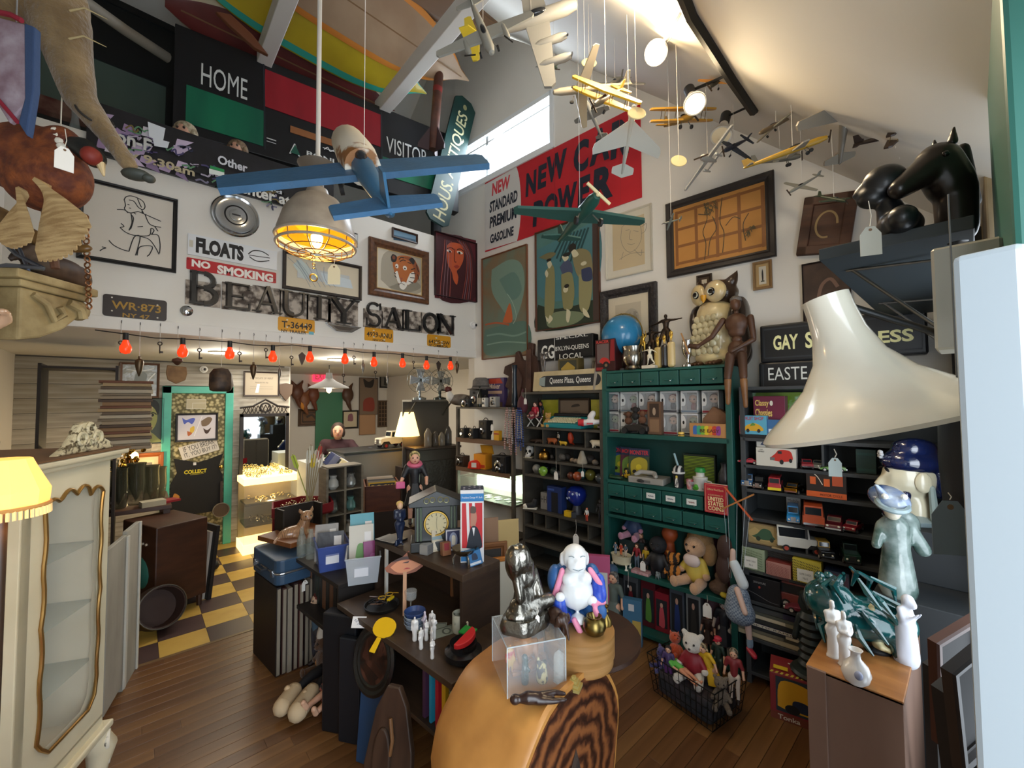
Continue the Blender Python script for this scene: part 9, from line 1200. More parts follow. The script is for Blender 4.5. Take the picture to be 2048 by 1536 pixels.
for k,(P,c,w,h,s_,lab)in enumerate(((PB1+IY*.12,'23242c',.17,.2,'3a3a48','dark grey packet sticking out of the blue bin'),(PB1+IY*.18,'8a8680',.15,.24,'6b6660','silvery packet behind the dark grey one'),(PB2+IY*.02,'b9b4a4',.15,.3,'6a9a5a','cream packet with a green and pink flower print'),(PB2+IY*.06+IX*.03,'1f8a9a',.15,.36,'d8dcd8','teal packet with a white label'),(PB2+IY*.09+IX*.05,'3aa0c4',.14,.31,'e4e4e0','sky blue packet'),(PB2+IY*.13+IX*.06,'d8b83a',.13,.29,'b05a7a','yellow and pink packet'),(PB2+IX*.06-IY*.03,'8a3a74',.12,.2,'a85a94','magenta packet at the near end of the clear bin'))):Cd('pattern_packet',lab+' in the bins','packet',P+V((0,0,.01)),IR-.5,w,h,[('c',s_,[(.25,.35),(.5,.3),(.75,.4),(.6,.6),(.35,.6)]),('r','dfe0e0',.62,.55,.9,.85)],M(c,.35,Bp=.2,bsc=20),.012,Gp='packets in the plastic bins',anchor='b',rot=(-.25,0,IR-.5+.03*k))
P=GZ(592,1333);t=Tg('photo_box','black box packed with old photographs on the floor','box',P+V((.05,.16,0)),-.5);MB(M('17171a',.4)).bx(-.11,.11,-.16,.16,0,.006).bd('bottom',t);[MB(M('17171a',.4)).bx(*q).bd('side',t)for q in((-.11,.11,-.16,-.154,0,.13),(-.11,.11,.154,.16,0,.13),(-.11,-.104,-.16,.16,0,.13),(.104,.11,-.16,.16,0,.13))];MB(M('c4d4dc',.6)).bx(-.05,.09,-.163,-.16,.04,.1).bd('blue_label',t)
for k in range(14):MB(M(('b9b0a0','8a8474','cfc8b8','5c564c')[k%4],.7)).box((random.uniform(-.015,.015),-.13+k*.02,.1),(.16,.004,.13+.02*(k%3)),(-.2,0,.05*(k%3-1))).bd('photograph',t)
Pd=GZ(650,1385)
t=Dl('dummy_doll','ventriloquist style doll in a grey vest sitting on the floor by the dark shelf',GZ(668,1372)+V((.05,.1,.02)),IR-PI/2+.4,.75,'c98f5c','c49a6a',M('55555a',.8),M('1c1c20',.8),shoes='c9ae8a',pose='sit');b=MB(M('d8d4cc',.8));b.ell((-.1,.0,.24),(.05,.06,.08));b.ell((.1,0,.24),(.05,.06,.08));b.sd('white_sleeve',t);b=MB(M('c4ae8c',.8));b.cap((-.06,-.3,.05),.05,(-.02,-.42,.05),.05,10);b.cap((.06,-.28,.06),.05,(.1,-.42,.05),.055,10);b.sd('stocking',t)
Dl('floral_doll','doll in a dark floral dress sprawled on the wood floor',GZ(690,1415)+V((.02,.05,.06)),IR-PI/2+.2,.55,'c4957a','4a1f1c',M('2c2a30',.8,C2='a8544a',sc_=40,lo=.5,hi=.56),'c9a084',shoes='c9a084',sk=M('2c2a30',.8,C2='b5645a',sc_=40,lo=.5,hi=.56),pose='sit');Pu('brown_teddy','brown teddy beside the grey-vested doll',V((1.0,3.05,0)),IR-PI/2,.3,'5a3d26',Gp=None);Dl('denim_doll','doll in blue patterned sleeves leaning under the dark shelf',V((.99,3.18,0)),IR-PI/2,.5,'c9a88c','8a2a24','4a6478','3a3a44')
Wp(PLD,'butterfly_case','black framed case of blue and brown butterflies on the door','display case',(351,827),(435,880),.025,M('16161a',.4),lambda t:[t.c_('4a5ab0',[(364,835),(372,840),(384,836),(390,838),(384,848),(376,844),(368,848)]),t.c_('c9a83a',[(380,856),(388,852),(388,862),(380,868)]),t.c_('a85a2c',[(374,862),(384,866),(376,872)]),t.c_('6e5a44',[(402,842),(416,834),(424,838),(416,850),(404,852)]),t.c_('3a2418',[(406,856),(414,860),(422,855),(416,866),(410,866)]),t.l('e4e4e4',.006,[(388,872),(404,832)])],'c4c0c8',d=.005)
Wc(PLD,'break_sign','white paper strip IF YOU BREAK IT YOU BUY IT tilted on the door','sign',(360,886),(436,908),lambda t:[('t','2a2a2c','IF YOU BREAK',.1,.55,.93,.92),('t','2a2a2c','IT, YOU BUY IT!',.08,.1,.95,.47)],'c9c4bc',.002,d=.003,tilt=R_(-16))
Wc(PLD,'clear_sticker','small clear printed sticker near the top of the door','sticker',(373,798),(412,818),lambda t:[('l','d8d4c4',.003,[(.02,.05),(.98,.05),(.98,.95),(.02,.95),(.02,.05)]),('l','d8d4c4',.003,[(.3,.05),(.3,.6),(.98,.6)])],M('a89c78',.3),.001,d=.002)
a=PLD.sz(395,970);t=Tg('black_shirt','black sleeveless T-shirt printed COLLECT hanging on the door','shirt',PLD.at(a[0],a[1],.02));w=.27;b=MB(M('101012',.85,Bp=.3,bsc=12));b.ps([(-w,-.36),(w,-.36),(w*.98,.1),(w*.8,.2),(w*.98,.38),(w*.4,.32),(0,.29),(-w*.4,.32),(-w*.92,.36),(-w*.78,.18),(-w,.05)],0,.012);b.bd('cloth',t,bev=.003);Dw(MB(),.5,.7,[('t','c9b81e','COLLECT',.22,.72,.68,.79,.04),('r','b0a83a',.34,.7,.62,.706),('r','c4c4c4',.4,.87,.46,.92),('c','b0762a',[(.0,.3),(.1,.27),(.14,.34),(.04,.4)])],-.25,-.35,-.001).bd('shirt_print',t)
a=PLD.sz(441,1000);t=Tg('banjo','small round-bodied banjo hanging at the door edge','banjo',PLD.at(a[0],a[1],.03));MB(M('4a3a2a',.5)).lt([(.09,0),(.09,.035),(.0,.036)],(0,0,-.12),24,(PI/2,0,0)).sd('drum',t);MB(M('8a8274',.4,.6)).trs((0,-.035,-.12),.09,.006,28,6,(PI/2,0,0)).sd('hoop',t);MB(M('33231a',.5)).bar((0,-.02,-.05),(.0,-.02,.25),.025,.015).bd('neck',t)
Wp(PLD,'certificate','dark framed certificate high on the plank wall','certificate',(487,742),(558,793),.02,M('2a1a14',.4),lambda t:[('t','4a4640','CERTIFICATE OF MERIT',.15,.72,.85,.8),('t','4a4640','Awarded this day',.3,.52,.7,.6),('l','7a766c',.004,[(.15,.38),(.85,.38)]),('l','7a766c',.004,[(.15,.28),(.85,.28)]),('p','d8e4dc',[(.3,.1),(.4,.1),(.44,.5),(.36,.5)])],'a89c88')
a=PLD.sz(571,783);t=Tg('wooden_shield','small brown wooden shield plaque at the plank wall end','plaque',PLD.at(a[0],a[1],.02));MB(M('4a3626',.5)).ps([(-.09,.1),(0,.12),(.09,.1),(.08,-.03),(0,-.14),(-.08,-.03)],-.015,.01).bd('shield',t,bev=.006)
c,z,w,h=Pl((0,6.5,0),(1,0,0)).rect((480,828),(577,963));t=Tg('fretwork_mirror','black framed mirror with an arched lattice crest on the lit glass case','mirror',V((c,6.5,z)));FM=M('1a1310',.4);b=MB(FM);[b.bx(*q)for q in((-w/2,-w/2+.045,0,.03,-h/2,h/2),(w/2-.045,w/2,0,.03,-h/2,h/2),(-w/2,w/2,0,.03,h/2-.045,h/2),(-w/2,w/2,0,.03,-h/2,-h/2+.045))];b.bd('frame',t,bev=.004);MB(M('dfe6e6',.02,1)).bx(-w/2+.04,w/2-.04,.008,.012,-h/2+.04,h/2-.04).bd('mirror_glass',t)
b=MB(FM);z0=h/2;[b.tbe([(x,.015,z0),(x+.045,.015,z0+.12-.5*abs(x+.02)*.2)],.006,5)for x in[-w/2+.03+i*.045 for i in range(int(w/.045)-1)]];[b.tbe([(x+.045,.015,z0),(x,.015,z0+.12-.5*abs(x)*.2)],.006,5)for x in[-w/2+.03+i*.045 for i in range(int(w/.045)-1)]];b.tbe([(-w/2,.015,z0+.08),(-w*.25,.015,z0+.1),(0,.015,z0+.19),(w*.25,.015,z0+.1),(w/2,.015,z0+.08)],.014,6);b.trs((0,.012,z0+.08),.06,.012,20,6,(PI/2,0,0));b.sd('lattice_crest',t)
t=Tg('lit_glass_case','tall glass case glowing warm with jewellery on its top','display case',V((1.32,6.22,0)));w=.31;b=MB(M('e8e4d0',.03,Al=.12));b.bx(-w,w,-.2,-.196,.12,.84);b.bx(-w,-w+.004,-.2,.22,.12,.84);b.bx(w-.004,w,-.2,.22,.12,.84);b.bd('glass',t);GLW=M('f4dc9a',.5,Em=1.6,Ec='ffd884');MB(GLW).bx(-w-.01,w+.01,-.21,.23,.84,.92).bd('lit_top',t,bev=.004);MB(GLW).bx(-w-.01,w+.01,-.21,.23,.0,.12).bd('lit_base',t,bev=.004);MB(M('8a7a5c',.6)).bx(-w,w,.2,.22,.12,.84).bd('back',t);[MB(M('2a221a',.5)).bx(-w+.02,w-.02,-.18,.18,z,z+.03).bd('tray',t)for z in(.32,.58)]
b=MB(M('c9b88a',.2,1));[b.trs((random.uniform(-.26,.26),random.uniform(-.17,.17),.925+random.random()*.05),.02,.004,10,4,(random.random()*2,random.random()*2,0))for k in range(60)];[b.trs((random.uniform(-.24,.24),random.uniform(-.15,.1),z+random.random()*.03),.02,.004,10,4,(random.random()*2,random.random()*2,0))for z in(.36,.62)for k in range(20)];b.sd('jewellery',t)['kind']='stuff'
Pt('lit_case_light',(1.32,6.1,.62),3,(1,.82,.5),.05)
t=Tg('shop_counter','grey shop counter with a maroon base behind the record crate','counter',V((2.55,5.72,0)));MB(M('7d8080',.5)).bx(-.55,.75,-.3,.3,.45,1.18).bd('upper_panel',t,bev=.004);MB(M('4a1820',.5)).bx(-.55,.75,-.3,.3,0,.45).bd('maroon_base',t,bev=.004);MB(M('2c2f30',.35)).bx(-.57,.77,-.32,.32,1.18,1.21).bd('counter_top',t,bev=.004);MB(M('b9bcba',.5)).bx(-.95,-.55,-.1,.3,0,1.1).bd('white_end',t,bev=.004)
P=LY(676,862,6.25);k=1.62;P=V((P.x,P.y,P.z-.925*k));J=dict(head=(.0,-.05,.925),neck=(0,-.01,.855),elL=(-.16,-.04,.67),wrL=(-.1,-.16,.66),haL=(-.06,-.2,.67),shR=(.105,-.01,.8),elR=(.19,-.12,.72),wrR=(.26,-.22,.77),haR=(.28,-.25,.765))
t=Tg('person','person in a dark maroon shirt behind the counter reaching over a toy car','person',P,-.35);Bb('body',M('cf9a80',.5),human(J,k)+[((.28*k,-.27*k,.76*k),.008*k,(.285*k,-.3*k,.74*k),.006*k),((.295*k,-.265*k,.765*k),.008*k,(.31*k,-.29*k,.75*k),.006*k),((.0,-.115*k,.92*k),.01*k,(0,-.118*k,.91*k),.01*k)],t,.014,4)
g=human(J,k,thick=1.12);Bb('shirt',M('33161e',.85,Bp=.2,bsc=20),[g[1],g[3],g[4],g[5],g[6],g[7],g[8],g[15],(tuple(V(J['elL'])*k),.04*k,tuple(V(J['wrL'])*k),.035*k)],t,.014,4);hx=V(J['head'])*k;Bb('hair',M('2a1a14',.7),[(tuple(hx+V((0,.025,.03))),(.095,.1,.105)),(tuple(hx+V((0,.1,-.01))),(.05,.05,.06)),(tuple(hx+V((.07,.0,-.02))),(.03,.06,.07)),(tuple(hx+V((-.07,.0,-.02))),(.03,.06,.07))],t,.011,4)
b=MB(M('1c1412',.3));[b.ell(hx+V((e*.032,-.093,.0)),(.014,.006,.005),8,6)for e in(-1,1)];[b.ell(hx+V((e*.034,-.09,.022)),(.02,.006,.004),8,6)for e in(-1,1)];b.mat('a5544c').ell(hx+V((0,-.098,-.05)),(.022,.007,.007),8,6);b.sd('face',t);Bb('trousers',M('23262e',.8),[q for q in g[10:]],t,.02,2)
Tc('toy_roadster','large white vintage toy roadster with red wheels on the counter',V((2.72,5.6,1.212)),PI*.04,.42,'cfc8b4','vintage',Gp=None,wheel='7a2028');t=Tc('toy_racer','navy and cream toy racing car propped upright on the counter end',V((1.92,5.3,1.06)),-.9,.42,'23305c','sport',Gp=None,roof='d0c49a');t.rotation_euler=(1.1,.5,-.9)
P0=V((2.22,4.82,0));t=Tg('record_crate','reddish wooden crate of vinyl records on a dark stand','crate',P0,-.35);CW=M('5a2c18',.5,C2='4a2214',sc_=5,st=(1,1,4));[MB(CW).bx(*q).bd('side',t,bev=.003)for q in((-.2,.2,-.25,-.235,.62,.9),(-.2,.2,.235,.25,.62,.9),(-.2,-.185,-.25,.25,.62,.9),(.185,.2,-.25,.25,.62,.9))];MB(CW).bx(-.2,.2,-.25,.25,.6,.62).bd('bottom',t);MB(M('241812',.6)).bx(-.2,.2,-.25,.25,0,.6).bd('stand',t)
for i in range(13):
 q=Matrix.Rotation(-.35,4,'Z')@V((0,-.215+i*.033,.62));cc=('c9a21e','a8382c','b9b09c','8a857a','7a2a24','cfc8b8','55585c')[i%7];Cd('record_sleeve',('black and yellow ROCK titled','brick red','ivory','grey','deep red','cream','slate')[i%7]+' record sleeve '+('at the front','in the middle','at the back')[0 if i<5 else 1 if i<10 else 2]+' of the record crate','record',P0+q,-.35,.31,.31-.006*(i%3),[('r','1c1a18',.05,.55,.95,.95),('t','d0b43a','ROCK',.1,.62,.9,.9,.03)]if i==0 else[('r','3a3834',.1,.3,.9,.8)],cc,.006,Gp='records in the crate',anchor='b',rot=(-.18,0,-.35))
t=Tg('dark_sideboard','tall dark carved cabinet behind the record crate','cabinet',V((2.98,4.9,0)),-.1);MB(M('241a15',.5)).bx(-.32,.3,-.2,.2,0,1.24).bd('body',t,bev=.006);MB(M('2e211a',.45)).bx(-.34,.32,-.22,.22,1.24,1.27).bd('top',t,bev=.005);MB(M('1c1410',.5,Bp=.8,bsc=30)).bx(-.26,.24,-.212,-.2,.1,1.1).bd('carved_door',t,bev=.004)
t=Tg('table_lamp','table lamp with a glowing cream cone shade behind the records','lamp',V((2.72,5.12,0)),0);MB(M('f0d88a',.6,Em=1.5,Ec='ffdc8c')).lt([(.165,1.40),(.085,1.72),(.083,1.72),(.16,1.40)],n=32).sd('shade',t);MB(M('3a2a1e',.4)).lt([(.07,1.0),(.08,1.02),(.03,1.08),(.045,1.2),(.015,1.3),(.012,1.7)],n=18).sd('stem',t);MB(M('241a15',.6)).bx(-.12,.12,-.1,.1,0,1.0).bd('stand',t);Pt('table_lamp_light',(2.72,5.12,1.5),4,(1,.8,.48),.06)
for x,y,r,h,c,lab in((2.86,4.82,.05,.24,'7d7468','glass dome over a pale figure on the dark cabinet'),(2.95,4.78,.04,.2,'55504a','dark bottle on the dark cabinet'),(3.06,4.8,.045,.18,'8a8478','grey jar on the dark cabinet'),(3.16,4.8,.05,.26,'4a4a4c','tall metal coffee pot on the dark cabinet')):jar('cabinet_jar',lab,'jar',V((x,y,1.271)),[(r,0),(r*1.05,h*.1),(r,h*.7),(r*.5,h*.92),(r*.2,h),(0,h)],M(c,.15,Al=.8),'jars on the dark cabinet')
t=Tg('fan_shelf','grey wall shelf on brackets carrying two metal fans','shelf',V((3.05,4.95,1.86)));MB(M('6b6a64',.5)).bx(-.42,.3,-.12,.14,0,.025).bd('board',t);[MB(M('3a3a38',.5)).bar((x,.13,-.2),(x,-.1,0),.015).bd('bracket',t)for x in(-.35,.2)];MB(M('55534e',.6)).bx(-.42,.3,.12,.14,-1.855,0).bd('support_panel',t)
for x,y,D,r,c,lab in((841,760,4.85,.17,'8f979a','silver desk fan with four blades on the wall shelf'),(882,762,4.86,.165,'3f4646','dark desk fan beside the silver one')):
 P=LY(x,y,D);t=Tg('desk_fan',lab,'fan',P,-.35,'desk fans on the wall shelf');m=M(c,.25,.8);b=MB(m);[b.trs((0,0,0),rr,.003,28,5,(PI/2,0,0))for rr in(r,r*.7,r*.4)];[b.tbe([(r*.1*Cs(a),-.035,r*.1*Sn(a)),(r*.6*Cs(a),-.045,r*.6*Sn(a)),(r*Cs(a),0,r*Sn(a))],.002,4)for a in[2*PI*i/16 for i in range(16)]];b.sd('guard',t);[MB(M('b9bfc0',.3,.7)).ps([(.02,-.02),(r*.8,-.06),(r*.85,.06),(.02,.03)],-.004,.004,rot=(0,i*PI/2,.2)).bd('blade',t)for i in range(4)];MB(m).lt([(.05,0),(.05,.1),(0,.12)],(0,.13,0),14,(PI/2,0,0)).sd('motor',t);MB(m).lt([(.09,1.886-P.z),(.09,1.91-P.z),(.02,1.93-P.z),(.02,-.03)],(0,.08,0),16).sd('stand',t)
PLF=Pl((0,8.44,0),(1,0,0));PLS_=Pl((3.99,6.6,0),(0,-1,0))
def fw_(nm,lab,ct,TL,BR,bg,fn=None,fr=('1c1816',.03),pl=PLF,**k):return Wp(pl,nm,lab,ct,TL,BR,fr[1],M(fr[0],.5),fn,bg,**k)
fw_('wolf_poster','tall brown poster of a wolf among red flowers','poster',(718,755),(755,829),'7d6a58',lambda t:[('c','2c2622',[(.3,.75),(.7,.75),(.8,.98),(.5,.9),(.2,.98)]),('c','8a3a2c',[(.2,.1),(.8,.1),(.75,.45),(.25,.4)])],('5c4c40',.01));fw_('floral_print','dark framed print of pink flowers on cream','picture',(684,821),(716,856),'c9bca0',lambda t:[('c','8a5a64',[(.3,.4),(.7,.4),(.65,.85),(.35,.8)])]);fw_('cream_card','plain tan sheet under the wolf poster','sheet',(718,829),(750,868),'b08a68',None,('a5805f',.01))
fw_('dark_portrait','black framed dark drawing above the masks','picture',(759,741),(782,776),'6e6a62',lambda t:[('c','3a3834',[(.3,.1),(.7,.1),(.6,.8),(.4,.8)])]);fw_('lady_portrait','dark painting of a woman above the fans','painting',(796,738),(817,772),'3a2a1e',lambda t:[('e','b08a6a',.5,.6,.15,.2)],('2c2018',.02));fw_('type_tray','brown printer type tray with many tiny compartments','tray',(755,801),(801,852),'3a2c20',lambda t:[('l','7a6248',.012,[(i/8,0),(i/8,1)])for i in range(1,8)]+[('l','7a6248',.012,[(0,i/6),(1,i/6)])for i in range(1,6)],('5a4632',.03))
P=PLF.at(*PLF.sz(642,753),.03);Cd('exit_sign','red lit EXIT sign high on the far wall','sign',P,0,.3,.2,[('t','ff8a9a','EXIT',.12,.2,.88,.8,.03)],M('c2203a',.4,Em=1.2,Ec='ff2a4a'),.03);struct(MB(M('3f7a5c',.5)).bx(2.55,3.05,8.40,8.45,.0,2.05).bd('door_3'))
fw_('wood_sign','long brown carved wooden sign on the far wall','sign',(596,818),(660,850),'6b4c30',lambda t:[('l','3a281a',.03,[(.06,.12),(.94,.12),(.94,.88),(.06,.88),(.06,.12)]),('q','3a281a',.04,[(.2,.5),(.4,.7),(.6,.3),(.8,.5)])],('4a3422',.05))
for k,(x,y,r,c,lab)in enumerate(((590,785,.14,'5c3422','rust coloured marionette cluster on the far wall'),(604,800,.13,'7a4a2c','brown marionette hanging on the far wall'),(622,790,.14,'6b3a24','reddish marionette hanging on the far wall'),(598,802,.08,'d08a3a','orange glowing paper lantern among the marionettes'),(690,790,.15,'4a3020','mounted deer head shape on the far wall'))):mk('wall_puppet',lab,'puppet' if k<3 else('lantern' if k==3 else 'taxidermy'),PLF.at(*PLF.sz(x,y),.15),[((0,0,0),(r*.8,r*.5,r)),((0,-.03,-r*1.1),.05,(.05,-.03,-r*2),.03),((-.06,0,r),.04,(-.1,0,r*1.5),.02),((.05,0,r),.04,(.1,0,r*1.6),.02)],c,0,.025)
t=Tg('barn_lamp','dark metal barn pendant lamp with a bare bulb in the back room','lamp',LY(658,774,6.1));MB(M('33302a',.5)).lt([(.27,-.02),(.26,0),(.1,.08),(.05,.12),(.04,.2),(0,.2)],n=28).sd('shade',t);MB(M('ffd28a',.4,Em=10,Ec='ffc070')).ell((0,0,-.04),(.035,.035,.045)).sd('bulb',t);MB(M('33302a',.5)).cyl((0,0,.2),(0,0,2.385-t.location.z),.006,n=6).bd('cord',t);Pt('barn_lamp_light',t.location+V((0,0,-.1)),9,(1,.8,.55),.04)
for x,y,lab in((443,704,'round glowing ceiling light over the teal door'),(675,718,'round glowing ceiling light over the counter')):q=GZ(x,y,2.384);t=Tg('ceiling_light',lab,'ceiling light',q,0,'round ceiling lights of the back room');MB(M('fff6e0',.5,Em=5)).lt([(.1,-.012),(.1,0),(0,0)][::-1]if False else[(0,-.014),(.1,-.012),(.1,0)],n=24).sd('disc',t);MB(M('cfcac0',.5)).trs((0,0,-.006),.105,.01,24,6).sd('rim',t);Pt('ceiling_light_glow',q+V((0,0,-.08)),7,(1,.92,.78),.08)
def roofhit(x,y):d=ray(x,y);return CAM+d*((2.83-CAM.z)/(d.z-.945*d.y))
LP_=DD(634,465,2.2);t=Tg('caged_lamp','grey enamel industrial pendant lamp with a wire cage and glowing bulb','lamp',LP_);EN=M('a89f92',.4,C2='8f867a',sc_=9)
MB(EN).lt([(.19,-.02),(.195,-.03),(.19,.0),(.16,.1),(.11,.17),(.06,.2),(.05,.23),(0,.23)],n=40).sd('dome',t);MB(M('e8a028',.5,Em=1.1,Ec='ffab1e')).lt([(.186,-.02),(.155,.09),(.1,.155),(0,.18)],n=36).sd('lit_reflector',t);b=MB(EN);b.trs((0,0,-.035),.195,.009,40,6);b.trs((0,0,-.075),.192,.007,40,6);b.sd('rim_bands',t);MB(M('6e6458',.4)).lt([(.03,.22),(.032,.3),(.06,.31),(.1,.36),(.03,.37)],n=18).sd('neck',t)
b=MB(M('8a6a3a',.4,.7));[b.tbe([(.19*Cs(a),.19*Sn(a),-.035),(.185*Cs(a),.185*Sn(a),-.09),(.12*Cs(a),.12*Sn(a),-.115),(.03*Cs(a),.03*Sn(a),-.12)],.003,5)for a in[2*PI*i/12 for i in range(12)]];[b.trs((0,0,z),r,.003,30,5)for r,z in((.15,-.105),(.09,-.118),(.03,-.12))];b.sd('wire_cage',t);MB(M('ffe0a0',.4,Em=12,Ec='ffd080')).ell((0,0,-.03),(.03,.03,.055)).sd('bulb',t);b=MB(M('d8d6d0',.5));b.cyl((0,0,.36),(0,0,ROOF(LP_.y)-LP_.z),.012,n=10);b.sd('pole',t)
Pt('caged_lamp_light',LP_+V((0,0,-.05)),9,(1,.68,.3),.05);Pg(LP_+V((.05,-.12,-.12)),-.6,'cream price tag hanging under the caged lamp',.105,.07,'d8cca8');t=Tg('chain_charm','small gold charm chain hanging under the caged lamp','charm',LP_+V((-.02,-.02,-.12)));b=MB(GOLD);[b.trs((0,0,-.02*i),.007,.002,8,4,(PI/2*(i%2),0,0))for i in range(5)];b.trs((0,0,-.13),.018,.004,12,5,(PI/2,0,0));b.sd('chain',t)
pts=[roofhit(x,y)+V((0,-.02,-.03))for x,y in((1340,-60),(1372,20),(1420,95),(1455,150),(1500,215))]
tk=Tg('lighting_track','black lighting track with lattice arms along the sloping ceiling','light track',pts[0]);MB(M('15130f',.4)).tbe([p-pts[0]for p in pts],.03,8).sd('rail',tk)
def spot(x,y,D,d,lit,lab,arm):
 P=DD(x,y,D);ax=(cr*d[0]+cu*d[1]-cf*d[2]).normalized();t=Tg('spot_lamp',lab,'spotlight',P,rot=ax.to_track_quat('Z','Y').to_euler(),Gp='spot lamps on the ceiling track');R0=.062
 MB(M('d8d4ca',.35)).lt([(R0,.0),(R0*.98,-.02),(R0*.6,-.08),(.026,-.12)],n=24).sd('reflector',t);MB(M('fff0cc',.4,Em=14 if lit else 0,Ec='ffe2b0')).lt([(0,.006),(R0*.6,.004),(R0,-.002)],n=24).sd('lens',t);MB(M('191715',.5)).lt([(.03,-.12),(.032,-.22),(0,-.225)],n=16).sd('socket',t)
 q=Matrix.Translation(P)@ax.to_track_quat('Z','Y').to_matrix().to_4x4();qi=q.inverted();A=qi@roofhit(*arm);b=MB(M('1a1815',.5,.5));b.tbe([(0,0,-.2),((A.x)*.5,A.y*.5,(A.z-.2)*.5),A],.007,6);b.tbe([(.02,0,-.2),(A.x*.5+.03,A.y*.5,(A.z-.2)*.5),A],.004,5);b.sd('lattice_arm',t)
 if lit:slight('spot_lamp_beam',P+ax*.02,P+ax,34,(1,.76,.46),120,1.0,.05)
spot(1312,105,2.3,(-.25,-.55,.75),1,'lit spotlight nearest the top of the track',(1372,10));spot(1390,208,2.4,(-.1,-.8,.6),1,'lit spotlight in the middle of the track',(1455,150));spot(1442,272,2.6,(-.35,-.85,.4),0,'unlit white flood bulb at the track end',(1500,212))
Pt('ridge_glow',roofhit(1190,-40)+V((0,-.15,-.2)),14,(1,.8,.55),.08)
def Pn(lab,x,y,D,nose,wing,span,ln=.75,col='8d8f88',wc=None,style='mono',prop=True,gear=True,wire=True,ext=None,Ck=.17,tip=.55,tail=None):
 """model aircraft; nose and wing directions as (right, up, towards viewer)"""
 P=DD(x,y,D);f=(cr*nose[0]+cu*nose[1]-cf*nose[2]).normalized();w=cr*wing[0]+cu*wing[1]-cf*wing[2];w=(w-f*w.dot(f)).normalized();u=w.cross(-f)*-1
 Y=-f;Z=w.cross(Y);mt=Matrix(((w.x,Y.x,Z.x,P.x),(w.y,Y.y,Z.y,P.y),(w.z,Y.z,Z.z,P.z),(0,0,0,1)));s=1 if Z.z>=0 else-1
 t=Tg('model_airplane',lab,'model airplane',mat=mt,Gp='model airplanes hanging from the ceiling');L=span*ln;r=span*.045;m=M(col,.45,C2=col,Bp=.05);wm=mm(wc)if wc else m;S_=span/2;c=span*Ck
 MB(m).lt([(0,-L*.6),(r*.35,-L*.58),(r*.8,-L*.2),(r*1.05,L*.1),(r,L*.3),(r*.6,L*.39),(0,L*.4)],n=12,rot=(PI/2,0,0)).sd('fuselage',t)
 def wg(n_,S1,c0,z,y0,mt_,sw=0.,k=tip):
  h=c0*.06;b=MB(mt_);q=[(-S1,y0+sw+c0*(1-k)*.3),(-S1*.96,y0+sw-c0*.1*k),(0,y0-c0*.35),(S1*.96,y0+sw-c0*.1*k),(S1,y0+sw+c0*(1-k)*.3),(S1*.97,y0+sw+c0*k*.75),(0,y0+c0*.65),(-S1*.97,y0+sw+c0*k*.75)];n=8
  b.add([(X,Y_,z+h)for X,Y_ in q]+[(X,Y_,z-h)for X,Y_ in q],[tuple(range(n)),tuple(range(n,2*n))[::-1]]+[((i+1)%n,i,n+i,n+(i+1)%n)for i in range(n)]);return b.bd(n_,t)
 wg('wing',S_,c,s*(-r*.3 if style!='high' else r*.8),-L*.08,wm,c*.7 if style=='jet' else 0)
 if style=='bi':wg('upper_wing',S_*1.05,c,s*r*2.6,-L*.12,wm);b=MB(M('6b5a3a',.5));[b.cyl((x_,-L*.08+dy,-s*r*.3),(x_,-L*.12+dy,s*r*2.6),span*.005,n=5)for x_ in(-S_*.65,-S_*.2,S_*.2,S_*.65)for dy in(-c*.15,c*.3)];b.bd('strut_wires',t)
 wg('tailplane',S_*.33,c*.6,s*r*.2,L*.5,mm(tail)if tail else wm);b=MB(mm(tail)if tail else m);b.ps([(L*.42,0),(L*.58,0),(L*.6,s*r*2.6),(L*.52,s*r*2.6)],-span*.004,span*.004,rot=(0,0,PI/2));b.bd('fin',t)
 b=MB(M('1c2026',.1));b.ell((0,-L*.05,s*r*.9),(r*.55,L*.09,r*.5),10,6);b.sd('canopy',t)
 eng={'twin':(-.3,.3),'four':(-.5,-.27,.27,.5)}.get(style,())
 for e in eng:o=MB(m).lt([(0,-c*.7),(r*.5,-c*.3),(r*.6,c*.5),(r*.4,c*.75)],(e*S_*1.3,-L*.1,-s*r*.3),10,(PI/2,0,0)).sd('engine',t);MB(M('22201e',.4)).box((e*S_*1.3,-L*.1-c*.78,-s*r*.3),(span*.11,.003,span*.012),(0,.6+e,0)).bd('propeller',o)
 if prop and not eng:b=MB(M('3a2c20' if prop is True else prop,.4));b.box((0,-L*.42,0),(span*.2,.005,span*.02),(0,.7,0));b.ell((0,-L*.41,0),r*.35,8,6);b.bd('propeller',t)
 if gear:
  for e in(-1,1):o=MB(TYRE).lt([(span*.028,-span*.008),(span*.028,span*.008)],(e*span*.09,-L*.18,-s*r*2.3),12,(0,PI/2,0)).sd('wheel',t);MB(M('55524c',.4)).cyl((e*span*.05,-L*.14,-s*r*.8),(e*span*.09,-L*.18,-s*r*2.3),span*.005,n=5).bd('gear_leg',o)
 if wire:zt=ROOF(P.y)-.01;b=MB(M('d8d6d0',.5));b.cyl(mt.inverted()@P,mt.inverted()@V((P.x,P.y,zt)),.0012,n=4);b.bd('thread',t)
 (ext(t,span,L,r,c,s)if ext else None);return t
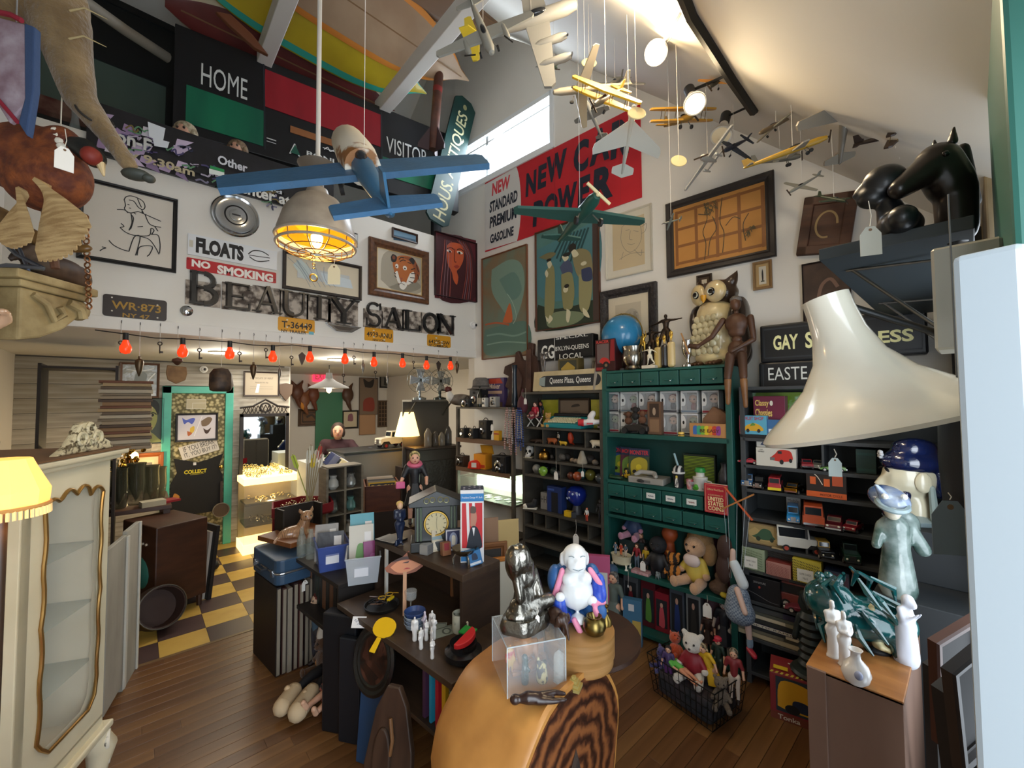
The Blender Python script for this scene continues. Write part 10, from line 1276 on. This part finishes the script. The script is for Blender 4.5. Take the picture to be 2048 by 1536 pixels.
def camo(t,sp,L,r,c,s):
 b=MB(M('8a9a5a',.6,C2='7a8a4e',sc_=9,Bp=.2));z=-s*(r*.3+c*.064)if s>0 else r*.3+c*.064
 for e,pts_ in((-1,[(.95,-.0),(.6,-.08),(.2,.35),(.5,.4),(.8,.3)]),(1,[(.95,.0),(.7,-.12),(.55,.0),(.35,-.1),(.3,.2),(.6,.38),(.9,.3)])):q=crv([(e*x*sp/2,-L*.08+y*c)for x,y in pts_]+[(e*pts_[0][0]*sp/2,-L*.08+pts_[0][1]*c)],4)[:-1];b.add([(x,y,z)for x,y in q],[tuple(range(len(q)))])
 b.bd('camouflage_patches',t);b=MB(M('d8d2c2',.4,C2='8a5a2a',sc_=7,lo=.5,hi=.55));b.lt([(r*1.5,-L*.2),(r*1.75,-L*.02),(r*1.6,L*.3),(r*1.3,L*.32),(r*1.2,L*.1),(0,L*.1)],(0,-L*.22,0),18,(PI/2,0,0));b.sd('peeling_cowl',t)
Pn('big blue and green camouflaged wooden airplane with a peeling open nose',728,338,1.5,(-.4,.62,-.68),(1,-.03,.0),.95,.85,'2c5a7a',M('2a5a80',.5,C2='255070',sc_=9,Bp=.15),prop=False,ext=camo,Ck=.2,tip=.9)
Pn('dark green fighter model with a cream wooden propeller',1160,432,1.9,(.25,.1,.95),(1,.02,-.22),.64,.7,'1f4a40',M('2a5048',.5),prop='d8c89a')
Pn('silver twin-boom fighter model with star markings at the top',966,62,2.0,(.28,-.9,.3),(.95,.3,.1),.5,.8,'9a9a92',style='twin');Pn('large silver four-engined bomber model cropped by the top edge',1062,40,2.2,(.96,.2,.15),(.3,-.95,.1),.78,.8,'8f8f8a',style='four',tail='c9b83a',gear=False);Pn('tiny green fighter model by the bomber wing tip',1108,130,2.9,(.2,-.75,.5),(.7,.6,.2),.22,.8,'5a6a5a',gear=False)
Pn('silver jet fighter model with a pointed nose facing the window',1170,178,2.3,(-.98,-.18,.1),(.1,.5,.85),.42,1.1,'a39a86',style='jet',prop=False)
def army(t,sp,L,r,c,s):
 b=MB();z=-s*(r*.3+c*.07);b.T=Matrix.Translation((0,-L*.08+c*.15,z))@Matrix.Rotation(PI/2 if s>0 else-PI/2,4,'X');Dw(b,sp,c,[('t','1c1a22','U.S. ARMY',-.3,-.2,.3,.3,.03),('e','1c2440',-.42,.03,.04,.22),('e','1c2440',.42,.03,.04,.22),('e','e4e4e0',-.42,.03,.02,.11),('e','e4e4e0',.42,.03,.02,.11)],0,0,0);b.bd('wing_markings',t)
Pn('yellow winged army biplane model with dark fuselage',1212,196,2.05,(-.55,-.62,.55),(.86,-.47,.2),.36,.95,'5c5648','dca81e','bi',ext=army,tail='e0b02a',Ck=.2);Pn('grey delta jet model with roundels seen from below',1258,268,2.2,(.05,.8,.5),(1,-.05,.1),.36,.9,'a3a39a',style='jet',prop=False,gear=False,Ck=.34,tip=.5)
Pn('brown and yellow biplane model behind the middle spotlight',1362,240,2.6,(.3,-.3,.85),(1,.12,-.1),.46,.6,'8a6a2a','c9952e','bi');Pn('orange trimmed dark fighter model diving beside the track',1440,160,2.4,(-.7,-.6,.3),(.55,-.55,.6),.26,1.0,'4a4438','c98a3a');Pn('silver floatplane model above the taped drawing',1415,318,2.5,(-.6,-.3,.7),(.7,.55,-.3),.4,.8,'a8a8a2',gear=False,ext=lambda t,sp,L,r,c,s:[MB(M('a8a8a2',.3)).cap((e*sp*.12,-L*.25,-s*r*2.6),r*.5,(e*sp*.12,L*.15,-s*r*2.6),r*.25,8).sd('float',t)for e in(-1,1)])
Pn('navy blue fighter model with a folded tail',1468,292,2.6,(-.75,-.5,.4),(.6,-.7,.3),.32,.9,'1f2838');Pn('brown and cream jet model over the taped drawing',1552,250,2.3,(-.8,-.5,.3),(.5,.3,.8),.28,1.3,'6b5a44','8a8470','jet',False);Pn('tan biplane model high on the warm ceiling',1790,105,2.0,(.55,-.15,.8),(.97,.2,-.2),.42,.75,'8a7a4a','6e623e','bi');Pn('large grey fighter model banking on the warm ceiling',1690,228,2.0,(-.25,.75,.45),(.9,.45,.1),.5,.75,'6e685e','7d766a',gear=False);Pn('yellow scout monoplane model with black crosses',1585,300,2.1,(.88,.2,.4),(-.3,-.25,.9),.34,1.1,'b08a2a','8a857a');Pn('grey striped monoplane model under the yellow scout',1560,318,2.4,(.75,-.15,.6),(.7,.35,-.5),.36,.7,'6e6e66')
Pn('small silver fighter model over the carved panel',1604,370,2.3,(-.85,-.5,.1),(.45,-.5,.7),.2,1.1,'8d8d84',gear=False);Pn('dark green fighter model in front of the carved panel',1668,398,2.1,(.3,-.5,.75),(.95,-.1,.2),.2,.8,'33402e',gear=False);Pn('tiny grey fighter model before the taped drawing frame',1342,443,2.5,(-.9,-.3,.2),(.3,.6,.7),.12,1.1,'6b6e64',gear=False);Pn('dark triplane model half hidden by the horse head',1790,268,1.9,(.6,-.1,.75),(.85,.5,-.1),.36,.7,'2c211c','33261f','bi');Pn('grey bomber model behind the yellow biplane',1230,165,2.7,(-.4,-.6,.6),(.9,-.2,.3),.4,.8,'7d7a70',style='twin');Pn('weathered grey fighter model above the red banner',1185,232,2.5,(-.5,.6,.5),(.75,-.6,.2),.3,.8,'8f9290',gear=False)
for x,y,D,lab in((1273,228,1.95,'cream oval disc hanging beside the yellow biplane'),(1357,323,2.2,'cream oval disc hanging beside the floatplane'),(1178,127,2.4,'white oval disc hanging above the silver jet')):P=DD(x,y,D);t=Tg('oval_disc',lab,'disc',P,rot=(1.2,-.5,-.4),Gp='cream discs among the airplanes');MB(M('d8c894',.6)).lt([(.048,0),(.05,.003),(.048,.006),(0,.006)],n=24,sy=.75).sd('disc',t);b=MB(M('cfcac0',.5));q=t.rotation_euler.to_matrix().inverted();b.cyl((0,0,.003),q@V((0,0,ROOF(P.y)-.01-P.z)),.0012,n=4);b.bd('thread',t)
